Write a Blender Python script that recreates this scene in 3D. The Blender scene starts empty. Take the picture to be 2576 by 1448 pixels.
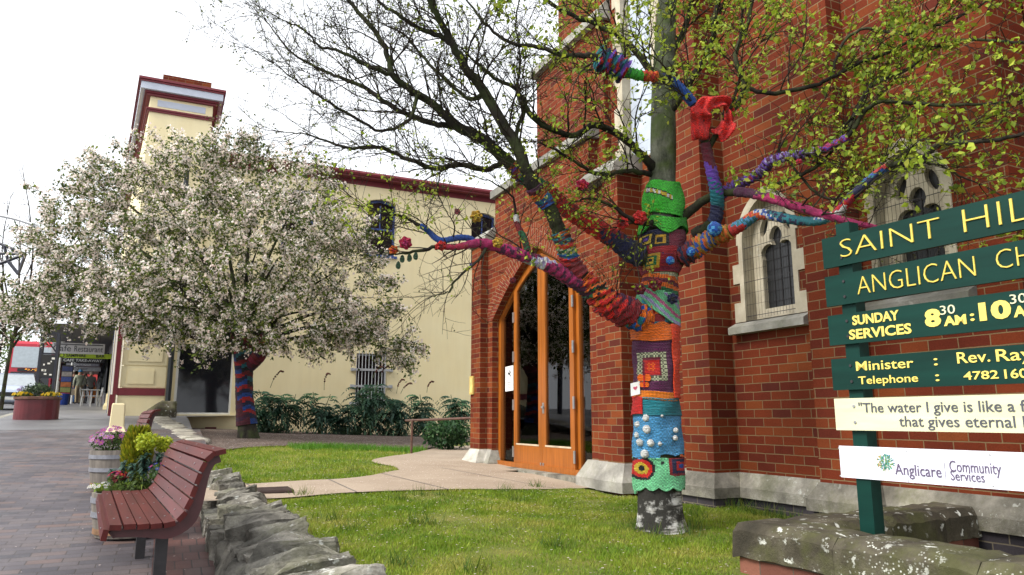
import bpy, bmesh, math, random
import numpy as np
from mathutils import Vector, Matrix
random.seed(7); rng = np.random.default_rng(7)
scene = bpy.context.scene
COL = scene.collection
# ---------------------------------------------------------------- camera, sky, sun, exposure
# world frame: +x towards the church wall, +y along the street, z = 0 at the photographer's eye
PITCH = math.radians(10.2); YAW = math.radians(25.5); FPX = 1819.0
cam = bpy.data.cameras.new('camera'); cam_ob = bpy.data.objects.new('camera', cam); COL.objects.link(cam_ob)
cam.sensor_width = 36; cam.lens = 36*FPX/2576; cam.clip_end = 900; cam.clip_start = 0.05
cam_ob.location = (0, 0, 0); cam_ob.rotation_euler = (math.pi/2+PITCH, 0, -YAW)
scene.camera = cam_ob
SUN_EL, SUN_AZ = math.radians(44), math.radians(-96)      # azimuth from +y towards +x
wd = bpy.data.worlds.new('World'); scene.world = wd; wd.use_nodes = True
nt = wd.node_tree; nt.nodes.clear()
sky = nt.nodes.new('ShaderNodeTexSky'); sky.sky_type = 'NISHITA'; sky.sun_disc = False
sky.sun_elevation = SUN_EL; sky.sun_rotation = SUN_AZ; sky.air_density = 1.0; sky.dust_density = 6.0; sky.ozone_density = 1.0
hs = nt.nodes.new('ShaderNodeHueSaturation'); hs.inputs['Saturation'].default_value = 0.12; hs.inputs['Value'].default_value = 1.0
bg = nt.nodes.new('ShaderNodeBackground'); bg.inputs['Strength'].default_value = 0.15
wo = nt.nodes.new('ShaderNodeOutputWorld')
# bright even cloud sheet veiling the clear sky
cl_ = nt.nodes.new('ShaderNodeMix'); cl_.data_type = 'RGBA'; cl_.inputs[0].default_value = 0.85; cl_.inputs[7].default_value = (7.6, 7.85, 8.25, 1)
nt.links.new(sky.outputs[0], hs.inputs['Color']); nt.links.new(hs.outputs[0], cl_.inputs[6]); nt.links.new(cl_.outputs[2], bg.inputs['Color']); nt.links.new(bg.outputs[0], wo.inputs['Surface'])
sl = bpy.data.lights.new('sun', 'SUN'); sl.energy = 3.0; sl.angle = math.radians(24); sl.color = (1, .95, .86)
so = bpy.data.objects.new('sun', sl); COL.objects.link(so)
sdir = Vector((math.sin(SUN_AZ)*math.cos(SUN_EL), math.cos(SUN_AZ)*math.cos(SUN_EL), math.sin(SUN_EL)))
so.rotation_euler = sdir.to_track_quat('Z', 'Y').to_euler(); so.location = (-20, 10, 30)
scene.view_settings.view_transform = 'Standard'; scene.view_settings.look = 'None'
scene.view_settings.exposure = 0.58; scene.view_settings.gamma = 1
scene.cycles.max_bounces = 8; scene.cycles.transparent_max_bounces = 12
scene.cycles.use_denoising = True

# ---------------------------------------------------------------- geometry from measured sight lines
cp, sp = math.cos(PITCH), math.sin(PITCH); cy_, sy_ = math.cos(YAW), math.sin(YAW)
def ray(px, py):
    X = (px-1288)/FPX; Y = -(py-724)/FPX
    lat, D, z = X, cp-Y*sp, sp+Y*cp
    return np.array([cy_*lat+sy_*D, -sy_*lat+cy_*D, z]), D
def at(px, py, D):
    d, dd = ray(px, py); return d*(D/dd)
def onx(px, py, x): d, _ = ray(px, py); return d*(x/d[0])
def ony(px, py, y): d, _ = ray(px, py); return d*(y/d[1])
def onfun(px, py, fn):
    d, _ = ray(px, py); lo, step = .5, .25
    g = lambda t: (d*t)[2]-fn((d*t)[0], (d*t)[1])
    while g(lo+step) > 0 and lo < 300: lo += step
    hi = lo+step
    for _ in range(40):
        m = .5*(lo+hi)
        if g(m) > 0: lo = m
        else: hi = m
    return d*hi
def zl(x, y):       # lawn level
    return np.interp(y, [-30, 0, 10, 16.7, 23, 60], [-1.4, -1.07, -.69, -.45, -.33, .4]) - .02*(np.asarray(x)-1)*np.clip(y, 0, 25)/12 - .06*np.clip((np.asarray(x)-3.6)/1.1, 0, 1)*np.clip((np.asarray(y)-6)/1.5, 0, 1)*np.clip((13.5-np.asarray(y))/1.5, 0, 1)
def zf(y):          # footpath level
    return np.interp(y, [-40, 0, 19.5, 45, 90, 200], [-3.0, -1.53, -.05, .72, 1.5, 2.6])
def kerbx(y): return -1.9-.08*np.asarray(y, float)
def onlawn(px, py): return onfun(px, py, lambda x, y: float(zl(x, y)))
def onfoot(px, py): return onfun(px, py, lambda x, y: float(zf(y)))

# ---------------------------------------------------------------- helpers: objects
def tag(o, label=None, cat=None, group=None, kind=None):
    if label: o['label'] = label
    if cat: o['category'] = cat
    if group: o['group'] = group
    if kind: o['kind'] = kind
    return o
def empty(name, loc, label, cat, group=None, rz=0):
    o = bpy.data.objects.new(name, None); COL.objects.link(o); o.empty_display_size = .2
    o.location = tuple(loc); o.rotation_euler = (0, 0, rz)
    return tag(o, label, cat, group)
def copy_tree(o, parent=None):
    c = o.copy(); COL.objects.link(c)
    if parent is not None: c.parent = parent
    for ch in list(o.children): copy_tree(ch, c)
    return c
def root_loc(p):
    v = Vector((0, 0, 0))
    while p is not None:
        v += p.location; p = p.parent
    return v
class MB:
    """collects faces and links them as ONE mesh object"""
    def __init__(s): s.v = []; s.f = []; s.c = []; s.uv = []; s.m = []; s.hasuv = False
    def face(s, pts, col=None, uv=None, m=0):
        n = len(s.v); s.v.extend([tuple(p) for p in pts]); s.f.append(tuple(range(n, n+len(pts))))
        s.c.append(col or (1, 1, 1)); s.m.append(m)
        if uv is not None: s.hasuv = True
        s.uv.append(uv)
    def box(s, x0, x1, y0, y1, z0, z1, col=None, m=0, M=None):
        p = [(x, y, z) for x in (x0, x1) for y in (y0, y1) for z in (z0, z1)]
        if M is not None: p = [tuple(M @ Vector(q)) for q in p]
        for q in ((0, 1, 3, 2), (4, 6, 7, 5), (0, 4, 5, 1), (2, 3, 7, 6), (0, 2, 6, 4), (1, 5, 7, 3)):
            s.face([p[i] for i in q], col, None, m)
    def prism(s, poly, ext, col=None, m=0):
        """poly: list of 3D points, extruded by vector ext"""
        e = np.array(ext); b = [np.array(p)+e for p in poly]; n = len(poly)
        s.face(poly, col, None, m); s.face(b[::-1], col, None, m)
        for i in range(n):
            j = (i+1) % n; s.face([poly[j], poly[i], b[i], b[j]], col, None, m)
    def grid(s, P, cols=None, wrap=False, uvs=None, m=0):
        """P: rows x cols x 3 array -> shared-vertex quads"""
        P = np.asarray(P, float); R, C = P.shape[:2]; n = len(s.v)
        s.v.extend(map(tuple, P.reshape(-1, 3)))
        for i in range(R-1):
            for j in range(C if wrap else C-1):
                j2 = (j+1) % C
                s.f.append((n+i*C+j, n+i*C+j2, n+(i+1)*C+j2, n+(i+1)*C+j))
                s.c.append(tuple(cols[i][j]) if cols is not None else (1, 1, 1)); s.m.append(m)
                if uvs is not None:
                    s.hasuv = True
                    ju = j+1
                    s.uv.append([uvs(i, j), uvs(i, ju), uvs(i+1, ju), uvs(i+1, j)])
                else: s.uv.append(None)
    def tube(s, pts, rad, n=6, cap=True, cols=None, m=0):
        pts = np.asarray(pts, float); k = len(pts)
        rad = np.broadcast_to(np.asarray(rad, float), (k,))
        T = np.gradient(pts, axis=0); T /= np.linalg.norm(T, axis=1)[:, None]+1e-9
        up = np.array([0, 0, 1.]) if abs(T[0][2]) < .9 else np.array([1., 0, 0])
        N = np.cross(T[0], up); N /= np.linalg.norm(N)
        rings = []; ang = np.linspace(0, 2*np.pi, n, endpoint=False); L = 0; ls = []
        for i in range(k):
            N = N-T[i]*(N@T[i]); N /= np.linalg.norm(N)+1e-9; B = np.cross(T[i], N)
            rings.append(pts[i]+rad[i]*(np.cos(ang)[:, None]*N+np.sin(ang)[:, None]*B))
            if i: L += np.linalg.norm(pts[i]-pts[i-1])
            ls.append(L)
        w = 2*np.pi*float(rad.max())
        cc = None
        if cols is not None: cc = [[cols[min(i, len(cols)-1)]]*n for i in range(k)]
        s.grid(rings, cc, True, lambda i, j: (j/n*w, ls[i]), m)
        if cap:
            s.face(rings[0][::-1], cols[0] if cols else None, [(0, 0)]*n, m); s.face(rings[-1], cols[-1] if cols else None, [(0, 0)]*n, m)
    def build_each(s, name, mats, parent=None, **kw):
        """one object per connected piece"""
        par = {}
        def find(a):
            while par.setdefault(a, a) != a: a = par[a]
            return a
        key = [tuple(round(c, 4) for c in v) for v in s.v]
        for f in s.f:
            r = find(key[f[0]])
            for i in f[1:]: par[find(key[i])] = r
        gr = {}
        for n, f in enumerate(s.f): gr.setdefault(find(key[f[0]]), []).append(n)
        out = []
        for fs in gr.values():
            b = MB(); b.hasuv = s.hasuv
            for n in fs: b.face([s.v[i] for i in s.f[n]], s.c[n], s.uv[n], s.m[n])
            out.append(b.build(name, mats, parent, **kw))
        return out
    def build(s, name, mats, parent=None, origin=None, smooth=False, bevel=0, jitter=0, rnd=0):
        o = mesh_obj(name, np.array(s.v, float), s.f, mats, parent, origin, smooth, s.c, s.uv if s.hasuv else None, s.m)
        if bevel:
            b = o.modifiers.new('Bevel', 'BEVEL'); b.width = bevel; b.segments = 2; b.limit_method = 'ANGLE'
        return o
def mesh_obj(name, V, F, mats, parent=None, origin=None, smooth=False, cols=None, uvs=None, mi=None):
    off = root_loc(parent) if parent is not None else Vector(tuple(origin) if origin is not None else (0, 0, 0))
    V = np.asarray(V, float).reshape(-1, 3)-np.array(off)
    me = bpy.data.meshes.new(name)
    if isinstance(F, np.ndarray):
        k = F.shape[1]; me.vertices.add(len(V)); me.vertices.foreach_set('co', V.ravel())
        me.loops.add(F.size); me.loops.foreach_set('vertex_index', F.ravel().astype(np.int32))
        me.polygons.add(len(F)); me.polygons.foreach_set('loop_start', np.arange(0, F.size, k, dtype=np.int32))
        me.polygons.foreach_set('loop_total', np.full(len(F), k, dtype=np.int32)); me.update(calc_edges=True)
    else:
        me.from_pydata(V.tolist(), [], F); me.update()
    if not isinstance(mats, (list, tuple)): mats = [mats]
    for m in mats: me.materials.append(m)
    if mi is not None and len(mats) > 1: me.polygons.foreach_set('material_index', np.array(mi, dtype=np.int32))
    npoly = len(me.polygons)
    lt = np.empty(npoly, np.int32); me.polygons.foreach_get('loop_total', lt)
    nl = len(me.loops)
    lv = np.empty(nl, np.int32); me.loops.foreach_get('vertex_index', lv)
    nor = np.empty(npoly*3); me.polygons.foreach_get('normal', nor); nor = np.abs(nor.reshape(-1, 3))
    ln = np.repeat(nor, lt, axis=0); co = V[lv]+np.array(off)
    U = np.where((ln[:, 2] > .75)[:, None], co[:, :2], np.where((ln[:, 0] >= ln[:, 1])[:, None], co[:, [1, 2]], co[:, [0, 2]]))
    if uvs is not None:
        k = 0
        for i, u in enumerate(uvs):
            if u is not None: U[k:k+lt[i]] = u
            k += lt[i]
    uvl = me.uv_layers.new(name='UVMap'); uvl.data.foreach_set('uv', np.ascontiguousarray(U, dtype=np.float32).ravel())
    if cols is not None:
        c = np.asarray(cols, np.float32)
        if len(c) and not np.all(c == 1):
            a = me.color_attributes.new('col', 'FLOAT_COLOR', 'CORNER')
            cl = np.ones((nl, 4), np.float32); cl[:, :3] = np.repeat(c, lt, axis=0); a.data.foreach_set('color', cl.ravel())
    if smooth: me.polygons.foreach_set('use_smooth', np.ones(npoly, bool))
    o = bpy.data.objects.new(name, me); COL.objects.link(o)
    if parent is not None: o.parent = parent
    elif origin is not None: o.location = off
    return o
def crom(pts, n=6):
    """smooth curve through points (any dimension)"""
    P = np.asarray(pts, float)
    if len(P) < 3: return np.array([P[0]+(P[-1]-P[0])*t for t in np.linspace(0, 1, n+1)])
    P = np.vstack([2*P[0]-P[1], P, 2*P[-1]-P[-2]]); out = []
    for i in range(1, len(P)-2):
        a, b, c, d = P[i-1:i+3]
        for t in np.linspace(0, 1, n, endpoint=False):
            out.append(.5*(2*b+(c-a)*t+(2*a-5*b+4*c-d)*t*t+(3*b-a-3*c+d)*t**3))
    out.append(P[-2]); return np.array(out)

# ---------------------------------------------------------------- helpers: materials
class NT:
    def __init__(s, name):
        s.m = bpy.data.materials.new(name); s.m.use_nodes = True; s.t = s.m.node_tree; s.b = s.t.nodes['Principled BSDF']; s.out = s.t.nodes['Material Output']
    def n(s, typ, **k):
        nd = s.t.nodes.new(typ)
        for a, v in k.items():
            if a.startswith('i_'):
                key = a[2:]; key = int(key) if key.isdigit() else key.replace('_', ' ')
                s.set(nd.inputs[key], v)
            else: setattr(nd, a, v)
        return nd
    def set(s, inp, v):
        if hasattr(v, 'is_output') or isinstance(v, bpy.types.NodeSocket): s.t.links.new(v, inp)
        else:
            if hasattr(inp.default_value, '__len__') and not isinstance(v, str) and hasattr(v, '__len__'):
                if len(inp.default_value) == 4 and len(v) == 3: v = (*v, 1)
            inp.default_value = v
    def coord(s, kind='Object'): return s.n('ShaderNodeTexCoord').outputs[kind]
    def noise(s, scale, detail=4, rough=.55, vec=None, out='Fac'):
        nd = s.n('ShaderNodeTexNoise', i_Scale=scale, i_Detail=detail, i_Roughness=rough)
        if vec is not None: s.set(nd.inputs['Vector'], vec)
        return nd.outputs[out]
    def ramp(s, fac, stops, mode='LINEAR'):
        nd = s.n('ShaderNodeValToRGB'); cr = nd.color_ramp; cr.interpolation = mode
        while len(cr.elements) < len(stops): cr.elements.new(.5)
        for e, (p, c) in zip(cr.elements, stops):
            e.position = p; e.color = (*c, 1) if hasattr(c, '__len__') else (c, c, c, 1)
        s.set(nd.inputs['Fac'], fac); return nd.outputs['Color']
    def mix(s, fac, a, b, blend='MIX'):
        nd = s.n('ShaderNodeMix', data_type='RGBA', blend_type=blend)
        s.set(nd.inputs[0], fac); s.set(nd.inputs[6], a); s.set(nd.inputs[7], b); return nd.outputs[2]
    def math(s, op, a, b=0.0):
        nd = s.n('ShaderNodeMath', operation=op); s.set(nd.inputs[0], a); s.set(nd.inputs[1], b); return nd.outputs[0]
    def bump(s, h, strength=.3, dist=.01):
        nd = s.n('ShaderNodeBump', i_Strength=strength, i_Distance=dist); s.set(nd.inputs['Height'], h)
        s.t.links.new(nd.outputs[0], s.b.inputs['Normal']); return nd
    def base(s, c): s.set(s.b.inputs['Base Color'], c)
    def rough(s, r): s.set(s.b.inputs['Roughness'], r)
def simple(name, c, rough=.7, var=.25, scale=6, bump=0, bscale=40, metal=0, spec=.5, var2=0):
    t = NT(name); oc = t.coord()
    n = t.noise(scale, 6, .6, oc)
    lo = tuple(x*(1-var) for x in c); hi = tuple(min(1, x*(1+var)) for x in c)
    t.base(t.ramp(n, [(.3, lo), (.7, hi)])); t.rough(rough); t.b.inputs['Metallic'].default_value = metal
    t.b.inputs['Specular IOR Level'].default_value = spec
    if bump: t.bump(t.noise(bscale, 6, .65, oc), bump, .01)
    return t.m
def attr_mat(name, rough=.9, var=.2, scale=30, bump=0, bscale=60, trans=0, spec=.3):
    t = NT(name); a = t.n('ShaderNodeAttribute', attribute_name='col').outputs['Color']
    n = t.noise(scale, 3, .6, t.coord())
    c = t.mix(1.0, a, t.ramp(n, [(.25, 1-var), (.75, 1+var)]), 'MULTIPLY')
    t.base(c); t.rough(rough); t.b.inputs['Specular IOR Level'].default_value = spec
    if bump: t.bump(t.noise(bscale, 4, .6, t.coord()), bump, .01)
    if trans:
        tr = t.n('ShaderNodeBsdfTranslucent'); t.set(tr.inputs['Color'], c)
        mx = t.n('ShaderNodeMixShader'); mx.inputs[0].default_value = trans
        t.t.links.new(t.b.outputs[0], mx.inputs[1]); t.t.links.new(tr.outputs[0], mx.inputs[2]); t.t.links.new(mx.outputs[0], t.out.inputs['Surface'])
    return t.m
def brick_mat(name, ramp, mortar, bw=.24, rh=.0862, ms=.0055, bump=.5, rough=.8, grime=.5, wet=False, off=.5):
    t = NT(name); uv = t.coord('UV')
    wob = t.noise(9, 3, .6, uv, 'Color')
    mp = t.n('ShaderNodeVectorMath', operation='MULTIPLY_ADD'); t.set(mp.inputs[0], wob); mp.inputs[1].default_value = (.008, .008, 0); t.set(mp.inputs[2], uv)
    br = t.n('ShaderNodeTexBrick', offset=off, i_Scale=1.0, i_Mortar_Size=ms, i_Mortar_Smooth=.25, i_Bias=0.0, i_Brick_Width=bw, i_Row_Height=rh)
    t.set(br.inputs['Vector'], mp.outputs[0]); t.set(br.inputs['Color1'], (0, 0, 0)); t.set(br.inputs['Color2'], (1, 1, 1)); t.set(br.inputs['Mortar'], (.5, .5, .5))
    c = t.ramp(br.outputs['Color'], ramp)
    fine = t.noise(70, 6, .7, uv); c = t.mix(.8, c, t.ramp(fine, [(.25, .72), (.75, 1.25)]), 'MULTIPLY')
    mc = t.mix(t.noise(25, 4, .6, uv), mortar, tuple(x*.72 for x in mortar))
    c = t.mix(br.outputs['Fac'], c, mc)
    big = t.noise(1.3, 5, .6, uv); c = t.mix(grime, c, t.ramp(big, [(.32, .5), (.62, 1.12)]), 'MULTIPLY')
    t.base(c)
    if wet: t.rough(t.ramp(t.noise(1.1, 4, .6, uv), [(.36, .34), (.64, .75)]))
    else: t.rough(rough)
    h = t.math('SUBTRACT', t.math('MULTIPLY', fine, .35), br.outputs['Fac'])
    t.bump(h, bump, .008); t.b.inputs['Specular IOR Level'].default_value = .10 if not wet else .4
    return t.m
def stone_mat(name, cols, lichen=.5, moss=.3, bump=.6, scale=3.0, dark=.4):
    t = NT(name); oc = t.coord()
    c = t.ramp(t.noise(scale, 8, .65, oc), [(.28, cols[0]), (.5, cols[1]), (.72, cols[2])])
    c = t.mix(dark, c, t.ramp(t.noise(scale*.6, 5, .6, oc), [(.38, .25), (.62, 1.1)]), 'MULTIPLY')
    oi = t.n('ShaderNodeObjectInfo').outputs['Random']; c = t.mix(1.0, c, t.ramp(oi, [(0, .72), (1, 1.3)]), 'MULTIPLY')
    if moss: c = t.mix(t.math('MULTIPLY', t.ramp(t.noise(2.2, 6, .7, oc), [(.5, 0), (.62, 1)]), moss), c, (.09, .10, .025))
    if lichen:
        vo = t.n('ShaderNodeTexVoronoi', feature='F1', i_Scale=16.0); t.set(vo.inputs['Vector'], t.mix(.13, oc, t.noise(16, 5, .7, oc, 'Color')))
        sp_ = t.ramp(vo.outputs['Distance'], [(.22, 1), (.32, 0)])
        msk = t.ramp(t.noise(1.7, 4, .6, oc), [(.50, 0), (.60, 1)])
        rnd = t.ramp(t.n('ShaderNodeSeparateColor', i_Color=vo.outputs['Color']).outputs[0], [(.4, 0), (.5, 1)])
        f = t.math('MULTIPLY', t.math('MULTIPLY', sp_, msk), rnd)
        vo2 = t.n('ShaderNodeTexVoronoi', feature='F1', i_Scale=48.0); t.set(vo2.inputs['Vector'], oc)
        f2 = t.math('MULTIPLY', t.ramp(vo2.outputs['Distance'], [(.2, 1), (.3, 0)]), t.ramp(t.noise(3, 3, .6, oc), [(.58, 0), (.68, .8)]))
        c = t.mix(t.math('MULTIPLY', t.math('MAXIMUM', f, f2), lichen), c, (.62, .63, .58))
    t.base(c); t.rough(.9); t.b.inputs['Specular IOR Level'].default_value = .25
    h = t.math('ADD', t.noise(scale*4, 10, .7, oc), t.math('MULTIPLY', t.noise(60, 5, .7, oc), .35)); t.bump(h, bump, .03)
    return t.m

M = {}
M['brick'] = brick_mat('red_brick', [(0, (.085, .019, .013)), (.08, (.112, .021, .0115)), (.40, (.140, .0255, .0110)), (.75, (.168, .034, .0125)), (1, (.200, .050, .0155))], (.24, .165, .085), ms=.0048)
M['brick_dark'] = brick_mat('dark_base_brick', [(0, (.03, .028, .035)), (1, (.075, .065, .075))], (.2, .17, .13))
M['paver'] = brick_mat('paving_brick', [(0, (.060, .055, .066)), (.45, (.098, .086, .097)), (.8, (.112, .094, .098)), (1, (.145, .094, .083))], (.055, .045, .04), .23, .115, .004, .45, .5, .5, True)
M['paver_red'] = brick_mat('red_edge_paver', [(0, (.06, .026, .024)), (.6, (.11, .045, .038)), (1, (.10, .065, .06))], (.04, .03, .03), .115, .23, .005, .5, .5, .4, True)
M['stone_pale'] = stone_mat('pale_window_stone', [(.30, .26, .19), (.46, .41, .31), (.56, .51, .40)], .25, .12, .25, 2.5, .35)
M['stone_base'] = stone_mat('weathered_plinth_stone', [(.13, .12, .10), (.28, .26, .215), (.46, .43, .37)], .6, .4, .6, 3.6, .65)
M['stone_coping'] = stone_mat('grey_coping_stone', [(.16, .16, .14), (.27, .26, .23), (.38, .37, .33)], .2, .2, .4, 3, .4)
M['stone_wall'] = stone_mat('rough_sandstone', [(.05, .048, .040), (.25, .235, .20), (.54, .51, .45)], .75, .4, 1.0, 4.5, .65)
M['stone_planter'] = stone_mat('lichened_coping', [(.028, .025, .018), (.07, .06, .042), (.17, .15, .11)], 1.0, .4, .7, 3.2, .5)
M['render'] = None
def wood_mat(name, c, rough=.35, scale=18, axis='Z', var=.35, spec=.5):
    t = NT(name); t.b.inputs['Specular IOR Level'].default_value = spec; oc = t.coord(); mp = t.n('ShaderNodeMapping'); t.set(mp.inputs[0], oc)
    mp.inputs['Scale'].default_value = {'Z': (1, 1, .08), 'Y': (1, .08, 1), 'X': (.08, 1, 1)}[axis]
    n = t.noise(scale, 6, .6, mp.outputs[0])
    t.base(t.ramp(n, [(.25, tuple(x*(1-var) for x in c)), (.75, tuple(min(1, x*(1+var)) for x in c))])); t.rough(rough); t.bump(n, .12, .004)
    return t.m
M['door_wood'] = wood_mat('varnished_orange_wood', (.30, .088, .010), .30)
M['bench_paint'] = wood_mat('maroon_bench_paint', (.075, .011, .009), .45, 14, 'Y', .4, .2)
M['barrel'] = wood_mat('grey_barrel_oak', (.16, .14, .12), .85, 12, 'Z', .5)
M['iron'] = simple('dark_iron', (.02, .018, .02), .5, .3, 20)
M['bench_frame'] = simple('dark_red_bench_frame', (.06, .012, .014), .5, .2, 12)
M['steel'] = simple('brushed_steel', (.45, .45, .46), .35, .15, 20, metal=.8)
M['galv'] = simple('galvanised_bar', (.42, .43, .45), .55, .2, 20, metal=.3)
M['sign_green'] = wood_mat('green_sign_paint', (.0028, .030, .023), .5, 10, 'Y', .32, .18)
M['sign_cream'] = wood_mat('cream_sign_paint', (.62, .61, .41), .55, 16, 'Y', .2)
M['sign_white'] = simple('white_sign_panel', (.74, .76, .86), .35, .03, 3)
M['gold'] = simple('gold_leaf_paint', (.66, .50, .08), .42, .15, 30)
M['yellow'] = simple('yellow_letter_paint', (.80, .62, .13), .5, .06, 30)
M['ink'] = simple('charcoal_letter_paint', (.07, .075, .095), .6, .15, 30)
M['violet_ink'] = simple('violet_grey_print', (.12, .09, .16), .5, .1, 20)
M['maroon'] = simple('maroon_trim_paint', (.16, .014, .022), .55, .15, 5)
M['blue'] = simple('blue_trim_paint', (.03, .06, .22), .5, .2, 8)
M['bluegrey'] = simple('pale_blue_trim', (.50, .54, .62), .6, .08, 3)
M['white'] = simple('white_paint', (.72, .72, .70), .55, .08, 5)
def render_mat():
    t = NT('cream_render'); oc = t.coord()
    c = t.ramp(t.noise(1.1, 6, .6, oc), [(.3, (.80, .68, .40)), (.7, (.83, .73, .46))])
    c = t.mix(.35, c, t.ramp(t.noise(.35, 4, .5, oc), [(.35, .82), (.6, 1.05)]), 'MULTIPLY')
    mp = t.n('ShaderNodeMapping'); t.set(mp.inputs[0], oc); mp.inputs['Scale'].default_value = (3, 3, .25)
    c = t.mix(.07, c, t.ramp(t.noise(2.5, 5, .6, mp.outputs[0]), [(.42, .7), (.6, 1.05)]), 'MULTIPLY')
    t.base(c); t.rough(.88); t.bump(t.noise(90, 5, .7, oc), .12, .004); return t.m
M['render'] = render_mat()
def glass_mat(name, tint=(.03, .033, .036), rough=.03, trans=.0):
    t = NT(name); t.base(tint); t.rough(rough); t.b.inputs['Specular IOR Level'].default_value = .5
    t.bump(t.noise(1.2, 2, .5, t.coord()), .03, .05)
    if trans:
        tr = t.n('ShaderNodeBsdfTransparent'); tr.inputs[0].default_value = (.9, .88, .84, 1); gl = t.n('ShaderNodeBsdfGlossy'); gl.inputs['Roughness'].default_value = .01
        fr = t.n('ShaderNodeFresnel'); fr.inputs[0].default_value = 1.5
        mx = t.n('ShaderNodeMixShader'); t.t.links.new(fr.outputs[0], mx.inputs[0]); t.t.links.new(tr.outputs[0], mx.inputs[1]); t.t.links.new(gl.outputs[0], mx.inputs[2]); t.t.links.new(mx.outputs[0], t.out.inputs['Surface'])
    return t.m
M['glass_dark'] = glass_mat('dark_window_glass', (.012, .013, .016), .06)
M['glass_lead'] = glass_mat('leaded_church_glass', (.02, .021, .022), .28)
M['glass_clear'] = glass_mat('clear_door_glass', trans=1)
M['leaf'] = attr_mat('leaf_tint', .6, .2, 20, trans=.42, spec=.4)
M['petal'] = attr_mat('petal_tint', .8, .06, 20, trans=.55)
M['yarn'] = None
def yarn_mat():
    t = NT('knitted_yarn'); a = t.n('ShaderNodeAttribute', attribute_name='col').outputs['Color']; uv = t.coord('UV')
    wv = t.n('ShaderNodeTexWave', wave_type='BANDS', bands_direction='DIAGONAL', i_Scale=46.0, i_Distortion=3.5, i_Detail=2.0); t.set(wv.inputs['Vector'], uv); wv.inputs['Detail Scale'].default_value = 3
    wv2 = t.n('ShaderNodeTexWave', wave_type='BANDS', bands_direction='Y', i_Scale=27.0, i_Distortion=3.5, i_Detail=1.0); t.set(wv2.inputs['Vector'], uv)
    h = t.math('ADD', t.math('MULTIPLY', wv.outputs['Fac'], .5), wv2.outputs['Fac'])
    fz = t.noise(160, 4, .7, t.coord())
    c = t.mix(.75, a, t.ramp(t.math('MULTIPLY', t.math('ADD', h, fz), .45), [(.15, .50), (.75, 1.75)]), 'MULTIPLY')
    t.base(c); t.rough(1); t.b.inputs['Specular IOR Level'].default_value = .1; t.b.inputs['Sheen Weight'].default_value = .15
    t.bump(t.math('ADD', h, t.math('MULTIPLY', fz, .9)), .9, .014); return t.m
M['yarn'] = yarn_mat()
M['cloth'] = attr_mat('cloth_tint', .85, .15, 14, .2, 40)
M['paint'] = attr_mat('paint_tint', .5, .1, 8)
def bark_mat(name, c0, c1, moss=.4, scale=9, stretch=.35):
    t = NT(name); oc = t.coord(); mp = t.n('ShaderNodeMapping'); t.set(mp.inputs[0], oc); mp.inputs['Scale'].default_value = (1, 1, stretch)
    n = t.noise(scale, 8, .7, mp.outputs[0]); c = t.ramp(n, [(.3, c0), (.68, c1)])
    oi = t.n('ShaderNodeObjectInfo').outputs['Random']; c = t.mix(1.0, c, t.ramp(oi, [(0, .72), (1, 1.3)]), 'MULTIPLY')
    if moss: c = t.mix(t.math('MULTIPLY', t.ramp(t.noise(5, 5, .6, oc), [(.45, 0), (.6, 1)]), moss), c, (.06, .085, .025))
    t.base(c); t.rough(.95); t.b.inputs['Specular IOR Level'].default_value = .12; t.bump(n, .9, .03); return t.m
M['bark'] = bark_mat('dark_mossy_bark', (.010, .009, .008), (.042, .037, .029), .45)
M['bark_up'] = bark_mat('green_grey_bark', (.014, .018, .011), (.12, .125, .095), .75, 11, .6)
M['twig'] = bark_mat('twig_bark', (.012, .009, .008), (.04, .03, .024), .2, 14)
def birch():
    t = NT('pale_lenticelled_bark'); oc = t.coord(); mp = t.n('ShaderNodeMapping'); t.set(mp.inputs[0], oc); mp.inputs['Scale'].default_value = (3, 3, 22)
    n = t.noise(1.6, 6, .7, mp.outputs[0]); c = t.ramp(n, [(.40, (.02, .018, .016)), (.47, (.20, .19, .17)), (.56, (.55, .54, .52))])
    dk = t.ramp(t.noise(4.5, 5, .6, oc), [(.485, 0), (.56, 1)]); c = t.mix(dk, (.018, .016, .013), c)
    t.base(c); t.rough(.85); t.bump(t.noise(14, 8, .7, oc), .7, .02); return t.m
M['birch'] = birch()
# ---------------------------------------------------------------- flat plates with holes, text
def eval_mesh(o):
    dg = bpy.context.evaluated_depsgraph_get(); dg.update()
    me = o.evaluated_get(dg).to_mesh()
    V = np.empty(len(me.vertices)*3); me.vertices.foreach_get('co', V); V = V.reshape(-1, 3)
    F = [tuple(p.vertices) for p in me.polygons]
    o.evaluated_get(dg).to_mesh_clear(); return V, F
def plate_vf(outlines, thick):
    cu = bpy.data.curves.new('plate', 'CURVE'); cu.dimensions = '2D'; cu.fill_mode = 'BOTH'; cu.extrude = thick/2
    for ol in outlines:
        sp_ = cu.splines.new('POLY'); sp_.points.add(len(ol)-1); sp_.use_cyclic_u = True
        for p, q in zip(sp_.points, ol): p.co = (q[0], q[1], 0, 1)
    o = bpy.data.objects.new('plate', cu); COL.objects.link(o); V, F = eval_mesh(o)
    bpy.data.objects.remove(o); bpy.data.curves.remove(cu)
    V[:, 2] = V[:, 2]+thick/2          # 0 .. thick
    return V, F
def plate(name, outlines, thick, place, mat, parent=None, origin=None):
    """outlines in (a, z); place(a, z, depth) -> world; depth 0 is the outer face"""
    V, F = plate_vf(outlines, thick)
    W = np.array([place(*v) for v in V])
    return mesh_obj(name, W, F, mat, parent, origin)
def px_(x): return lambda a, z, d: (x+d, a, z)       # wall facing -x
def py_(y): return lambda a, z, d: (a, y+d, z)       # wall facing -y
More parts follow.
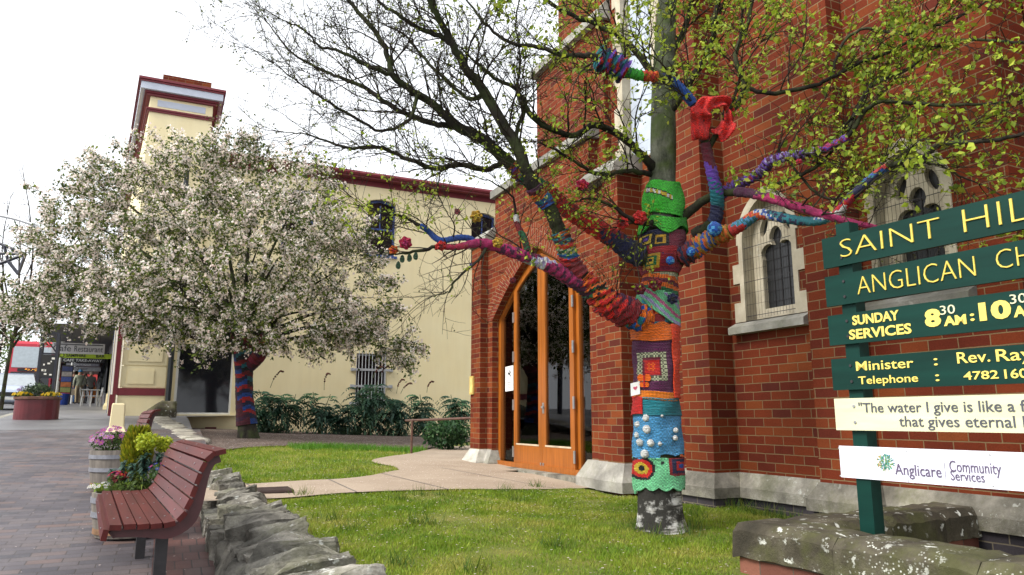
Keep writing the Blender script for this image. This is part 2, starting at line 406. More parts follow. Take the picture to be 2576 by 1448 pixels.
def text_vf(body, depth=.004, bold=0.0, spacing=1.0):
    cu = bpy.data.curves.new('t', 'FONT'); cu.body = body; cu.extrude = depth/2; cu.offset = bold; cu.resolution_u = 3; cu.space_character = spacing
    o = bpy.data.objects.new('t', cu); COL.objects.link(o); V, F = eval_mesh(o)
    bpy.data.objects.remove(o); bpy.data.curves.remove(cu); return V, F
def text_fit(body, a0, a1, z0, z1, depth=.004, bold=0.0, spacing=1.0):
    V, F = text_vf(body, depth, bold, spacing); lo, hi = V.min(0), V.max(0)
    V[:, 0] = a0+(V[:, 0]-lo[0])/(hi[0]-lo[0])*(a1-a0); V[:, 1] = z0+(V[:, 1]-lo[1])/(hi[1]-lo[1])*(z1-z0)
    V[:, 2] = (V[:, 2]-lo[2])/(hi[2]-lo[2])*depth
    return V, F
def arch_pts(c, w, zs, rise, n=10, pointed=True):
    """from left spring (+w) over apex to right spring (-w)"""
    R = (w*w+rise*rise)/(2*w); th = math.asin(min(1, rise/R)) if rise <= R else math.pi-math.asin(rise/R)
    h = [(w-R+R*math.cos(t), R*math.sin(t)) for t in np.linspace(0, th, n)]
    return [(c+a, zs+b) for a, b in h]+[(c-a, zs+b) for a, b in h[::-1][1:]]
def rect(a0, a1, z0, z1): return [(a0, z0), (a1, z0), (a1, z1), (a0, z1)]
def arch_hole(c, w, z0, zs, rise, n=10): return [(c-w, z0), (c+w, z0)]+arch_pts(c, w, zs, rise, n)

# ---------------------------------------------------------------- ground
def drape(poly_a, poly_b, fn, up, nx=10, ny=None):
    """ruled strip between two ground polylines"""
    A = crom(poly_a, 8); B = crom(poly_b, 8); n = max(len(A), len(B))
    ra = lambda P: np.array([np.interp(np.linspace(0, 1, n), np.linspace(0, 1, len(P)), P[:, k]) for k in (0, 1)]).T
    A, B = ra(A), ra(B); G = np.array([A+(B-A)*t for t in np.linspace(0, 1, nx)])
    Z = np.array([[float(fn(*q))+up for q in r] for r in G]); return np.dstack([G, Z])
def ground_sheet(name, X, Y, fn, m, kind='structure'):
    g = MB(); P = np.array([[(x, y, float(fn(x, y))) for x in X] for y in Y]); g.grid(P)
    return tag(g.build(name, m, smooth=True), kind=kind)
def lawn_mat():
    t = NT('lawn_turf'); oc = t.coord()
    c = t.ramp(t.noise(3.2, 6, .65, oc), [(.25, (.07, .10, .012)), (.45, (.14, .17, .018)), (.6, (.20, .20, .03)), (.8, (.25, .22, .06))])
    c = t.mix(.8, c, t.ramp(t.noise(70, 5, .75, oc), [(.3, .45), (.7, 1.4)]), 'MULTIPLY'); t.base(c); t.rough(.95)
    t.bump(t.noise(90, 5, .7, oc), .8, .03); return t.m
def mulch_mat():
    t = NT('bark_mulch'); oc = t.coord(); vo = t.n('ShaderNodeTexVoronoi', i_Scale=38.0); t.set(vo.inputs['Vector'], t.mix(.1, oc, t.noise(20, 3, .6, oc, 'Color')))
    c = t.ramp(t.n('ShaderNodeSeparateColor', i_Color=vo.outputs['Color']).outputs[0], [(0, (.05, .032, .026)), (.5, (.13, .085, .065)), (.85, (.22, .165, .135)), (1, (.36, .32, .29))])
    c = t.mix(.6, c, t.ramp(t.noise(1.5, 4, .6, oc), [(.35, .6), (.65, 1.2)]), 'MULTIPLY'); t.base(c); t.rough(.95); t.bump(vo.outputs['Distance'], 1, .03); return t.m
def path_mat():
    t = NT('pink_concrete_path'); oc = t.coord()
    c = t.ramp(t.noise(1.4, 5, .6, oc), [(.3, (.28, .215, .155)), (.7, (.37, .295, .22))]); c = t.mix(.7, c, t.ramp(t.noise(60, 6, .7, oc), [(.3, .72), (.7, 1.2)]), 'MULTIPLY')
    vo = t.n('ShaderNodeTexVoronoi', i_Scale=22.0); t.set(vo.inputs['Vector'], oc); c = t.mix(t.math('MULTIPLY', t.ramp(vo.outputs['Distance'], [(.07, 1), (.12, 0)]), .75), c, (.62, .56, .5))
    t.base(c); t.rough(.8); t.bump(t.noise(120, 4, .7, oc), .3, .005); return t.m
M['lawn'] = lawn_mat(); M['mulch'] = mulch_mat(); M['path'] = path_mat()
def asphalt_mat():
    t = NT('grey_asphalt'); oc = t.coord(); c = t.ramp(t.noise(.8, 5, .6, oc), [(.3, (.06, .06, .065)), (.7, (.10, .10, .105))])
    c = t.mix(.6, c, t.ramp(t.noise(150, 3, .7, oc), [(.3, .6), (.7, 1.4)]), 'MULTIPLY'); t.base(c); t.rough(.62); t.bump(t.noise(200, 3, .7, oc), .3, .004); return t.m
M['asphalt'] = asphalt_mat()
Yl = np.concatenate([np.arange(-12, 30, 1.0), np.arange(30, 100, 5.), [120, 160, 220]])
def base_z(x, y):
    k = float(kerbx(y)); a = float(zf(y)); l = float(zl(x, y))
    return min(a, l)-.2 if x > k else a-.4
ground_sheet('ground', [-150, -60, -20, -8, -4, -2, 0, 2, 6, 14, 60, 150], Yl, base_z, M['asphalt'])
tag((lambda g: (g.grid([[(float(kerbx(y))-11*(1-t), y, float(zf(y))-.135) for t in np.linspace(0, 1, 4)] for y in Yl]), g.build('road', M['asphalt']))[1])(MB()), kind='structure')
g = MB()
for i in range(len(Yl)-1):
    y0, y1 = Yl[i], Yl[i+1]; a, b = float(kerbx(y0)), float(kerbx(y1)); z0, z1 = float(zf(y0)), float(zf(y1))
    g.face([(a, y0, z0+.004), (a+.16, y0, z0+.004), (b+.16, y1, z1+.004), (b, y1, z1+.004)]); g.face([(a, y0, z0-.16), (a, y0, z0+.004), (b, y1, z1+.004), (b, y1, z1-.16)])
tag(g.build('kerb', M['stone_coping']), kind='structure')
g = MB(); YA = np.arange(-12, 17.2, .5)
g.grid([[(float(kerbx(y))*(1-t)+.16*(1-t)+.75*t, y, float(zf(y))) for t in np.linspace(0, 1, 8)] for y in YA])
tag(g.build('footpath', M['paver']), kind='structure')
g = MB(); YB = Yl[Yl >= 17]
g.grid([[(float(kerbx(y))*(1-t)+.16*(1-t)+(2.2 if y > 22 else .6)*t, y, float(zf(y))+.003) for t in np.linspace(0, 1, 8)] for y in YB])
fp2 = simple('far_grey_pavement', (.13, .13, .14), .5, .25, 1.5, .2, 80); tag(g.build('footpath', fp2), kind='structure')
g = MB()
g.grid([[(x, y, float(zf(y))+.004) for x in np.linspace(.02, .5, 3)] for y in np.arange(2, 9.6, .5)]); tag(g.build('paved_edge', M['paver_red']), kind='structure')
# lawn, mulch, garden path
XL = np.concatenate([[.92], np.arange(1.05, 5.6, .25), [7, 9, 11]]); ground_sheet('lawn', XL, np.arange(-3, 23.4, .4), lambda x, y: float(zl(x, y))+.02*math.sin(x*3.1+y*1.7)*math.sin(y*2.3-x), M['lawn'])
pl = [onlawn(*q)[:2] for q in [(500, 1268), (600, 1263), (720, 1258), (860, 1246), (1000, 1240), (1150, 1236), (1300, 1236), (1480, 1232), (1600, 1224), (1660, 1219)]]
pm = [onlawn(*q)[:2] for q in [(500, 1236), (580, 1226), (640, 1222), (760, 1214), (860, 1209), (930, 1201), (1005, 1187), (1090, 1183), (1180, 1180)]]+[np.array([5.25, 9.0]), np.array([5.3, 6.9])]
g = MB(); g.grid(drape(pl, pm, zl, .022, 14)); D0 = drape(pl, pm, zl, .026, 14)
jt = MB()
for k_ in (.18, .36, .54, .72):
    c_ = D0[:, int(k_*D0.shape[1])]; e_ = np.array([.006, .0, 0])
    for i_ in range(len(c_)-1): jt.face([c_[i_]-e_, c_[i_]+e_, c_[i_+1]+e_, c_[i_+1]-e_])
tag(jt.build('path_joint', M['asphalt']), kind='structure')
ml = [onlawn(*q)[:2] for q in [(1005, 1187), (990, 1178), (950, 1170), (935, 1163), (960, 1155), (1050, 1141), (1080, 1134), (1100, 1129)]]
mr = [np.array(q) for q in [(5.2, 10.2), (5.2, 11), (5.2, 11.6), (5.3, 12), (5.5, 13.0), (6.2, 14), (7, 15.0), (7.4, 16.2)]]
g.grid(drape(ml, mr, zl, .022, 10)); tag(g.build('garden_path', M['path'], smooth=True), kind='structure')
b0 = [onlawn(*q)[:2] for q in [(470, 1150), (540, 1141), (610, 1131), (700, 1126), (800, 1124), (900, 1127), (1000, 1132), (1070, 1133), (1100, 1128)]]
b1 = [np.array((x, 22.95)) for x in np.linspace(.3, 11, 9)]
g = MB(); g.grid(drape(b0, b1, zl, .03, 14)); tag(g.build('mulch_bed', M['mulch'], smooth=True), kind='structure')

# ---------------------------------------------------------------- brick church
church = empty('brick_church', (5.4, 7, -.8), 'red brick church with pointed stone windows and an arched timber porch door', 'church')
BR = M['brick']; SP = M['stone_pale']; SB = M['stone_base']; SC = M['stone_coping']
W1 = dict(c=5.33, w=.33, z0=.98, zs=1.80, r=.45); W2 = dict(c=3.77, w=.31, z0=.98, zs=1.76, r=.45)
wh = lambda q, e=0: arch_hole(q['c'], q['w']+e, q['z0']-e, q['zs'], q['r']+e)
plate('wall', [rect(2.97, 5.89, -1.2, 11.5), wh(W1, .02), wh(W2, .02)], .45, px_(5.4), BR, church)
mb = MB()
mb.box(5.86, 9, 1.2, 2.965, -1.2, 11.5); mb.box(5.072, 9, 5.892, 6.33, -1.2, 11.5)      # recessed bay, buttress
mb.box(5.20, 5.39, 4.235, 4.69, -1.2, 11.5)
mb.build_each('buttress', BR, church)
# facade behind the porch with the tall tower window
T = dict(c=7.29, w=.36, z0=3.25, zs=5.9, r=.55)
plate('facade_wall', [rect(6.33, 7.93, -1.2, 11.5), arch_hole(T['c'], T['w'], T['z0'], T['zs'], T['r'])], .4, px_(5.3), BR, church)
mb = MB(); mb.box(5.2, 5.62, 7.932, 9.95, 3.0, 5.55); mb.box(5.26, 5.62, 7.932, 9.3, 5.7, 11.5); mb.build_each('turret_wall', BR, church)
mb = MB(); mb.prism([(5.1, 7.9, 5.55), (5.1, 10.03, 5.55), (5.1, 10.03, 5.66), (5.26, 10.03, 5.86), (5.26, 7.9, 5.86), (5.1, 7.9, 5.66)][::-1] if False else [(5.1, 7.88, 5.5515), (5.1, 7.88, 5.66), (5.3, 7.88, 5.9), (5.66, 7.88, 5.9), (5.66, 7.88, 5.5515)], (0, 2.15, 0)); mb.build('turret_coping', SC, church)
# porch
DC, DW, DZS, DR = 9.8, 1.60, 1.66, .98
def door_arch(e=0, n=9):
    L = [(DC+DW+e, DZS)]
    out = []
    for t in np.linspace(0, 1, n):
        a = (DW+e)*(1-t); z = DZS+(DR+e*.85)*t+.10*math.sin(math.pi*t); out.append((DC+a, z))
    return out+[(2*DC-a, z) for a, z in out[::-1][1:]]
plate('porch_wall', [[(7.29, -1.2), (12.0, -1.2), (12.0, 3.05), (11.3, 3.05), (11.3, 3.83), (8.15, 3.83), (8.15, 3.05), (7.29, 3.05)], [(DC-DW, -1.1), (DC+DW, -1.1)]+door_arch()], .34, px_(5.06), BR, church)
mb = MB(); mb.box(4.94, 5.058, 7.292, 7.64, -1.2, 3.02); mb.box(4.985, 5.058, 7.641, 7.93, -1.2, 2.95); mb.box(4.92, 5.058, 11.6, 12.02, -1.2, 3.02); mb.build_each('porch_buttress', BR, church)
mb = MB(); mb.box(4.99, 5.46, 8.08, 11.37, 3.832, 3.97)
mb.prism([(4.86, 7.24, 3.052), (4.86, 7.24, 3.14), (5.02, 7.24, 3.30), (5.3, 7.24, 3.30), (5.3, 7.24, 3.052)], (0, .92, 0)); mb.prism([(4.86, 11.28, 3.052), (4.86, 11.28, 3.14), (5.02, 11.28, 3.30), (5.4, 11.28, 3.30), (5.4, 11.28, 3.052)], (0, .8, 0))
mb.build_each('porch_coping', SC, church, bevel=.012)
# voussoirs: two rings of header bricks round the door arch
mb = MB()
for ring, (e0, e1) in enumerate([(.0, .235), (.245, .48)]):
    A = door_arch(e0, 14); B = door_arch(e1, 14); s0 = 0
    for i in range(len(A)-1):
        s1 = s0+math.dist(B[i], B[i+1]); x = 5.056-.003*ring
        uv = [(0.003, s0), (0.237, s0), (.237, s1), (.003, s1)]
        mb.face([(x, *A[i]), (x, *B[i]), (x, *B[i+1]), (x, *A[i+1])], None, uv); s0 = s1
mb.build('door_arch', brick_mat('voussoir_brick', [(0, (.17, .034, .022)), (.5, (.165, .030, .013)), (1, (.21, .048, .017))], (.30, .22, .13), .24, .0862, .007), church)
# plinths
def frust(mb, x0, x1, y0, y1, e, z0, z1, z2):
    p = lambda ee, z: [(x0-ee, y0-ee, z), (x0-ee, y1+ee, z), (x1, y1+ee, z), (x1, y0-ee, z)]
    a, b, c = p(e, z0), p(e, z1), p(.004, z2)
    for q, r in ((a, b), (b, c)):
        for i in range(4):
            j = (i+1) % 4; mb.face([q[i], r[i], r[j], q[j]])
    mb.face(c)
mb = MB(); mb2 = MB()
for (x0, x1, y0, y1) in [(5.4, 5.8, 4.69, 5.885), (5.2, 5.5, 4.235, 4.69), (5.4, 5.8, 2.97, 4.23), (5.072, 5.5, 5.892, 6.33), (5.3, 5.6, 6.33, 7.28)]:
    frust(mb, x0, x1, y0, y1, .09, -.79, -.69, -.55); mb2.box(x0-.05, x1, y0-.05, y1+.05, -1.3, -.792)
mb.build_each('plinth', SB, church); mb2.build_each('footing', M['brick_dark'], church)
mb = MB()
for (x0, x1, y0, y1) in [(4.94, 5.2, 7.292, 7.64), (4.985, 5.2, 7.66, 8.18), (4.92, 5.2, 11.6, 12.02), (5.06, 5.3, 11.41, 11.59)]:
    frust(mb, x0, x1, y0, y1, .12, -.86, -.74, -.53)
mb.build_each('porch_plinth', stone_mat('smooth_pale_plinth', [(.24, .23, .20), (.40, .38, .34), (.53, .51, .46)], .25, .25, .4, 3.4, .55), church)
mb = MB(); mb.box(4.95, 5.42, DC-DW, DC+DW, -1.0, -.775); mb.build('doorstep', SB, church)
# nave body, so that nothing is hollow from the side
mb = MB(); mb.box(9.0, 16, 1.2, 12.0, -1.2, 11.4); mb.build('body_wall', BR, church)
# windows
def church_window(q, quoin=True):
    root = None
    # stone surround, 15 mm proud of the brick
    c, w, z0, zs, r = q['c'], q['w'], q['z0'], q['zs'], q['r']; e = .085
    ol = [(c-w-e, z0), (c+w+e, z0)]
    side = []; nb = 4; hs_ = (zs-z0)/nb
    for i in range(nb):
        ww = .155 if i % 2 == 0 else .06
        side += [(ww, z0+i*hs_), (ww, z0+(i+1)*hs_)]
    outer = [(c+w+a, z) for a, z in side]+arch_pts(c, w+e, zs+.001, r+e, 10)+[(c-w-a, z) for a, z in side[::-1]]
    fr = plate('window', [outer, arch_hole(c, w, z0, zs, r)], .22, lambda a, z, d: (5.385+d, a, z), SP, church)
    mb = MB(); mb.prism([(5.29, c-w-.17, z0-.13), (5.29, c-w-.17, z0-.06), (5.40, c-w-.17, z0-.004), (5.6, c-w-.17, z0-.004), (5.6, c-w-.17, z0-.13)], (0, 2*w+.34, 0)); mb.build_each('sill', SC, fr, bevel=.01)
    # tracery plate with trefoil-headed light and two small piercings
    w2 = w*.60; zc = z0+.12
    def tre(n=8):
        P = [(c-w2, zc), (c+w2, zc), (c+w2, zs-.22)]
        P += [(c+w2*.55+w2*.50*math.cos(t), zs-.13+w2*.50*math.sin(t)) for t in np.linspace(-.5, 2.2, n)]
        P += [(c+w2*.42*math.cos(t), zs+.02+w2*.6*math.sin(t)) for t in np.linspace(.0, math.pi, n)]
        P += [(c-w2*.55-w2*.50*math.cos(t), zs-.13+w2*.50*math.sin(t)) for t in np.linspace(2.2, -.5, n)]
        return P+[(c-w2, zs-.22)]
    def eye(sg): return [(c+sg*(w*.45+.052*math.cos(t)-.03*math.sin(t)), zs+.16+.10*math.sin(t)) for t in np.linspace(0, 2*math.pi, 14, endpoint=False)]
    plate('tracery', [arch_hole(c, w-.002, z0+.002, zs, r-.003), tre(), eye(1), eye(-1)], .07, lambda a, z, d: (5.53+d, a, z), SP, fr)
    mb = MB(); mb.box(5.585, 5.589, c-w, c+w, z0, zs+r)
    for k in range(1, 8):                                    # lead cames
        zz = z0+.08+k*(zs-z0)/7.5; mb.box(5.578, 5.584, c-w2, c+w2, zz, zz+.008, m=1)
    for k in (-1, 0, 1): mb.box(5.578, 5.5835, c+k*w2*.5-.004, c+k*w2*.5+.004, z0+.1, zs+.1, m=1)
    mb.build('pane', [M['glass_lead'], M['iron']], fr)
    mb = MB()
    for k in range(17):                                      # wire guard, 40 mm mesh
        a = c-w+.01+k*(2*w-.02)/16; t_ = abs(a-c)/w; top = zs+r*(1-t_**1.9)-.01
        mb.tube([(5.405, a, z0+.02), (5.405, a, top)], .0016, 3, False)
    for k in range(11):
        zz = z0+.05+k*.12
        hw = w if zz < zs else w*max(0, 1-((zz-zs)/r)**1.6)
        if hw > .05: mb.tube([(5.4075, c-hw, zz), (5.4075, c+hw, zz)], .0019 if k % 3 else .004, 3, False)
    mb.build('wire_guard', M['iron'], fr)
church_window(W1); church_window(W2)
# tower window: stone quoins, blue-white glass
outer = []
for i in range(9):
    ww = .17 if i % 2 == 0 else .09
    outer += [(T['c']+T['w']+ww, T['z0']+i*.3), (T['c']+T['w']+ww, T['z0']+(i+1)*.3)]
outer = outer+arch_pts(T['c'], T['w']+.1, T['zs']+.06, T['r']+.1, 8)+[(2*T['c']-a, z) for a, z in outer[::-1]]
fr = plate('window', [outer, arch_hole(T['c'], T['w']-.03, T['z0']+.02, T['zs'], T['r'])], .16, lambda a, z, d: (5.285+d, a, z), M['stone_pale'], church)
mb = MB(); mb.box(5.42, 5.44, T['c']-T['w'], T['c']+T['w'], T['z0'], 6.6); mb.build('pane', simple('milky_tower_glass', (.42, .47, .55), .3, .2, 4), fr)
# door
WD = M['door_wood']; xd = 5.20
fr = plate('door', [[(DC-DW-.0, -.774), (DC+DW, -.774)]+door_arch(-.002), [(DC-DW+.09, -.70), (DC+DW-.09, -.70)]+door_arch(-.10)], .14, px_(xd-.02), WD, church)
ay = lambda y, e: float(np.interp(y, *zip(*sorted(door_arch(e)))))       # soffit height of the door arch at y
yl, yc, yr = 10.74, 9.76, 8.80
mb = MB()
for y in (yl+.045, yr-.045): mb.box(xd+.0, xd+.1, y-.04, y+.04, -.698, ay(y, -.1)+.02)
mb.build_each('mullion', WD, fr, bevel=.006)
def leaf(y0, y1):
    o = [(y0, -.755), (y1, -.755), (y1, ay(y1, -.105))]+[(y, ay(y, -.105)) for y in np.linspace(y1, y0, 6)[1:-1]]+[(y0, ay(y0, -.105))]
    s = .115; i = [(y0+s, -.42), (y1-s, -.42), (y1-s, ay(y1-s, -.24))]+[(y, ay(y, -.24)) for y in np.linspace(y1-s, y0+s, 6)[1:-1]]+[(y0+s, ay(y0+s, -.24))]
    lf = plate('door_leaf', [o, i], .05, px_(xd-.045), WD, fr)
    plate('glass_pane', [i], .008, px_(xd-.02), M['glass_clear'], fr)
    mb = MB(); mb.box(xd-.051, xd-.046, y0+s-.02, y1-s+.02, -.425, -.40); mb.build('weather_bead', simple('pale_bead', (.5, .4, .28), .5), fr)
leaf(yc+.004, yl); leaf(yr, yc-.004)
for y0, y1 in ((yl+.09, DC+DW-.095), (DC-DW+.095, yr-.09)):
    i = [(y0, -.69), (y1, -.69), (y1, ay(y1, -.12)), (.5*(y0+y1), ay(.5*(y0+y1), -.12)), (y0, ay(y0, -.12))]
    plate('glass_pane', [i], .008, px_(xd+.03), M['glass_clear'], fr)
mb = MB()
for y in (yl, yr):
    for z in (-.62, .12, .9, 1.55): mb.box(xd-.062, xd-.046, y-.022, y+.022, z, z+.17)
mb.build_each('hinge', M['steel'], fr)
mb = MB(); mb.box(xd-.075, xd-.046, yc-.09, yc-.02, .14, .17); mb.box(xd-.056, xd-.046, yc-.075, yc-.03, .06, .22); mb.box(xd-.06, xd-.046, yc+.02, yc+.05, -.74, -.66); mb.box(xd-.06, xd-.046, yc-.06, yc-.03, -.74, -.66); mb.build('handle', M['steel'], fr)
mb = MB(); mb.box(xd-.08, xd+.1, DC-DW+.002, DC+DW-.002, -.773, -.70); mb.build('threshold', WD, fr)
# room behind the door, left open above so sky light brightens it
mb = MB(); mb.box(8.4, 8.8, 7.95, 12.0, -.8, 3.6); mb.box(5.42, 8.4, 11.65, 11.98, -.8, 3.6); mb.box(5.72, 8.4, 7.95, 8.15, -.8, 3.6)
mb.build_each('interior_wall', BR, church)
mb = MB(); mb.box(5.42, 8.6, 7.96, 11.97, -.98, -.785); mb.build('interior_floor', simple('brown_floor', (.09, .05, .03), .35), church)
mb = MB(); mb.box(5.42, 5.8, 7.96, 11.97, 3.3, 3.5); mb.box(6.6, 6.75, 8.15, 11.65, 1.25, 1.42); mb.box(6.6, 6.72, 9.7, 9.86, -.785, 1.25); mb.build_each('interior_beam', simple('dark_beam', (.03, .02, .014), .6), church)
mb = MB(); mb.box(8.38, 8.399, 8.9, 9.9, -.78, 1.4); mb.build('inner_door', simple('dark_inner_door', (.05, .025, .012), .4), church)
# paper notice and yellow plate
mb = MB(); p0 = onx(1271, 921, xd+.02)[1]; p1 = onx(1291, 921, xd+.02)[1]; z1 = onx(1281, 921, xd+.02)[2]; z0 = onx(1281, 985, xd+.02)[2]
pn = [(xd+.022, p0, z0), (xd+.022, p1, z0+.01), (xd+.022, p1, z1), (xd+.022, p0, z1-.01)]
mb.prism(pn, (.002, 0, 0)); py0 = (p0+p1)/2
for k in range(14):
    a, r_ = random.uniform(0, 6.28), random.uniform(0, .07); mb.box(xd+.0185, xd+.0215, py0+r_*math.cos(a)-.014, py0+r_*math.cos(a)+.014, z1-.13+.8*r_*math.sin(a)-.012, z1-.13+.8*r_*math.sin(a)+.01, m=1)
for k in range(4): mb.box(xd+.0185, xd+.0213, py0-.07, py0+.07, z1-.28-.03*k, z1-.275-.03*k, m=1)
tag(mb.build('paper_notice', [M['white'], M['ink']], origin=(xd, py0, z0)), 'white paper notice with a dark drawing taped beside the timber door', 'notice')
p = onx(1188, 970, 4.915); mb = MB(); mb.box(4.895, 4.919, p[1]-.085, p[1]+.085, p[2]-.16, p[2]+.16); mb.box(4.888, 4.894, p[1]-.06, p[1]+.06, p[2]-.13, p[2]+.13, m=1)
tag(mb.build('wall_box', [simple('yellow_box_rim', (.50, .36, .10), .5), simple('yellow_box_face', (.62, .47, .16), .5)], origin=tuple(p), bevel=.006), 'small yellow box fixed to the brick pier left of the porch door', 'wall box')

# ---------------------------------------------------------------- cream building
YC = 22.9
cream = empty('cream_building', (3, YC, -.4), 'two storey cream rendered building with maroon eaves and blue windows', 'building')
RN = M['render']
holes = [rect(.27, 1.80, .09, 2.10), rect(5.45, 6.45, .36, 2.02)]
UW = [(6.10, .50), (3.45, .50), (9.80, .46)]
def uw_hole(c, w, z0=5.27): return [(c-w, z0), (c+w, z0), (c+w, 7.06), (c+w*.5, 7.15), (c, 7.18), (c-w*.5, 7.15), (c-w, 7.06)]
plate('wall', [rect(.15, 12.5, -1.4, 7.72)]+holes+[uw_hole(c, w) for c, w in UW], .3, py_(YC), RN, cream)
for c, w in UW:
    fr = plate('window', [uw_hole(c, w-.002, 5.272), [(a, z) for a, z in [(c-w+.045, 5.33), (c+w-.06, 5.33), (c+w-.06, 7.02), (c, 7.11), (c-w+.045, 7.02)]]], .08, py_(YC+.12), M['blue'], cream)
    mb = MB(); mb.box(c-w, c+w, YC+.19, YC+.195, 5.28, 7.17); mb.build('pane', M['glass_dark'], fr)
    mb = MB(); mb.box(c-w+.07, c+w-.07, YC+.145, YC+.185, 6.15, 6.21); mb.box(c-.02, c+.02, YC+.15, YC+.185, 6.21, 7.0); mb.box(c-w-.06, c+w+.06, YC-.07, YC+.1, 5.19, 5.268); mb.build_each('sill', M['blue'], fr)
# shop window
fr = plate('shop_window', [rect(.27, 1.80, .09, 2.10), rect(.34, 1.75, .14, 2.04)], .1, py_(YC+.05), M['white'], cream)
mb = MB(); mb.box(.33, 1.76, YC+.12, YC+.13, .12, 2.06); mb.build('pane', M['glass_dark'], fr)
mb = MB(); mb.box(.2, 1.95, YC-.05, YC+.04, .03, .085); mb.box(.2, 1.95, YC-.06, YC+.02, 2.105, 2.17); mb.build_each('sill', RN, fr)
# barred window
fr = plate('barred_window', [rect(5.45, 6.45, .36, 2.02), rect(5.5, 6.40, .42, 1.96)], .08, py_(YC+.12), M['bluegrey'], cream)
mb = MB(); mb.box(5.48, 6.42, YC+.17, YC+.175, .4, 1.98); mb.build('pane', M['glass_dark'], fr)
mb = MB()
for k in range(9): mb.tube([(5.52+k*.108, YC-.05, .3), (5.52+k*.108, YC-.05, 2.08)], .013, 6)
for z in (.44, .98, 1.5): mb.box(5.30, 6.60, YC-.075, YC-.052, z-.035, z+.035); mb.box(5.27, 5.37, YC-.07, YC-.005, z-.05, z+.05); mb.box(6.53, 6.63, YC-.07, YC-.005, z-.05, z+.05)
mb.build('bar_grille', M['galv'], fr)
mb = MB(); mb.box(1.15, 1.45, YC-.02, YC-.003, -.33, -.27); mb.box(6.2, 6.5, YC-.02, YC-.003, -.42, -.34); mb.box(8.7, 8.9, YC-.02, YC-.003, 7.0, 7.2); mb.build_each('air_vent', M['maroon'], cream)
mb = MB(); mb.box(.14, 12.5, YC-.02, YC-.003, 7.58, 7.75); mb.box(.55, 12.6, YC-.32, YC+.1, 7.755, 7.80); mb.tube([(.5, YC-.33, 7.87), (12.6, YC-.33, 7.87)], .075, 8); mb.box(.55, 12.6, YC-.27, YC-.24, 7.8, 7.98)
mb.build('gutter', M['maroon'], cream)
mb = MB(); mb.face([(.7, YC-.3, 7.93), (12.6, YC-.3, 7.93), (12.6, YC+5, 9.6), (.7, YC+5, 9.6)]); mb.face([(.7, YC+5, 9.6), (12.6, YC+5, 9.6), (12.6, YC+12, 7.9), (.7, YC+12, 7.9)]); mb.build('roof', M['maroon'], cream)
# corner pier and parapet with cornice running back along the street
A = np.array([-1.02, YC-.1]); SD = np.array([-.083, .9965])
def ell(o, back=16): return [(A[0]-o, A[1]-o), (.70+o, A[1]-o), (.70+o, A[1]+1.7+o), (A[0]+.5, A[1]+1.7+o), tuple(A+SD*back+np.array([.5, 0])), tuple(A+SD*back+np.array([-o, 0]))]
def slab(mb, o, z0, z1, m=0, back=16): mb.prism([(x, y, z0) for x, y in ell(o, back)], (0, 0, z1-z0), None, m)
mb = MB(); slab(mb, 0, 4.0, 9.40); mb.build('parapet_pier', RN, cream)
mb = MB(); slab(mb, .05, 8.92, 8.98); slab(mb, .08, 8.981, 9.03); slab(mb, .10, 9.401, 9.46); slab(mb, .15, 9.461, 9.52); slab(mb, .29, 9.731, 9.79); slab(mb, .33, 9.791, 9.86); mb.build('cornice', M['maroon'], cream)
mb = MB(); slab(mb, .26, 9.521, 9.73); mb.build('fascia', M['bluegrey'], cream)
mb = MB(); mb.box(-.82, .50, A[1]-.012, A[1]-.002, 9.12, 9.32); mb.build('panel', M['bluegrey'], cream)
mb = MB(); mb.box(-.75, .62, YC+.25, YC+1.3, 9.86, 10.32); mb.build('chimney', BR, cream)
mb = MB(); mb.prism([(A[0]-.02, A[1], -1.0), (.12, A[1], -1.0), (.12, A[1]+.5, -1.0), tuple(A+SD*16+np.array([.5, 0]))+(-1.0,), tuple(A+SD*16)+(-1.0,)], (0, 0, 5.0)); mb.build('street_wall', RN, cream)
# ground floor corner pier with channelled courses
mb = MB(); pw0, pw1 = -1.10, .02; yp = YC-.22
for k in range(5):
    z0 = .82+k*.62; mb.box(pw0, pw1, yp, YC-.1, z0, z0+.585); 
    if k % 2 == 0: mb.box(pw0+.16, pw1-.3, yp-.02, yp-.002, z0+.1, z0+.48)
    else: mb.box(pw0+.16, pw1-.12, yp-.02, yp-.002, z0+.1, z0+.48)
mb.box(pw0-.03, pw1, yp-.03, YC-.1, -.9, .60); mb.box(pw0+.05, pw1-.03, yp+.02, YC-.1, .60, 3.9)
mb.build('corner_pier', RN, cream, bevel=.012)
mb = MB(); mb.box(pw0-.05, pw1+.01, yp-.05, YC-.09, .60, .80); mb.box(pw0-.22, pw0-.09, yp-.1, YC+.2, -.9, .62); mb.box(pw0-.16, pw0-.05, yp-.06, YC+.1, .62, 3.4); mb.box(pw0-.26, pw1, yp-.12, YC-.1, -.9, -.12); mb.build_each('pier_trim', M['maroon'], cream)
mb = MB()
for k, c in enumerate([0, 1, 2, 0, 1]):
    q = A+SD*(.7+k*.55); mb.box(q[0]-.28, q[0]+.1, q[1], q[1]+.3, -.4, 3.6, m=c)
mb.build_each('shopfront_pilaster', [M['white'], M['blue'], RN], cream)
mb = MB(); mb.tube([(.12, YC-.33, -.6), (.12, YC-.33, 7.6)], .075, 10); mb.box(-.0, .2, YC-.3, YC-.1, .2, .34); mb.build('drainpipe', simple('dark_green_pipe', (.012, .016, .017), .45), cream)
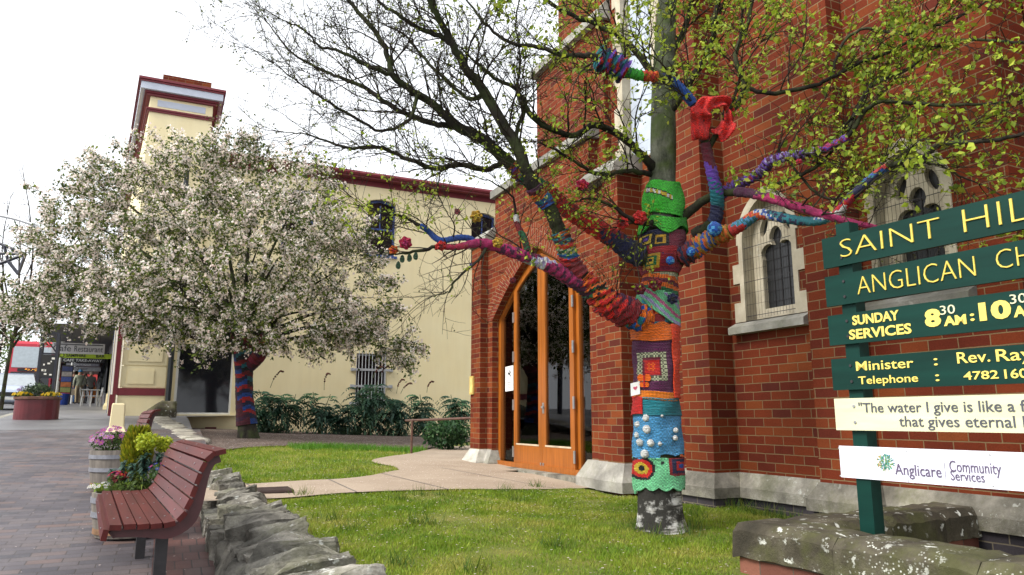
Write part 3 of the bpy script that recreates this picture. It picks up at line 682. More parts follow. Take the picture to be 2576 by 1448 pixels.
# ---------------------------------------------------------------- yarn-wrapped street tree
def P3(L): return np.array([at(*q[:3]) for q in L])
TR = [(1664, 1362, 86), (1664, 1340, 66), (1662, 1315, 58), (1660, 1285, 54), (1658, 1240, 53), (1655, 1150, 53), (1652, 1050, 53), (1650, 980, 51), (1648, 900, 48), (1646, 830, 49), (1650, 780, 47), (1655, 740, 43), (1660, 700, 41), (1665, 660, 45), (1668, 600, 46), (1668, 540, 40), (1668, 480, 35), (1668, 380, 34), (1668, 250, 32), (1672, 120, 29), (1680, 0, 25), (1690, -120, 20), (1700, -260, 12)]
DT = 6.12; K = 1/1848.0
def tcx(y): return float(np.interp(y, [q[1] for q in TR[::-1]], [q[0] for q in TR[::-1]]))
def trr(y): return float(np.interp(y, [q[1] for q in TR[::-1]], [q[2] for q in TR[::-1]]))*DT*K
base = onlawn(1664, 1345)
tree = empty('street_tree', base, 'bare budding tree whose trunk and limbs are wrapped in bright knitting', 'tree')
ecam = -np.array([at(1660, 1000, 1)[0], at(1660, 1000, 1)[1], 0]); ecam /= np.linalg.norm(ecam); erig = np.array([-ecam[1], ecam[0], 0])
def ring(cx, py, r, n, off=None):
    c = at(cx, py, DT); a = np.linspace(-math.pi, math.pi, n, endpoint=False)
    rr = r if off is None else r+off(a)
    return c+np.outer(np.cos(a)*rr, ecam)+np.outer(np.sin(a)*rr, erig)
def trunk_mesh(name, y0, y1, m, n=28, rough=.02, flare=0):
    rows = []
    for py in np.linspace(y0, y1, int(abs(y1-y0)/7)+2):
        ph = py*.013
        fl = flare*max(0, (py-1290)/70.)**2
        rows.append(ring(tcx(py), py, trr(py), n, lambda a: trr(py)*(rough*np.sin(3*a+ph)+rough*.8*np.sin(7*a-2*ph)+fl*np.maximum(0, np.sin(5*a+.6)))))
    g = MB(); g.grid(rows, None, True); return g.build(name, m, tree, smooth=True)
trunk_mesh('trunk', 1365, 1180, M['birch'], rough=.03, flare=.16)
trunk_mesh('trunk', 1182, 560, M['bark'], 20); trunk_mesh('upper_trunk', 562, -260, M['bark_up'], 20, .035)
# limbs: (px, py, distance, radius in px)
LIMBS = dict(
 A=[(1660, 655, 6.1, 26), (1600, 640, 6.05, 25), (1546, 602, 6.0, 21), (1479, 562, 5.95, 19), (1413, 517, 5.9, 18), (1378, 482, 5.85, 17), (1332, 455, 5.8, 17), (1295, 424, 5.75, 17), (1251, 383, 5.7, 16), (1214, 352, 5.65, 15), (1155, 321, 5.6, 14), (1117, 290, 5.55, 12), (1089, 262, 5.5, 11), (1049, 237, 5.45, 10), (993, 193, 5.4, 9), (980, 156, 5.4, 8), (955, 97, 5.4, 7), (902, 31, 5.35, 6), (850, -30, 5.3, 4)],
 A2=[(1155, 321, 5.6, 9), (1102, 314, 5.65, 8), (1049, 299, 5.7, 8), (1008, 280, 5.7, 7), (955, 249, 5.75, 7), (912, 218, 5.8, 6), (862, 199, 5.8, 5), (806, 174, 5.85, 4), (737, 134, 5.9, 3), (675, 62, 5.9, 1.5)],
 A3=[(993, 193, 5.4, 7), (943, 174, 5.3, 6), (902, 153, 5.25, 5), (843, 125, 5.2, 4), (806, 118, 5.2, 3.5), (769, 78, 5.15, 2.5), (706, 50, 5.1, 1.5)],
 A4=[(1276, 405, 5.72, 9), (1220, 427, 5.6, 8), (1155, 414, 5.5, 7), (1096, 425, 5.4, 7), (1046, 408, 5.3, 6), (996, 389, 5.3, 5), (949, 371, 5.2, 5), (874, 372, 5.1, 4), (818, 355, 5.1, 3), (769, 339, 5.0, 2), (706, 333, 5.0, 1.2)],
 A5=[(1049, 237, 5.45, 6), (1030, 300, 5.3, 5), (960, 330, 5.2, 4), (880, 290, 5.1, 4), (800, 240, 5.0, 3), (740, 200, 5.0, 2), (690, 160, 4.9, 1.2)],
 B=[(1640, 800, 6.08, 26), (1585, 790, 5.95, 27), (1528, 762, 5.82, 25), (1478, 712, 5.75, 22), (1439, 669, 5.7, 21), (1426, 629, 5.66, 19), (1407, 584, 5.62, 19), (1394, 549, 5.58, 19), (1372, 509, 5.55, 18), (1346, 477, 5.5, 18), (1330, 442, 5.45, 17), (1298, 367, 5.4, 16), (1264, 311, 5.35, 15), (1220, 234, 5.3, 14), (1173, 174, 5.2, 12), (1142, 118, 5.1, 11), (1111, 62, 5.0, 9), (1080, 0, 4.9, 8), (1040, -80, 4.8, 5)],
 B2=[(1142, 118, 5.1, 8), (1105, 90, 5.1, 7), (1049, 69, 5.1, 6), (1002, 37, 5.0, 5), (955, 6, 5.0, 4), (900, -40, 5.0, 2)],
 B3=[(1220, 234, 5.3, 7), (1180, 250, 5.4, 6), (1120, 200, 5.5, 5), (1060, 140, 5.6, 4), (1020, 90, 5.7, 3), (960, 60, 5.7, 2)],
 B4=[(1298, 367, 5.4, 7), (1302, 320, 5.5, 6), (1318, 285, 5.5, 5), (1300, 230, 5.6, 4), (1310, 150, 5.6, 3), (1296, 60, 5.7, 2.4), (1310, -20, 5.7, 1.5)],
 C=[(1610, 790, 6.0, 20), (1566, 768, 5.9, 21), (1500, 738, 5.8, 19), (1440, 704, 5.7, 15), (1385, 672, 5.6, 13), (1310, 642, 5.5, 11), (1215, 613, 5.4, 9), (1150, 622, 5.3, 6), (1100, 622, 5.3, 5), (1040, 634, 5.2, 4), (995, 640, 5.15, 2)],
 C2=[(1196, 612, 5.4, 6), (1180, 600, 5.4, 6), (1150, 599, 5.35, 6), (1115, 606, 5.3, 6), (1095, 599, 5.3, 6), (1080, 585, 5.3, 5), (1060, 570, 5.25, 5), (1020, 550, 5.2, 4), (980, 540, 5.1, 3), (930, 530, 5.1, 2), (890, 500, 5.0, 1)],
 C3=[(1226, 620, 5.4, 5), (1205, 655, 5.35, 4), (1165, 685, 5.3, 3.4), (1140, 715, 5.3, 3), (1132, 735, 5.3, 2), (1090, 745, 5.25, 1.2)],
 C4=[(1330, 640, 5.5, 5), (1318, 600, 5.5, 5), (1300, 560, 5.5, 4), (1290, 500, 5.5, 3), (1240, 460, 5.4, 2), (1180, 440, 5.4, 1.2)],
 D=[(1690, 655, 6.05, 26), (1740, 632, 5.95, 20), (1790, 601, 5.85, 16), (1830, 586, 5.75, 13), (1866, 566, 5.65, 12), (1905, 541, 5.55, 11), (1950, 545, 5.45, 10), (2010, 556, 5.3, 9), (2060, 556, 5.2, 9), (2105, 538, 5.1, 9), (2140, 497, 5.0, 9), (2185, 456, 4.9, 8), (2240, 418, 4.8, 8), (2312, 404, 4.65, 8), (2344, 376, 4.6, 7), (2380, 360, 4.5, 7), (2472, 356, 4.4, 6), (2576, 336, 4.3, 5), (2660, 300, 4.2, 3)],
 D2=[(2312, 404, 4.65, 4), (2370, 420, 4.6, 3), (2420, 445, 4.6, 2.4), (2480, 470, 4.55, 1.5)],
 E=[(1700, 560, 6.1, 15), (1750, 520, 6.0, 12), (1815, 486, 5.8, 11), (1880, 486, 5.6, 10), (1960, 506, 5.4, 9), (2050, 535, 5.2, 8), (2150, 562, 5.0, 6), (2205, 572, 4.95, 3)],
 F=[(1806, 492, 5.8, 10), (1850, 468, 5.75, 10), (1890, 448, 5.65, 10), (1920, 428, 5.6, 9), (1940, 405, 5.5, 9), (2000, 390, 5.4, 8), (2060, 380, 5.3, 7), (2132, 345, 5.2, 6), (2180, 276, 5.1, 6), (2232, 256, 5.0, 5), (2332, 264, 4.8, 5), (2432, 264, 4.6, 4), (2540, 256, 4.5, 3), (2620, 240, 4.4, 2)],
 F2=[(2132, 330, 5.2, 5), (2188, 220, 5.2, 6), (2280, 176, 5.0, 5), (2352, 120, 4.9, 5), (2452, 100, 4.7, 4), (2576, 108, 4.5, 4), (2650, 90, 4.4, 3)],
 F3=[(1932, 472, 5.6, 4), (2032, 432, 5.4, 5), (2090, 384, 5.3, 4), (2140, 300, 5.2, 3), (2200, 240, 5.1, 2)],
 F4=[(1960, 380, 5.7, 3), (2010, 440, 5.5, 3.5), (2060, 490, 5.4, 3.5), (2110, 500, 5.3, 3), (2160, 480, 5.2, 2), (2210, 450, 5.1, 1.4)],
 G=[(1750, 590, 6.0, 17), (1795, 560, 5.85, 15), (1804, 520, 5.8, 14), (1803, 488, 5.75, 14), (1792, 440, 5.7, 12), (1778, 380, 5.65, 11), (1768, 330, 5.6, 11), (1756, 285, 5.55, 10), (1735, 250, 5.5, 10), (1700, 212, 5.45, 10), (1665, 196, 5.4, 10), (1620, 192, 5.35, 10), (1580, 182, 5.3, 10), (1535, 158, 5.25, 10), (1480, 140, 5.2, 8), (1420, 140, 5.2, 7), (1360, 120, 5.2, 6), (1290, 110, 5.2, 5), (1230, 70, 5.2, 4), (1180, 10, 5.2, 3)],
 G2=[(1778, 380, 5.65, 8), (1830, 300, 5.6, 8), (1870, 220, 5.6, 7), (1850, 140, 5.6, 7), (1880, 60, 5.6, 6), (1900, -40, 5.6, 5)],
 G3=[(1870, 220, 5.6, 6), (1932, 236, 5.5, 6), (2032, 220, 5.4, 6), (2092, 196, 5.3, 5), (2156, 164, 5.2, 5), (2236, 132, 5.1, 4), (2292, 100, 5.0, 4), (2332, 50, 5.0, 3), (2380, -20, 4.9, 2)],
 G4=[(2092, 196, 5.3, 4), (2120, 110, 5.3, 4), (2180, 72, 5.2, 4), (2264, 88, 5.1, 4), (2372, 60, 4.9, 4), (2452, 24, 4.8, 3), (2520, -20, 4.7, 2)],
 H=[(1645, 425, 6.1, 14), (1620, 396, 6.0, 11), (1568, 348, 5.9, 10), (1500, 316, 5.8, 9), (1448, 340, 5.7, 8), (1400, 330, 5.6, 8), (1340, 296, 5.5, 8), (1298, 224, 5.4, 6), (1251, 202, 5.35, 5), (1205, 165, 5.3, 4), (1160, 120, 5.2, 2)],
 I=[(1672, 300, 6.1, 14), (1740, 200, 6.0, 10), (1790, 110, 5.9, 8), (1800, 30, 5.8, 7), (1830, -60, 5.8, 5)],
 J=[(1670, 230, 6.1, 12), (1600, 130, 6.0, 9), (1520, 70, 5.9, 7), (1440, 40, 5.8, 6), (1360, -10, 5.7, 5), (1280, -60, 5.6, 3)],
 K=[(1672, 160, 6.1, 10), (1720, 80, 6.2, 8), (1740, 0, 6.2, 6), (1750, -80, 6.2, 4)],
 L=[(1640, 440, 6.1, 8), (1580, 430, 5.9, 6), (1510, 440, 5.8, 5), (1450, 410, 5.7, 4), (1400, 380, 5.6, 3), (1350, 360, 5.6, 2)],
 N=[(1650, 560, 6.05, 8), (1600, 560, 5.8, 6), (1540, 520, 5.7, 4), (1480, 500, 5.6, 3), (1420, 520, 5.5, 2)],
)
LP = {}
for k, L in LIMBS.items():
    q = crom(np.array([(*at(a, b, d), r*d*K) for a, b, d, r in L]), 5); LP[k] = q
    jit = .004*rng.standard_normal((len(q), 3)); jit[0] = 0
    g = MB(); g.tube(q[:, :3]+jit, q[:, 3], 9 if L[0][3] > 9 else 6)
    g.build('limb', M['bark'], tree, smooth=True)
# side branches and twigs
def rnd_unit():
    v = rng.standard_normal(3); return v/np.linalg.norm(v)
tw = [[], []]     # verts, quads
tn = [0]
leafpos = []
def twig_tube(P, r0, r1, n=3):
    k = len(P); T = np.gradient(P, axis=0); T /= np.linalg.norm(T, axis=1)[:, None]+1e-9
    A = np.cross(T, np.array([.3, .2, .93])); A /= np.linalg.norm(A, axis=1)[:, None]+1e-9; B = np.cross(T, A)
    R = np.linspace(r0, r1, k)[:, None, None]; an = np.arange(n)*2*np.pi/n
    V = P[:, None, :]+R*(np.cos(an)[None, :, None]*A[:, None, :]+np.sin(an)[None, :, None]*B[:, None, :])
    i = np.arange(k-1)[:, None]*n+np.arange(n)[None, :]; j = np.arange(k-1)[:, None]*n+(np.arange(n)[None, :]+1) % n
    tw[0].append(V.reshape(-1, 3)); tw[1].append((np.stack([i, j, j+n, i+n], -1).reshape(-1, 4)+tn[0])); tn[0] += k*n
def grow(p, d, L, r, lvl, dens, droop):
    k = max(4, int(L/.07)+2) if lvl < 3 else 4
    P = [p]; dd = d.copy()
    for _ in range(k-1):
        dd = dd+.20*rnd_unit()+np.array([0, 0, droop]); dd /= np.linalg.norm(dd); q = P[-1]+dd*L/(k-1)
        if q[0] > 4.9 and q[1] < 7: q[0] = 4.9
        P.append(q)
    P = np.array(P); twig_tube(P, r, max(r*.35, .0011), 4 if lvl == 1 else 3)
    if lvl >= 2:
        for q in P[1:]:
            if rng.random() < .62*dens: leafpos.append((q, dens))
    else:
        if rng.random() < dens: leafpos.append((P[-1], dens))
    if lvl < 3:
        m = int(L/(.075 if lvl == 1 else .10)*(.75+.5*rng.random()))
        for _ in range(m):
            t = .12+.85*rng.random(); i = min(int(t*(k-1)), k-2); b = P[i]+(P[i+1]-P[i])*rng.random()
            td = P[i+1]-P[i]; td /= np.linalg.norm(td); nd = td*.75+.85*rnd_unit()+np.array([0, 0, .10]); nd /= np.linalg.norm(nd)
            grow(b, nd, L*(.30+.3*rng.random()) if lvl == 1 else (.05+.12*rng.random()), max(r*.5, .0017), lvl+1, dens, droop)
DENS = dict(A=.35, A2=.30, A3=.3, A4=.3, A5=.3, B=.4, B2=.4, B3=.4, B4=.5, C=.5, C2=.9, C3=.05, C4=.8, D=1, D2=1, E=.5, F=1.1, F2=1.1, F3=1., F4=1., G=1.1, G2=1.2, G3=1.2, G4=1.2, H=.7, I=1.3, J=1.1, K=1.3, L=1., N=.9)
for k, q in LP.items():
    den = DENS[k]; pts = q[:, :3]; seg = np.linalg.norm(np.diff(pts, axis=0), axis=1); cum = np.concatenate([[0], np.cumsum(seg)]); Lt = cum[-1]
    start = .45 if k in 'ABD' else (.5 if k in ('C', 'E') else .12)
    if k == 'G': start = .3
    step = .085 if den > .6 else .058
    if k in ('C', 'D', 'E'): step = .13
    s = start*Lt
    while s < Lt:
        i = min(np.searchsorted(cum, s)-1, len(pts)-2); i = max(i, 0); b = pts[i]+(pts[i+1]-pts[i])*((s-cum[i])/max(seg[i], 1e-6))
        td = pts[i+1]-pts[i]; td /= np.linalg.norm(td)
        nd = td*.8+.75*rnd_unit()+np.array([-.05, -.05, .18]); nd /= np.linalg.norm(nd)
        fr_ = s/Lt
        grow(b, nd, (.28+.50*rng.random())*(1.1-.35*fr_)*(.75 if k in ('C', 'E', 'C3') else 1), min(max(.0035, q[i, 3]*.35), .009), 1, den, .01 if den < .6 else -.01)
        s += step*(.6+.8*rng.random())
    e = pts[-1]; td = pts[-1]-pts[-3]; td /= np.linalg.norm(td)
    for _ in range(3): grow(e, (td+.3*rnd_unit())/np.linalg.norm(td+.3*rnd_unit()), .35+.3*rng.random(), .003, 1, den, 0)
# a few suckers near the fork on the left
for _ in range(14):
    b = at(1540+rng.uniform(-14, 14), 742, 5.8); nd = np.array([0, 0, 1.])+.45*rnd_unit(); grow(b, nd/np.linalg.norm(nd), .25+.25*rng.random(), .003, 2, .5, 0)
mesh_obj('twigs', np.vstack(tw[0]), np.vstack(tw[1]), M['twig'], tree)
def leaf_cloud(pos, size, cols, per=1, spread=.03, fold=.35, flat=None, aspect=.62):
    """leaf-shaped quads (two folded halves) scattered round points"""
    pos = np.repeat(np.asarray(pos), per, axis=0); n = len(pos); pos = pos+spread*rng.standard_normal((n, 3))
    d = rng.standard_normal((n, 3)); d[:, 2] -= .25; d /= np.linalg.norm(d, axis=1)[:, None]
    s = np.cross(d, rng.standard_normal((n, 3))); s /= np.linalg.norm(s, axis=1)[:, None]; u = np.cross(d, s)
    L = (size*(.45+1.15*rng.random(n)**1.4))[:, None]; W = L*aspect*.5
    a = pos; t = pos+d*L; l = pos+d*L*.45+s*W+u*W*fold; r = pos+d*L*.45-s*W+u*W*fold
    V = np.stack([a, l, t, r], 1).reshape(-1, 3); F = (np.arange(n)[:, None]*4+np.array([[0, 1, 2, 3]]))
    F = np.stack([np.stack([F[:, 0], F[:, 1], F[:, 2]], 1), np.stack([F[:, 0], F[:, 2], F[:, 3]], 1)], 1).reshape(-1, 3)
    c = np.asarray(cols)[rng.integers(0, len(cols), n)]*(.75+.5*rng.random((n, 1)))
    return V, F, np.repeat(c, 2, axis=0)
lp = np.array([q for q, d in leafpos]); ld = np.array([d for q, d in leafpos])
YG = [(.24, .34, .022), (.32, .43, .03), (.40, .47, .05), (.16, .24, .02), (.28, .30, .03)]
big = lp[ld > .6]; lpd = ld[ld > .6]; small = lp[ld <= .6]
hi_ = big[lpd > .95]; lo_ = big[lpd <= .95]; V1, F1, c1 = leaf_cloud(hi_[rng.random(len(hi_)) < .34], .040, YG, 4, .017); V3, F3, c3 = leaf_cloud(lo_[rng.random(len(lo_)) < .34], .027, YG, 4, .012); V2, F2, c2 = leaf_cloud(small, .017, [(.12, .15, .03), (.17, .20, .05), (.08, .08, .03)], 2, .012)
mesh_obj('leaves', np.vstack([V1, V2, V3]), np.vstack([F1, F2+len(V1), F3+len(V1)+len(V2)]), M['leaf'], tree, cols=np.vstack([c1, c2, c3]))
print('twig quads', tn[0], 'leaves', len(F1)+len(F2))

# ---------------------------------------------------------------- knitting
YARN = dict(orange=(.75, .14, .006), red=(.60, .014, .010), dred=(.24, .009, .014), maroon=(.14, .007, .024), purple=(.085, .010, .055), magenta=(.42, .014, .12), violet=(.16, .06, .46), lilac=(.42, .36, .62),
    mint=(.20, .66, .33), green=(.05, .50, .03), dgreen=(.012, .15, .05), teal=(.012, .20, .25), blue=(.012, .09, .44), sky=(.08, .33, .62), navy=(.010, .013, .07), white=(.72, .72, .70), cream=(.46, .47, .30), yellow=(.60, .42, .03),
    pink=(.58, .12, .28), black=(.010, .009, .012), gold=(.50, .28, .02), brown=(.07, .03, .02), crimson=(.45, .01, .06))
Y_ = lambda k: np.array(YARN[k])
KNIT = 'knitted and crocheted covers on the street tree'
def trunk_wrap(name, label, lo, hi, colf, dr=.012, n=96, a0=-math.pi, a1=math.pi, step=3.2, ruff=.004, bulge=0.0):
    """lo(a), hi(a): lower/upper pixel rows; colf(a, py, X) -> colour"""
    full = a1-a0 > 6.2
    A = np.linspace(a0, a1, n, endpoint=not full); ys0 = np.array([lo(a) for a in A]); ys1 = np.array([hi(a) for a in A])
    k = int(max(4, (ys0-ys1).max()/step)); rows = []; cols = []
    for i in range(k+1):
        t = i/k; row = []; cr = []
        for j, a in enumerate(A):
            py = ys0[j]+(ys1[j]-ys0[j])*t; c = at(tcx(py), py, DT); w = ruff*(math.sin(a*42+(i % 2)*math.pi)*.9+math.sin(i*2.1)*.5)+.010*math.sin(3.1*a+py*.05)*math.sin(py*.031+a)+.003*(rng.random()-.5)
            r = trr(py)*1.05+dr+w+bulge*math.sin(math.pi*t)+.012*math.sin(2.3*a+py*.02)*.6
            if t in (0, 1) and dr > .01: r += .004
            row.append(c+ecam*math.cos(a)*r+erig*math.sin(a)*r); cr.append(np.clip(np.array(colf(a, py, math.sin(a)*trr(py)/(DT*K)))*(.86+.28*rng.random()), 0, 1))
        rows.append(row); cols.append(cr)
    g = MB(); L = np.array(rows); uvf = lambda i, j: (j/n*(a1-a0)*.17, i*step*DT*K)
    g.grid(L, cols, full, uvf)
    # inner face so that the cover has thickness
    ins = MB(); c = .5*(L.min((0, 1))+L.max((0, 1)))
    o = g.build(name, M['yarn'], origin=tuple(at(tcx(float(ys0.mean())), float(ys0.mean()), DT)), smooth=True)
    so_ = o.modifiers.new('Solidify', 'SOLIDIFY'); so_.thickness = .008; so_.offset = -1
    return tag(o, label, 'knitted cover', KNIT)
cst = lambda v: (lambda a: v)
def granny(dx, dy, rings):
    m = max(abs(dx), abs(dy))
    for lim, k in rings:
        if m < lim: return Y_(k)
    return None
def f_mint(a, py, X):
    d = math.hypot(X+36, (py-1178)*.9)
    if d < 6: return Y_('black')
    if d < 13: return Y_('yellow')
    if d < 21: return Y_('red')
    if d < 27: return Y_('black')
    g_ = granny(X-46, (py-1172), [(5, 'blue'), (11, 'red'), (17, 'navy'), (23, 'dred')])
    if g_ is not None: return g_
    if math.hypot(X-8, py-1163) < 4: return Y_('black')
    return Y_('mint')*(.7 if (int(py/4)+int(a*14)) % 2 else 1.08)
trunk_wrap('crochet_band', 'mint green crochet band with a round flower patch, lowest on the tree trunk', lambda a: 1222+9*abs(math.sin(a*5.5))+(14*math.exp(-((a+1.3)/.3)**2)), cst(1150), f_mint, .016)
trunk_wrap('crochet_band', 'sky blue crochet band dotted with white pompoms on the tree trunk', lambda a: 1155-5*abs(math.sin(a*4))-(0 if a < .1 else 9), cst(1043), lambda a, py, X: Y_('sky')*(.72 if (int(py/5)+int(a*12)) % 2 else 1.1)*(.85 if 1098 < py < 1104 else 1), .014)
trunk_wrap('knitted_band', 'plain dark teal knitted band on the tree trunk above the sky blue crochet', cst(1046), lambda a: 1004+2*math.sin(a*3), lambda a, py, X: Y_('teal')*(1 if int(py/3) % 2 else .8), .020)
trunk_wrap('knitted_patch', 'small red knitted patch left of the teal band on the tree trunk', lambda a: 1048+6*math.sin(a*2), lambda a: 1000+2*math.sin(a*9), lambda a, py, X: Y_('red'), .030, 24, -1.6, -.55)
def f_granny(a, py, X):
    dx, dy = X+10, py-928
    m = max(abs(dx), abs(dy)*.95)
    if m < 9: return Y_('orange') if (int(dx/3)+int(dy/3)) % 2 else Y_('red')
    if m < 17: return Y_('red')*.8
    if m < 21: return Y_('maroon')
    if m < 33: return Y_('cream')*(1.05 if (int(dx/4)+int(dy/4)) % 2 else .22)
    return Y_('purple')*(.7+.8*((int(py/4)+int(a*15)) % 2))
trunk_wrap('crochet_blanket', 'purple granny square blanket with a cream ring and orange centre round the trunk', cst(1001), cst(858), f_granny, .010)
trunk_wrap('knitted_band', 'narrow bright orange knitted band under the purple granny square', lambda a: 1008+3*math.sin(a*2), lambda a: 988+4*math.sin(a*1.5), lambda a, py, X: Y_('orange')*(1.15 if int(a*16) % 2 else .9)+np.array([.03, .06, 0]), .018, 60, -1.7, 1.2)
trunk_wrap('knitted_strip', 'orange red knitted strip down the right edge of the purple granny square', cst(1003), cst(822), lambda a, py, X: Y_('red')*1.15+np.array([.1, .045, 0]), .030, 20, .78, 1.75)
trunk_wrap('crochet_frill', 'orange scalloped crochet frill round the trunk above the purple granny square', lambda a: 860+4*math.cos(a*2), lambda a: 823-7*abs(math.sin(a*4.2)), lambda a, py, X: Y_('orange')*(.78 if int(py/3.5) % 2 else 1.1), .024)
def f_shawl(a, py, X):
    s = (py-(752+X*.95))
    k = int((s+60)//9) % 5
    return Y_(['mint', 'mint', 'pink', 'mint', 'lilac'][k])*(.75 if int(a*18+py/4) % 2 else 1.1)
trunk_wrap('crochet_shawl', 'mint and pink striped crochet shawl slung diagonally across the upper trunk', lambda a: 790+36*math.sin(max(-1.4, min(1.4, a))), lambda a: 741+14*math.sin(a)+2*math.sin(a*9), f_shawl, .030, 80, -2.2, 2.2)
trunk_wrap('knitted_wrap', 'dark wrap of navy, red and orange patches between the orange frill and the striped shawl', cst(826), cst(742), lambda a, py, X: Y_(['navy', 'red', 'orange', 'dred', 'teal', 'black'][(int(a*2.1+9)+int(py/19)) % 6]), .008)
trunk_wrap('crochet_band', 'orange, green and cream striped crochet band below the fork of the tree', cst(746), cst(690), lambda a, py, X: Y_(['orange', 'dgreen', 'mint', 'cream', 'orange', 'maroon'][int((py+X*-.18)/10) % 6])*(.75 if int(a*17) % 2 else 1.1), .018)
def f_fork(a, py, X):
    for (cx, cy, rings) in [(-22, 668, [(3, 'black'), (7, 'yellow'), (12, 'dgreen'), (17, 'gold'), (21, 'dred')]), (-36, 612, [(4, 'violet'), (8, 'navy'), (12, 'yellow'), (16, 'black')]), (-6, 618, [(6, 'black'), (11, 'gold'), (15, 'black')])]:
        g_ = granny(X-cx, py-cy, rings)
        if g_ is not None: return g_
    if 632 < py+X*-.2 < 652: return Y_('dred')*1.3
    if py > 655: return Y_('dred') if int(py/9) % 2 else Y_('maroon')*1.3
    return Y_('navy') if X < 10 else Y_('maroon')
trunk_wrap('crochet_wrap', 'dark maroon and navy crochet with flower squares round the fork of the tree', cst(694), cst(588), f_fork, .022, bulge=.03)
def f_green(a, py, X):
    s = (py-497)-(X+10)*.55
    if abs(s) < 7 and -32 < X < 18: return Y_('black') if (abs(s) > 4.5) else (Y_('white') if int(X/5) % 2 else Y_('yellow'))
    return Y_('green')*(.75 if (int(py/4)+int(a*13)) % 2 else 1.12)
trunk_wrap('crochet_band', 'bright green crochet sleeve with a zigzag trim high on the trunk', lambda a: 548+9*math.sin(a), lambda a: 466+3*math.sin(a*3), f_green, .022, bulge=.02)
trunk_wrap('crochet_band', 'bright green crochet frill drooping in points just above the tree fork', lambda a: 588+13*math.sin(a*4+.7)*abs(math.cos(a)), lambda a: 558+5*math.sin(a*3), lambda a, py, X: Y_('green')*(.7 if (int(py/4)+int(a*15)) % 2 else 1.1), .05)
def blob(name, label, c, r, col, col2=None, cat='pompom', rough=.14, sc=(1, 1, 1), group='woollen pompoms on the street tree'):
    g = MB(); nu, nv = 14, 9; rows = []; cs = []
    for i in range(nv+1):
        th = math.pi*i/nv; row = []; cr = []
        for j in range(nu):
            ph = 2*math.pi*j/nu; k = 1+rough*(rng.random()-.5)*2
            row.append(np.array(c)+r*k*np.array([sc[0]*math.sin(th)*math.cos(ph), sc[1]*math.sin(th)*math.sin(ph), sc[2]*math.cos(th)])); cr.append(np.array(col2 if col2 is not None and rng.random() < .35 else col)*(.7+.5*rng.random()))
        rows.append(row); cs.append(cr)
    g.grid(rows, cs, True); return tag(g.build(name, M['yarn'], origin=tuple(c), smooth=True), label, cat, group)
def on_trunk(px, py, out=.02):
    r = trr(py)*1.05+out; s = max(-.98, min(.98, (px-tcx(py))*DT*K/r)); return at(tcx(py), py, DT)+erig*s*r+ecam*math.sqrt(1-s*s)*r
WP = [(1627, 1052, 7), (1606, 1068, 6), (1629, 1080, 8), (1605, 1094, 6), (1612, 1112, 7), (1638, 1113, 7), (1660, 1115, 4), (1624, 1140, 8), (1698, 1082, 5), (1697, 1101, 5), (1665, 1047, 3)]
for px, py, r in WP: blob('pompom', 'white woollen pompom sewn to the sky blue crochet band', on_trunk(px, py, .026), r*1.25*DT*K, Y_('white'))
def limb_wrap(name, label, k, stops, f0, f1, dr=.008, n=14, cols=None, fuzz=.10, stripe=None):
    q = LP[k]; m = len(q)-1; t = np.linspace(f0*m, f1*m, max(8, int(abs(f1-f0)*m*5))); i = np.clip(t.astype(int), 0, m-1); fr_ = (t-i)[:, None]
    P = q[i]+(q[i+1]-q[i])*fr_; R = P[:, 3]*1.12+dr; R = R*(1+.13*fuzz*(rng.random(len(R))-.5)*2)
    T = np.gradient(P[:, :3], axis=0); T /= np.linalg.norm(T, axis=1)[:, None]; A = np.cross(T, [0.1, .05, 1]); A /= np.linalg.norm(A, axis=1)[:, None]; B = np.cross(T, A)
    an = np.linspace(0, 2*np.pi, n, endpoint=False)
    ph = rng.random()*6
    wob = 1+fuzz*.6*np.sin(3*an[None, :]+ph+np.arange(len(R))[:, None]*.9)+fuzz*1.1*(rng.random((len(R), n))-.5)
    V = P[:, None, :3]+(R[:, None]*wob)[:, :, None]*(np.cos(an)[None, :, None]*A[:, None]+np.sin(an)[None, :, None]*B[:, None])
    ks = [s[0] for s in stops]; cc = []
    for a in range(len(R)):
        u = a/max(1, len(R)-1); row = []
        for b in range(n):
            uu = u+.05*math.sin(an[b]+ph)+.02*math.sin(3*an[b]-ph); e = 0
            for z in range(len(ks)):
                if uu >= ks[z]: e = z
            c = stops[e][1]
            if isinstance(c, (list, tuple)): c = c[(int(a/3.3+.8*math.sin(b*.9+ph))+int((b+a*.35)/4)) % len(c)]
            row.append(np.clip(Y_(c)*(.72+.5*rng.random()), 0, 1))
        cc.append(row)
    g = MB(); g.grid(V, cc, True, lambda i, j: (j/n*.25, i*.018)); g.face(V[0][::-1], tuple(cc[0][0])); g.face(V[-1], tuple(cc[-1][0]))
    return tag(g.build(name, M['yarn'], origin=tuple(P[0, :3]), smooth=True), label, 'knitted cover', KNIT)
fidx = lambda k, i: i/(len(LIMBS[k])-1)
limb_wrap('knitted_sleeve', 'purple and magenta fluffy sleeve with a lilac cuff on the long low left limb', 'C', [(0, 'purple'), (.38, ['magenta', 'purple', 'magenta']), (.64, ['lilac', 'white']), (.73, ['magenta', 'purple']), (.9, 'magenta')], fidx('C', .7), fidx('C', 6.1), .010, fuzz=.16)
limb_wrap('knitted_sleeve', 'thin crimson sleeve near the tip of the long low left limb', 'C', [(0, 'magenta'), (.3, 'crimson'), (.8, 'red')], fidx('C', 6.15), fidx('C', 8.1), .006)
limb_wrap('knitted_sleeve', 'bright blue sleeve curling over the low left limb', 'C2', [(0, 'blue')], 0, fidx('C2', 6.1), .004)
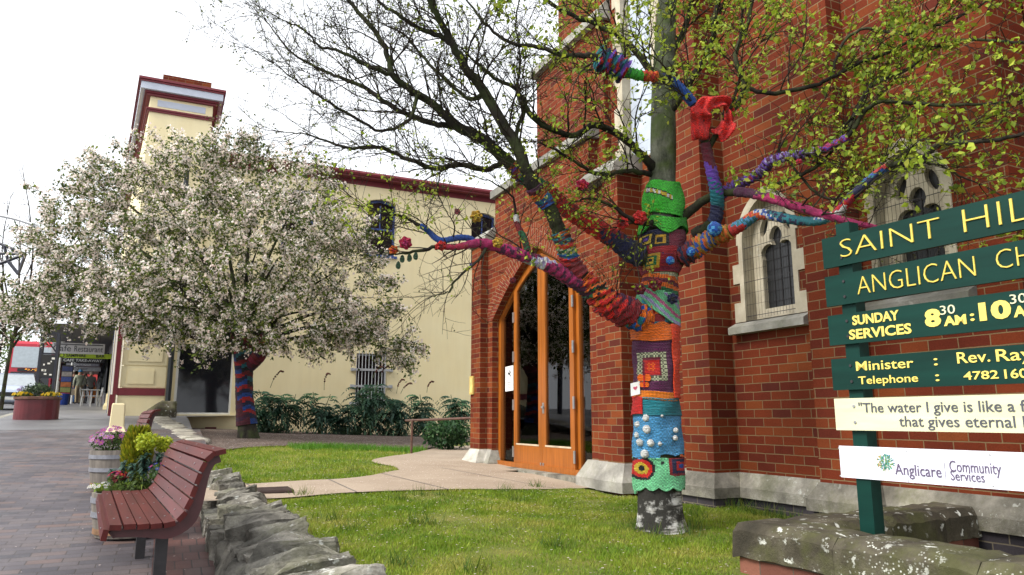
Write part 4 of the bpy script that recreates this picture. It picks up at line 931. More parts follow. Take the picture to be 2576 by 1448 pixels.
limb_wrap('knitted_sleeve', 'thick red and orange ruffled sleeve on the left fork just above the orange frill', 'B', [(0, ['blue', 'teal', 'orange']), (.18, 'dred'), (.42, ['red', 'dred']), (.55, ['red', 'orange', 'red']), (.72, ['orange', 'dgreen', 'black']), (.84, ['orange', 'red'])], fidx('B', .4), fidx('B', 3.3), .010, 20, fuzz=.34)
limb_wrap('knitted_sleeve', 'patchwork sleeve of red, teal and orange on the limb crossing the timber door', 'B', [(0, 'dred'), (.3, ['dred', 'red']), (.42, ['teal', 'blue']), (.52, ['dgreen', 'cream']), (.66, ['orange', 'red']), (.75, ['teal', 'maroon']), (.9, ['orange', 'teal'])], fidx('B', 3.4), fidx('B', 6), .010, 16, fuzz=.16)
limb_wrap('knitted_sleeve', 'orange, teal and maroon striped sleeve below the crossing of the two left limbs', 'B', [(0, ['maroon', 'blue']), (.25, ['teal', 'blue']), (.5, 'orange'), (.62, ['yellow', 'orange']), (.75, 'maroon'), (.9, 'purple')], fidx('B', 7.7), fidx('B', 9.2), .010)
limb_wrap('knitted_sleeve', 'long navy, red and green sleeve with a yellow tip on the upper left limb', 'A', [(0, 'navy'), (.14, ['navy', 'dred']), (.22, 'red'), (.42, ['red', 'dred', 'red']), (.50, 'red'), (.62, ['red', 'blue', 'red', 'red']), (.70, 'dgreen'), (.84, ['dred', 'violet', 'orange']), (.96, 'yellow')], fidx('A', .8), fidx('A', 7.2), .008, 16)
limb_wrap('knitted_sleeve', 'orange and royal blue loopy sleeve on the right fork of the tree', 'D', [(0, ['dred', 'navy']), (.25, ['gold', 'blue', 'orange']), (.55, ['blue', 'gold']), (.7, ['orange', 'gold'])], fidx('D', .5), fidx('D', 3.2), .016, fuzz=.25)
limb_wrap('knitted_sleeve', 'long patchwork sleeve of teal, white, red and navy on the lowest right limb', 'D', [(0, 'red'), (.05, ['sky', 'teal']), (.15, ['orange', 'red']), (.22, ['white', 'blue']), (.30, ['navy', 'teal']), (.42, 'teal'), (.55, ['blue', 'white']), (.60, 'white'), (.68, ['crimson', 'red']), (.75, 'navy'), (.9, ['navy', 'teal', 'blue']), (.97, 'red')], fidx('D', 3.3), fidx('D', 11.9), .007)
limb_wrap('knitted_sleeve', 'plain magenta sleeve on the thin limb ending above the church sign', 'E', [(0, 'purple'), (.2, 'magenta')], fidx('E', 2.6), 1, .006)
limb_wrap('knitted_sleeve', 'loopy violet sleeve on the limb slanting up to the right', 'F', [(0, ['violet', 'purple']), (.3, ['violet', 'crimson', 'violet']), (.36, ['violet', 'lilac', 'purple']), (.9, ['violet', 'magenta'])], 0, fidx('F', 7), .010, fuzz=.3)
limb_wrap('knitted_sleeve', 'teal and violet sleeve on the upright limb right of the trunk', 'G', [(0, 'navy'), (.25, 'teal'), (.5, ['teal', 'violet']), (.65, 'violet'), (.8, 'maroon')], fidx('G', 1), fidx('G', 5.4), .006)
limb_wrap('knitted_sleeve', 'dark red sleeve under the red scarf on the upright limb', 'G', [(0, 'maroon'), (.5, 'crimson')], fidx('G', 5.5), fidx('G', 7.6), .006)
limb_wrap('knitted_sleeve', 'denim blue sleeve on the limb arching left past the trunk', 'G', [(0, 'blue'), (.75, 'navy')], fidx('G', 7.7), fidx('G', 10), .006)
limb_wrap('knitted_sleeve', 'red and lime green ruffled sleeve on the limb arching over the trunk', 'G', [(0, ['red', 'orange']), (.4, 'green'), (.8, ['green', 'dgreen'])], fidx('G', 10.3), fidx('G', 12.3), .008, fuzz=.22)
limb_wrap('woollen_tuft', 'big shaggy tuft of mixed red and blue wool at the high bend of the limb', 'G', [(0, ['navy', 'red', 'violet', 'teal'])], fidx('G', 12.2), fidx('G', 13.6), .055, 18, fuzz=.3)
# red scarf looped over the upright limb
sc_ = crom([at(a, b, d) for a, b, d in [(1764, 352, 5.58), (1762, 300, 5.5), (1770, 270, 5.45), (1798, 252, 5.45), (1828, 262, 5.5), (1836, 290, 5.5), (1830, 318, 5.5), (1806, 338, 5.5)]], 6)
g = MB(); rows = []; cs = []
for i, p in enumerate(sc_):
    t = i/(len(sc_)-1); w = .030+.030*math.sin(math.pi*min(1, t*1.3)+.3)**2+(.030 if t > .8 or t < .25 else 0); T_ = sc_[min(i+1, len(sc_)-1)]-sc_[max(i-1, 0)]; T_ /= np.linalg.norm(T_); S = np.cross(T_, ecam); S /= np.linalg.norm(S); U_ = np.cross(S, T_)
    rows.append([p+S*w*u+U_*(.03*math.sin(u*4+i*.5)+.02*math.sin(i*.9)) for u in np.linspace(-1, 1, 11)]); cs.append([Y_('red')*(.7+.6*rng.random())+np.array([.05, .006, .006]) for _ in range(11)])
g.grid(rows, cs); o = g.build('red_scarf', M['yarn'], origin=tuple(sc_[0]), smooth=True); md = o.modifiers.new('Solidify', 'SOLIDIFY'); md.thickness = .015
tag(o, 'bright red knitted scarf looped over the upright limb right of the trunk', 'scarf')
def yarn_flower(label, px, py, d, rpx, col, col2=None, layers=3):
    c = at(px, py, d); r = rpx*d*K; g = MB(); f = -c/np.linalg.norm(c); s = np.cross(f, [0, 0, 1]); s /= np.linalg.norm(s); u = np.cross(s, f)
    for l in range(layers):
        n = 6-l; rr = r*(1-.28*l); k0 = rng.random()*6
        for j in range(n):
            a = k0+2*math.pi*j/n; dr_ = s*math.cos(a)+u*math.sin(a); tt = -s*math.sin(a)+u*math.cos(a); rows = []; cs = []
            for v in np.linspace(0, 1, 5):
                w = rr*.55*math.sin(math.pi*min(.93, .15+v*.8)); rows.append([c+dr_*rr*v+tt*w*q+f*(r*.25*l+r*.35*v*v*(1 if l else .4)+.12*r*math.cos(q*3)) for q in (-1, -.5, 0, .5, 1)])
                cs.append([np.clip(Y_(col2 if col2 and (v < .4 or l == layers-1) else col)*(.7+.55*rng.random()), 0, 1) for _ in range(5)])
            g.grid(rows, cs)
    o = g.build('yarn_flower', M['yarn'], origin=tuple(c), smooth=True); md = o.modifiers.new('Solidify', 'SOLIDIFY'); md.thickness = .006
    return tag(o, label, 'knitted flower', 'knitted flowers pinned to the street tree')
for a in [('crimson knitted flower above the door arch on a thin upright twig', 1465, 468, 5.6, 19, 'crimson', 'red'), ('large red knitted flower touching the bright green frill', 1610, 548, 5.75, 20, 'red', 'red'), ('red knitted flower left of the larger red one by the green frill', 1566, 562, 5.75, 17, 'red', 'dred'),
          ('mustard knitted flower high against the cream wall and porch corner', 1198, 545, 5.35, 17, 'gold', 'yellow'), ('mustard knitted rose on the low limb at the porch corner', 1252, 611, 5.35, 15, 'gold', 'yellow'), ('pink crimson knitted flower hanging below the blue window', 1020, 612, 5.15, 18, 'crimson', 'magenta'),
          ('orange knitted flower at the very tip of the low left limb', 990, 630, 5.15, 13, 'orange', 'red'), ('red knitted flower half way along the thin crimson sleeve', 1110, 619, 5.25, 14, 'red', 'dred'), ('small maroon knitted flower in front of the door arch', 1290, 706, 5.5, 9, 'maroon', 'dred'),
          ('tiny red knitted flower beneath the violet sleeve', 2010, 408, 5.3, 9, 'crimson', 'red'), ('dark maroon knitted rose on the striped band below the fork', 1648, 716, 5.88, 19, 'dred', 'maroon'), ('wine red knitted rose left of the striped band below the fork', 1610, 728, 5.88, 16, 'maroon', 'dred'),
          ('navy blue knitted rose at the right edge of the striped shawl', 1692, 752, 5.9, 15, 'navy', 'black')]: yarn_flower(*a)
for px, py, d, r, lab in [(1797, 577, 5.72, 19, 'largest blue pompom, on the orange loops of the right fork'), (1738, 634, 5.8, 12, 'blue pompom low on the right fork beside the dark crochet'), (1686, 656, 5.83, 11, 'drop shaped blue pompom under the fork of the tree')]:
    blob('pompom', lab, at(px, py, d), r*d*K, Y_('blue'), Y_('sky'))
# knitted leaves hanging at the tip of the low limb
for i, (px, py, an) in enumerate([(1012, 652, .2), (1030, 650, 1.0), (1046, 645, -.3), (1002, 668, 0)]):
    c = at(px, py, 5.15); g = MB(); L = .05
    pts = [c+np.array([0, 0, L*.6*math.cos(t)])+erig*(L*.36*math.sin(t))+ecam*.006*math.sin(t*2+an) for t in np.linspace(0, 2*math.pi, 12, endpoint=False)]
    g.prism(pts, ecam*.006, tuple(Y_('dgreen')*.25+np.array([.01, .01, .005])))
    tag(g.build('knitted_leaf', M['yarn'], origin=tuple(c)), 'dark knitted leaf dangling below the orange flower at the limb tip', 'knitted leaf', 'knitted leaves on the low limb')
# knitted cuff hanging over the low limb
limb_wrap('knitted_sleeve', 'dark red and green sock like sleeve on the twig standing on the low left limb', 'C4', [(0, ['dgreen', 'brown']), (.4, 'dgreen'), (.6, 'dred'), (.85, 'white')], fidx('C4', .2), fidx('C4', 2.3), .009, fuzz=.15)
# butterfly and heart card
p = on_trunk(1622, 963, .035); g = MB()
for sx in (-1, 1):
    for (a, b, w) in ((.035, .03, .028), (.025, -.025, .02)):
        c = p+erig*sx*a*.8+np.array([0, 0, b]); g.prism([c+erig*w*math.cos(t)+np.array([0, 0, w*1.1*math.sin(t)])+ecam*.008 for t in np.linspace(0, 6.28, 9)[:-1]], -ecam*.008, tuple(Y_('orange')+np.array([.08, 0, 0])))
g.tube([p+np.array([0, 0, -.05])+ecam*.01, p+np.array([0, 0, .05])+ecam*.01], .007, 6, True, [tuple(Y_('red'))])
tag(g.build('crochet_butterfly', M['yarn'], origin=tuple(p)), 'orange crochet butterfly pinned on the purple granny square', 'crochet butterfly')
p = on_trunk(1600, 980, .05); g = MB(); w, h = .040, .052
cq = lambda a, b, o=0: p+erig*(a*w*.95)+ecam*(a*w*.25+o)+np.array([0, 0, b*h+a*w*.2])
g.prism([cq(-1, -1), cq(1, -1), cq(1, 1), cq(-1, 1)], -ecam*.004)
g.prism([cq(.45*math.sin(t)**3, .1+.28*(math.cos(t)-.35*math.cos(2*t)-.2*math.cos(3*t)), .003) for t in np.linspace(0, 2*math.pi, 20, endpoint=False)], -ecam*.002, None, 1)
tag(g.build('heart_card', [M['white'], simple('pink_heart_print', (.5, .06, .12), .5)], origin=tuple(p)), 'small white card printed with a heart, tied to the left of the trunk', 'card')

# ---------------------------------------------------------------- blossom tree on the back lawn
bl = onlawn(622, 1106); BD = float(np.dot(bl[:2], [sy_, cy_]))
btree = empty('blossom_tree', bl, 'spreading tree smothered in pale pink blossom beside the footpath', 'tree')
bp = lambda px, py, dd=0: at(px, py, BD+dd); BK = BD*K
tp = crom(np.array([(*bp(a, b), r*BK) for a, b, r in [(624, 1118, 34), (624, 1100, 27), (620, 1060, 21), (615, 1000, 18), (614, 940, 18), (614, 900, 21), (612, 870, 20)]]), 5)
g = MB(); g.tube(tp[:, :3], tp[:, 3], 14); g.build('trunk', M['bark'], btree, smooth=True)
blobs = []     # crown lobes: px, py, depth offset, radius px
for a in [(300, 620, 0, 190), (180, 665, .6, 120), (100, 755, .3, 85), (70, 785, -.6, 55), (210, 748, -.3, 105), (295, 490, .2, 100), (210, 550, -.4, 85), (420, 520, .4, 170), (520, 470, 0, 130), (640, 490, .4, 130), (740, 520, 0, 120), (820, 560, -.3, 100), (700, 650, -.6, 180), (560, 680, -1.0, 190), (420, 700, -1.0, 170), (850, 680, .2, 120), (900, 770, .3, 110), (960, 840, .2, 75), (1005, 885, .2, 45), (780, 780, -.5, 110), (330, 762, -.8, 85), (250, 776, -.6, 60), (150, 760, -.4, 75), (460, 772, -.5, 80), (560, 790, .8, 90), (640, 800, .4, 80), (480, 600, 1.2, 200), (650, 620, 1.4, 200), (300, 650, 1.3, 190), (45, 770, .2, 45), (880, 840, .2, 60), (600, 430, .5, 80), (500, 400, .2, 60), (560, 822, -.9, 62), (680, 826, -.9, 62), (480, 818, -.6, 60), (760, 836, -.3, 60), (830, 862, .1, 48), (400, 812, -.6, 62), (620, 810, 1.0, 70)]: blobs.append((bp(a[0], a[1], a[2]), a[3]*BK, a[1]))
limbs = []
for i, (c, r, py) in enumerate(blobs[:30]):
    s = tp[-1-(i % 4), :3]; mid = s*.5+c*.5+np.array([0, 0, .25])+.15*rnd_unit(); q = crom([s, mid, c], 6); limbs.append(q)
    g = MB(); g.tube(q, np.linspace(.105 if i < 8 else .06, .014, len(q)), 6); g.build('limb', M['bark'], btree, smooth=True)
tw = [[], []]; tn[0] = 0
cpos = []; cdir = []
ctr = bp(560, 700)
for c, r, py in blobs:
    gap = rng.random(3)*6
    for _ in range(int(44*(r/1.0)**2)+12):
        d = rnd_unit(); d[2] = d[2]*.9+.15; p = c+d*r*(.46+.62*rng.random()**.7)
        if math.sin(p[0]*2.9+gap[0]*.3)*math.sin(p[2]*3.3+1.3*math.sin(p[1]*2.1)) > .50: continue
        out = p-ctr; out /= np.linalg.norm(out); dr_ = out*.6+d*.5+np.array([0, 0, -.25])+.5*rnd_unit(); dr_ /= np.linalg.norm(dr_)
        L = .16+.36*rng.random()
        if rng.random() < .08: L *= 1.9
        k = 5; Pq = [p]
        for _ in range(k-1): dr_ = dr_+.16*rnd_unit()+np.array([0, 0, -.05]); dr_ /= np.linalg.norm(dr_); Pq.append(Pq[-1]+dr_*L/(k-1))
        Pq = np.array(Pq); twig_tube(Pq, .009, .003, 3)
        for q in range(9):
            t = rng.random()*(k-1.001); i = int(t); cpos.append(Pq[i]+(Pq[i+1]-Pq[i])*(t-i))
mesh_obj('twigs', np.vstack(tw[0]), np.vstack(tw[1]), M['twig'], btree)
cpos = np.array(cpos)
hz = (cpos[:, 2]-cpos[:, 2].min())/np.ptp(cpos[:, 2])
V1, F1, c1 = leaf_cloud(cpos, .075, [(.06, .10, .015), (.035, .065, .012), (.12, .165, .025), (.18, .22, .04), (.09, .11, .02)], 5, .065, aspect=.5)
mesh_obj('leaves', V1, F1, M['leaf'], btree, cols=c1)
dn = .5+.5*np.sin(cpos[:, 0]*4.3+2*np.sin(cpos[:, 2]*3.1))*np.sin(cpos[:, 2]*4.7+1.5*np.sin(cpos[:, 1]*3.7)); keep = cpos[rng.random(len(cpos)) < .42+.58*dn]
oc_ = keep-ctr; oc_ /= np.linalg.norm(oc_, axis=1)[:, None]; cl = np.repeat(keep+.04*oc_, 3, axis=0)+.05*rng.standard_normal((len(keep)*3, 3))
V1, F1, c1 = leaf_cloud(cl, .046, [(.90, .83, .76), (.87, .75, .69), (.92, .88, .82), (.80, .67, .61)], 3, .018, aspect=.95)
mesh_obj('blossom', V1, F1, M['petal'], btree, cols=c1)
print('blossom faces', len(F1), len(cpos))
# striped knitting round its trunk and forks, yarn colours darkened for crown shade
def tube_wrap(name, label, q, stops, dr, n=20, step=.03, group=KNIT, cell=None):
    seg = np.linalg.norm(np.diff(q[:, :3], axis=0), axis=1); cum = np.concatenate([[0], np.cumsum(seg)]); s = np.arange(0, cum[-1], step)
    P = np.array([np.interp(s, cum, q[:, k]) for k in range(4)]).T; an = np.linspace(0, 2*np.pi, n, endpoint=False); rows = []; cs = []
    T_ = np.gradient(P[:, :3], axis=0); T_ /= np.linalg.norm(T_, axis=1)[:, None]
    for i, p in enumerate(P):
        e1 = np.cross(T_[i], [0.05, 1, .02]); e1 /= np.linalg.norm(e1); e2 = np.cross(T_[i], e1); rr = p[3]*1.06+dr+.008*rng.random()
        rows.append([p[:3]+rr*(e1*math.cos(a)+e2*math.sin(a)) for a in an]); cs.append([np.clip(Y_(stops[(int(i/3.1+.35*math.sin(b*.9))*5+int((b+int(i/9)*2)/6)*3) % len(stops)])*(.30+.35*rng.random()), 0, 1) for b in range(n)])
    g = MB(); g.grid(rows, cs, True, lambda i, j: (j/n*.8, i*step)); return tag(g.build(name, M['yarn'], origin=tuple(q[0, :3]), smooth=True), label, 'knitted cover', group)
tube_wrap('knitted_cover', 'patchwork striped knitting round the blossom tree trunk', tp[9:], ['maroon', 'dred', 'gold', 'blue', 'maroon', 'purple', 'black', 'crimson', 'navy', 'dred', 'maroon', 'teal', 'purple', 'red', 'black'], .02)
for i, (L, c, lab) in enumerate([([(616, 900, 17), (598, 868, 16), (588, 835, 14), (560, 800, 11)], ['black', 'maroon', 'navy', 'purple'], 'dark maroon knitting on the left fork of the blossom tree'), ([(618, 925, 16), (638, 908, 16), (658, 885, 14), (668, 845, 12), (690, 800, 10)], ['purple', 'maroon', 'crimson', 'dred'], 'purple red knitting on the right fork of the blossom tree'), ([(614, 890, 17), (618, 855, 14), (628, 815, 11)], ['dred', 'maroon', 'crimson'], 'deep red knitting on the middle fork of the blossom tree')]):
    q = crom(np.array([(*bp(a, b), r*BK) for a, b, r in L]), 5); g = MB(); g.tube(q[:, :3], q[:, 3], 9); g.build('limb', M['bark'], btree, smooth=True); tube_wrap('knitted_cover', lab, q[:-4], c, .015, 14)
# ---------------------------------------------------------------- rough stone walls
def stone_vf(c, size, n=7, pw=.55, amp=.10, rot=0.0, tilt=0.0, roll=0.0):
    g = np.linspace(-1, 1, n); V = []; F = []; idx = {}
    def vid(p):
        k = tuple(np.round(p, 5))
        if k not in idx: idx[k] = len(V); V.append(p)
        return idx[k]
    for ax in range(3):
        for sg in (-1, 1):
            for i in range(n-1):
                for j in range(n-1):
                    q = []
                    for a, b in ((i, j), (i+1, j), (i+1, j+1), (i, j+1)):
                        p = [0, 0, 0]; p[ax] = sg; p[(ax+1) % 3] = g[a]; p[(ax+2) % 3] = g[b]; q.append(vid(p))
                    F.append(q if sg > 0 else q[::-1])
    V = np.array(V, float); nr = np.linalg.norm(V, axis=1)[:, None]; V = V*(1-pw*(1-1/nr)*.9)
    ph = rng.random((4, 3))*6; d = np.zeros(len(V))
    for k in range(11): fq = 1.2+1.25*k; d += np.sin(V@(rng.standard_normal(3)*fq)+rng.random()*6)*amp/(1+.75*k)
    V = V*(1+d)[:, None]
    for _ in range(11):                      # broken faces: slice off random corners and edges
        nn = rng.standard_normal(3); nn /= np.linalg.norm(nn); e = V@nn-(np.abs(nn).sum()*rng.uniform(.52, .82)); V = V-np.where(e > 0, e, 0)[:, None]*nn
    V = V+.02*rng.standard_normal(V.shape)*.6; V = V*np.array(size)/2
    cq, sq = math.cos(roll), math.sin(roll); V = np.stack([V[:, 0]*cq-V[:, 2]*sq, V[:, 1], V[:, 0]*sq+V[:, 2]*cq], 1)
    ct, st = math.cos(tilt), math.sin(tilt); V = np.stack([V[:, 0], V[:, 1]*ct-V[:, 2]*st, V[:, 1]*st+V[:, 2]*ct], 1)
    cr, sr = math.cos(rot), math.sin(rot); V = np.stack([V[:, 0]*cr-V[:, 1]*sr, V[:, 0]*sr+V[:, 1]*cr, V[:, 2]], 1)
    return V+np.array(c), F
sw = empty('stone_wall', (.7, 6, -1.1), 'lichened rough stone retaining wall between lawn and footpath beside the nearest bench', 'wall')
y = 2.2
while y < 9.55:
    L = random.uniform(.09, .23); xr = 1.14-.065*(y-3.54); xl = .56; zt = float(zl(1, y))+.13+random.uniform(-.035, .035)
    w = xr-xl+random.uniform(-.12, .06); h = random.uniform(.24, .30)
    V, F = stone_vf(((xl+xr)/2+random.uniform(-.02, .02), y+L/2, zt-h/2-.06), (w*1.16, L*1.20, h*1.25), 16, .10, .05, random.uniform(-.22, .22), random.uniform(-.10, .14), random.uniform(.02, .30))
    mesh_obj('cope_stone', V, F, M['stone_wall'], sw); y += L
for row in range(2):
    y = 2.2+row*.2
    while y < 9.5:
        L = random.uniform(.22, .5); zt = float(zl(1, y))-.0-row*.24; zb = float(zf(y))
        h = .30
        if zt-h*.2 < zb: y += L; continue
        V, F = stone_vf((.60-.07*row, y+L/2, zt-h/2-.06), (.40, L*1.12, h*1.25), 16, .08, .05, 0, random.uniform(-.06, .06))
        mesh_obj('face_stone', V, F, M['stone_wall'], sw); y += L
g = MB()
for y0 in np.arange(1.8, 9.3, .5): g.box(.60, 1.12-.065*(y0-3.54), y0, y0+.498, -2, float(zl(1, y0))-.015)
g.build('wall_core', M['stone_wall'], sw)
sw2 = empty('stone_wall', (.1, 17, -.4), 'pale far stretch of low rough stone wall curving towards the shop window', 'wall')
fw = crom([(.62, 14.9), (.50, 15.6), (.40, 16.6), (.20, 18), (.0, 19.4), (-.12, 20.6)], 12); fs = stone_mat('pale_rough_stone', [(.24, .22, .18), (.40, .37, .31), (.56, .53, .46)], .4, .25, .9, 4, .4)
i = 0
while i < len(fw)-1:
    p = fw[i]; q = fw[min(i+1, len(fw)-1)]; a = math.atan2(q[1]-p[1], q[0]-p[0])-math.pi/2; zt = np.interp(p[1], [13, 15.4, 20], [-.45, -.36, .02])
    V, F = stone_vf((p[0], p[1], zt-.07), (.50, .17, .16), 6, .4, .1, a, random.uniform(-.1, .1)); mesh_obj('cope_stone', V, F, fs, sw2, smooth=True)
    if i % 2 == 0:
        V, F = stone_vf((p[0]-.03, p[1], zt-.30), (.40, .40, .36), 7, .3, .08, a); mesh_obj('face_stone', V, F, M['stone_wall'], sw2, smooth=True)
    i += 1
V, F = stone_vf((-.02, 21.2, .12), (.72, .5, .62), 9, .35, .06); mesh_obj('end_stone', V, F, M['stone_planter'], sw2, smooth=True)

# ---------------------------------------------------------------- bench
def make_bench(label):
    root = empty('park_bench', (0, 0, 0), label, 'bench', 'maroon slatted benches along the stone wall')
    prof = [(0, -.036, 80), (.047, 0, -4), (.116, .0, 0), (.182, -.004, 2), (.246, -.006, 3), (.312, -.002, 10), (.372, .036, 48), (.402, .100, 66), (.424, .168, 72), (.442, .236, 73), (.463, .302, 66), (.497, .357, 42), (.552, .382, 12)]
    Lb = 2.12
    for x, z, an in prof:
        t = math.radians(an); R = Matrix.Rotation(-t, 4, 'Y'); Mx = Matrix.Translation((x, 0, .47+z)) @ R
        mb = MB(); mb.box(-.029, .029, 0, Lb, -.014, .014, M=Mx); o = mb.build('slat', M['bench_paint'], root, bevel=.005)
        bo = MB()
        for yy in (.28, Lb-.28, 1.06): 
            p = Mx @ Vector((0, yy, .0145)); n = (R @ Vector((0, 0, 1))); bo.tube([tuple(p), tuple(p+n*.003)], .006, 6)
        bo.build('bolt', M['steel'], o)
    cur = crom([(x+.026*math.sin(math.radians(a)), z-.030*math.cos(math.radians(a))) for x, z, a in prof], 4)
    for yy in (.06, Lb-.10):
        mb = MB(); nn = np.gradient(cur, axis=0); nn /= np.linalg.norm(nn, axis=1)[:, None]
        up = [(c[0]-n[1]*.012, c[1]+n[0]*.012) for c, n in zip(cur, nn)]
        wid = [.030+.03*math.exp(-((i/len(cur)-.5)/.18)**2) for i in range(len(cur))]
        dn = [(c[0]+n[1]*w, c[1]-n[0]*w) for c, n, w in zip(cur, nn, wid)]
        for i in range(len(cur)-1):
            q = [up[i], up[i+1], dn[i+1], dn[i]]
            mb.face([(a, yy, .47+b) for a, b in q]); mb.face([(a, yy+.045, .47+b) for a, b in q[::-1]])
            mb.face([(up[i][0], yy, .47+up[i][1]), (up[i][0], yy+.045, .47+up[i][1]), (up[i+1][0], yy+.045, .47+up[i+1][1]), (up[i+1][0], yy, .47+up[i+1][1])])
            mb.face([(dn[i][0], yy+.045, .47+dn[i][1]), (dn[i][0], yy, .47+dn[i][1]), (dn[i+1][0], yy, .47+dn[i+1][1]), (dn[i+1][0], yy+.045, .47+dn[i+1][1])])
        mb.build('side_frame', M['bench_frame'], root)
    for yy in (.24, Lb-.32):
        mb = MB(); mb.box(.27, .335, yy, yy+.06, -.25, .40); mb.build('leg', M['iron'], root, bevel=.004)
        mb = MB(); mb.box(.235, .37, yy-.02, yy+.08, .375, .43); mb.build('bracket', M['bench_frame'], root, bevel=.004)
    return root
b1_ = make_bench('maroon slatted bench nearest the camera, its curled back against the stone wall')
b1_.location = (-.225, 4.55, -.58-.47); b1_.rotation_euler = (0, 0, math.radians(4.6))
b2_ = copy_tree(b1_); b2_['label'] = 'farther maroon bench half hidden behind the conifer in the barrel'; b2_.location = (-.60, 11.0, float(zf(11))-.06); b2_.rotation_euler = (0, 0, math.radians(4.6))

# ---------------------------------------------------------------- barrels and their plants
def clump(name, label, cat, c, rad, n, size, cols, stems=0, group=None, aspect=.6, mat='leaf', up=.4, shell=.5, extra=None, sz=None):
    c = np.asarray(c, float); root = empty(name, c-np.array([0, 0, rad[2]]), label, cat, group)
    d = rng.standard_normal((n, 3)); d /= np.linalg.norm(d, axis=1)[:, None]; p = c+d*np.array(rad)*(shell+(1-shell)*rng.random((n, 1)))
    V, F, cc = leaf_cloud(p, size, cols, 1, size*.2, aspect=aspect); mesh_obj('foliage', V, F, M[mat], root, cols=cc)
    if stems:
        g = MB(); b = c-np.array([0, 0, rad[2]])
        for _ in range(stems): q = p[rng.integers(n)]; g.tube(crom([b+.03*rnd_unit()*np.array([1, 1, 0]), .5*b+.5*q+np.array([0, 0, .02]), q], 3), .004, 4)
        g.build('stem', M['twig'], root)
    if extra:
        fc, k, fs_, lo = extra; q = c+(d[:k]*np.array(rad)*1.03); q[:, 2] = np.abs(q[:, 2]-c[2])*lo+c[2]
        fo = []
        g = MB()
        for a in q:
            nrm = (a-c)/np.linalg.norm(a-c)+np.array([0, 0, .6])-.4*c/np.linalg.norm(c); nrm /= np.linalg.norm(nrm); s = np.cross(nrm, [.1, .9, .2]); s /= np.linalg.norm(s); u = np.cross(nrm, s)
            col = np.array(fc[rng.integers(len(fc))])*(.8+.3*rng.random())
            for j in range(6):
                t0 = j*math.pi/3; e = lambda t, r: a+nrm*.008+(s*math.cos(t)+u*math.sin(t))*r+nrm*(.15*r)
                g.face([a+nrm*.006, e(t0-.45, fs_*.7), e(t0, fs_), e(t0+.45, fs_*.7)], tuple(col))
            g.face([a+nrm*.012+(s*math.cos(t)+u*math.sin(t))*fs_*.25 for t in np.linspace(0, 6.28, 6, endpoint=False)], (.5, .35, .02))
        g.build('flowers', M['petal'], root)
    return root
def barrel(c, r0, r1, h, label):
    root = empty('barrel_planter', c, label, 'planter', 'half barrel planters by the bench'); g = MB(); rows = []
    for t in np.linspace(0, 1, 7): rr = r0+(r1-r0)*math.sin(t*math.pi/2); rows.append([(c[0]+rr*(1-.006*(k % 4 == 0))*math.cos(k*2*math.pi/72), c[1]+rr*(1-.012*(k % 4 == 0))*math.sin(k*2*math.pi/72), c[2]+h*t) for k in range(72)])
    for t in (1., .9): rr = r1-.03; rows.append([(c[0]+rr*math.cos(k*2*math.pi/72), c[1]+rr*math.sin(k*2*math.pi/72), c[2]+h*t) for k in range(72)])
    g.grid(rows, None, True); g.build('staves', M['barrel'], root)
    for t in (.14, .52, .84):
        g = MB(); rows = []
        for dz, dr in ((-.022, .002), (-.022, .008), (.022, .008), (.022, .002)): rr = r0+(r1-r0)*math.sin(t*math.pi/2)+dr; rows.append([(c[0]+rr*math.cos(k*2*math.pi/48), c[1]+rr*math.sin(k*2*math.pi/48), c[2]+h*t+dz) for k in range(48)])
        g.grid(rows, None, True); g.build('hoop', simple('dull_hoop_iron', (.17, .175, .20), .6, .3, 14) if t > .2 else simple('rusty_hoop', (.22, .12, .06), .8, .4, 12), root)
    g = MB(); g.face([(c[0]+(r1-.02)*math.cos(k*.2618), c[1]+(r1-.02)*math.sin(k*.2618), c[2]+h*.9) for k in range(24)]); g.build('soil', M['mulch'], root)
    return root
f1 = onfoot(330, 1362); c1_ = f1+np.array([-.02, .27, .02]); barrel(c1_, .27, .315, .36, 'weathered half barrel planter behind the near end of the bench seat'); D1 = float(c1_[:2]@np.array([sy_, cy_])); top1 = c1_[2]+.36
c2_ = at(300, 1150, 8.5); c2_[2] = float(zf(c2_[1])); barrel(c2_, .25, .30, .44, 'grey half barrel planter of pink daisies, farther along the path'); D2_ = 8.5; top2 = c2_[2]+.44
# golden conifer
c = at(344, 1150, D1+.12); hgt = (1218-1062)*(D1+.12)*K
root = empty('conifer', (c[0], c[1], top1-.05), 'small golden green conical conifer in the near barrel', 'shrub'); P = []
for _ in range(2600):
    t = rng.random()**.8; a = rng.random()*6.28; r = (.095*math.sin(math.pi*min(1, .12+.9*(1-t)))**.7+.01)*(.82+.3*rng.random()); P.append((c[0]+r*math.cos(a), c[1]+r*math.sin(a), top1-.03+hgt*t))
P = np.array(P); n = len(P); ax = np.stack([P[:, 0]-c[0], P[:, 1]-c[1], np.full(n, .14)], 1); ax /= np.linalg.norm(ax, axis=1)[:, None]; sd = np.cross(ax, rng.standard_normal((n, 3))); sd /= np.linalg.norm(sd, axis=1)[:, None]
V = np.stack([P-sd*.012, P+sd*.012, P+ax*.045+sd*.004], 1).reshape(-1, 3); cc = np.array([(.20, .24, .012), (.28, .28, .015), (.13, .18, .015), (.34, .30, .02)])[rng.integers(0, 4, n)]*(.7+.5*rng.random((n, 1)))
mesh_obj('foliage', V, np.arange(3*n).reshape(-1, 3), M['leaf'], root, cols=cc); g = MB(); g.tube([(c[0], c[1], top1-.05), (c[0], c[1], top1+hgt*.8)], .012, 5); g.build('trunk', M['twig'], root)
LIME = [(.38, .44, .02), (.45, .48, .04), (.28, .36, .03)]
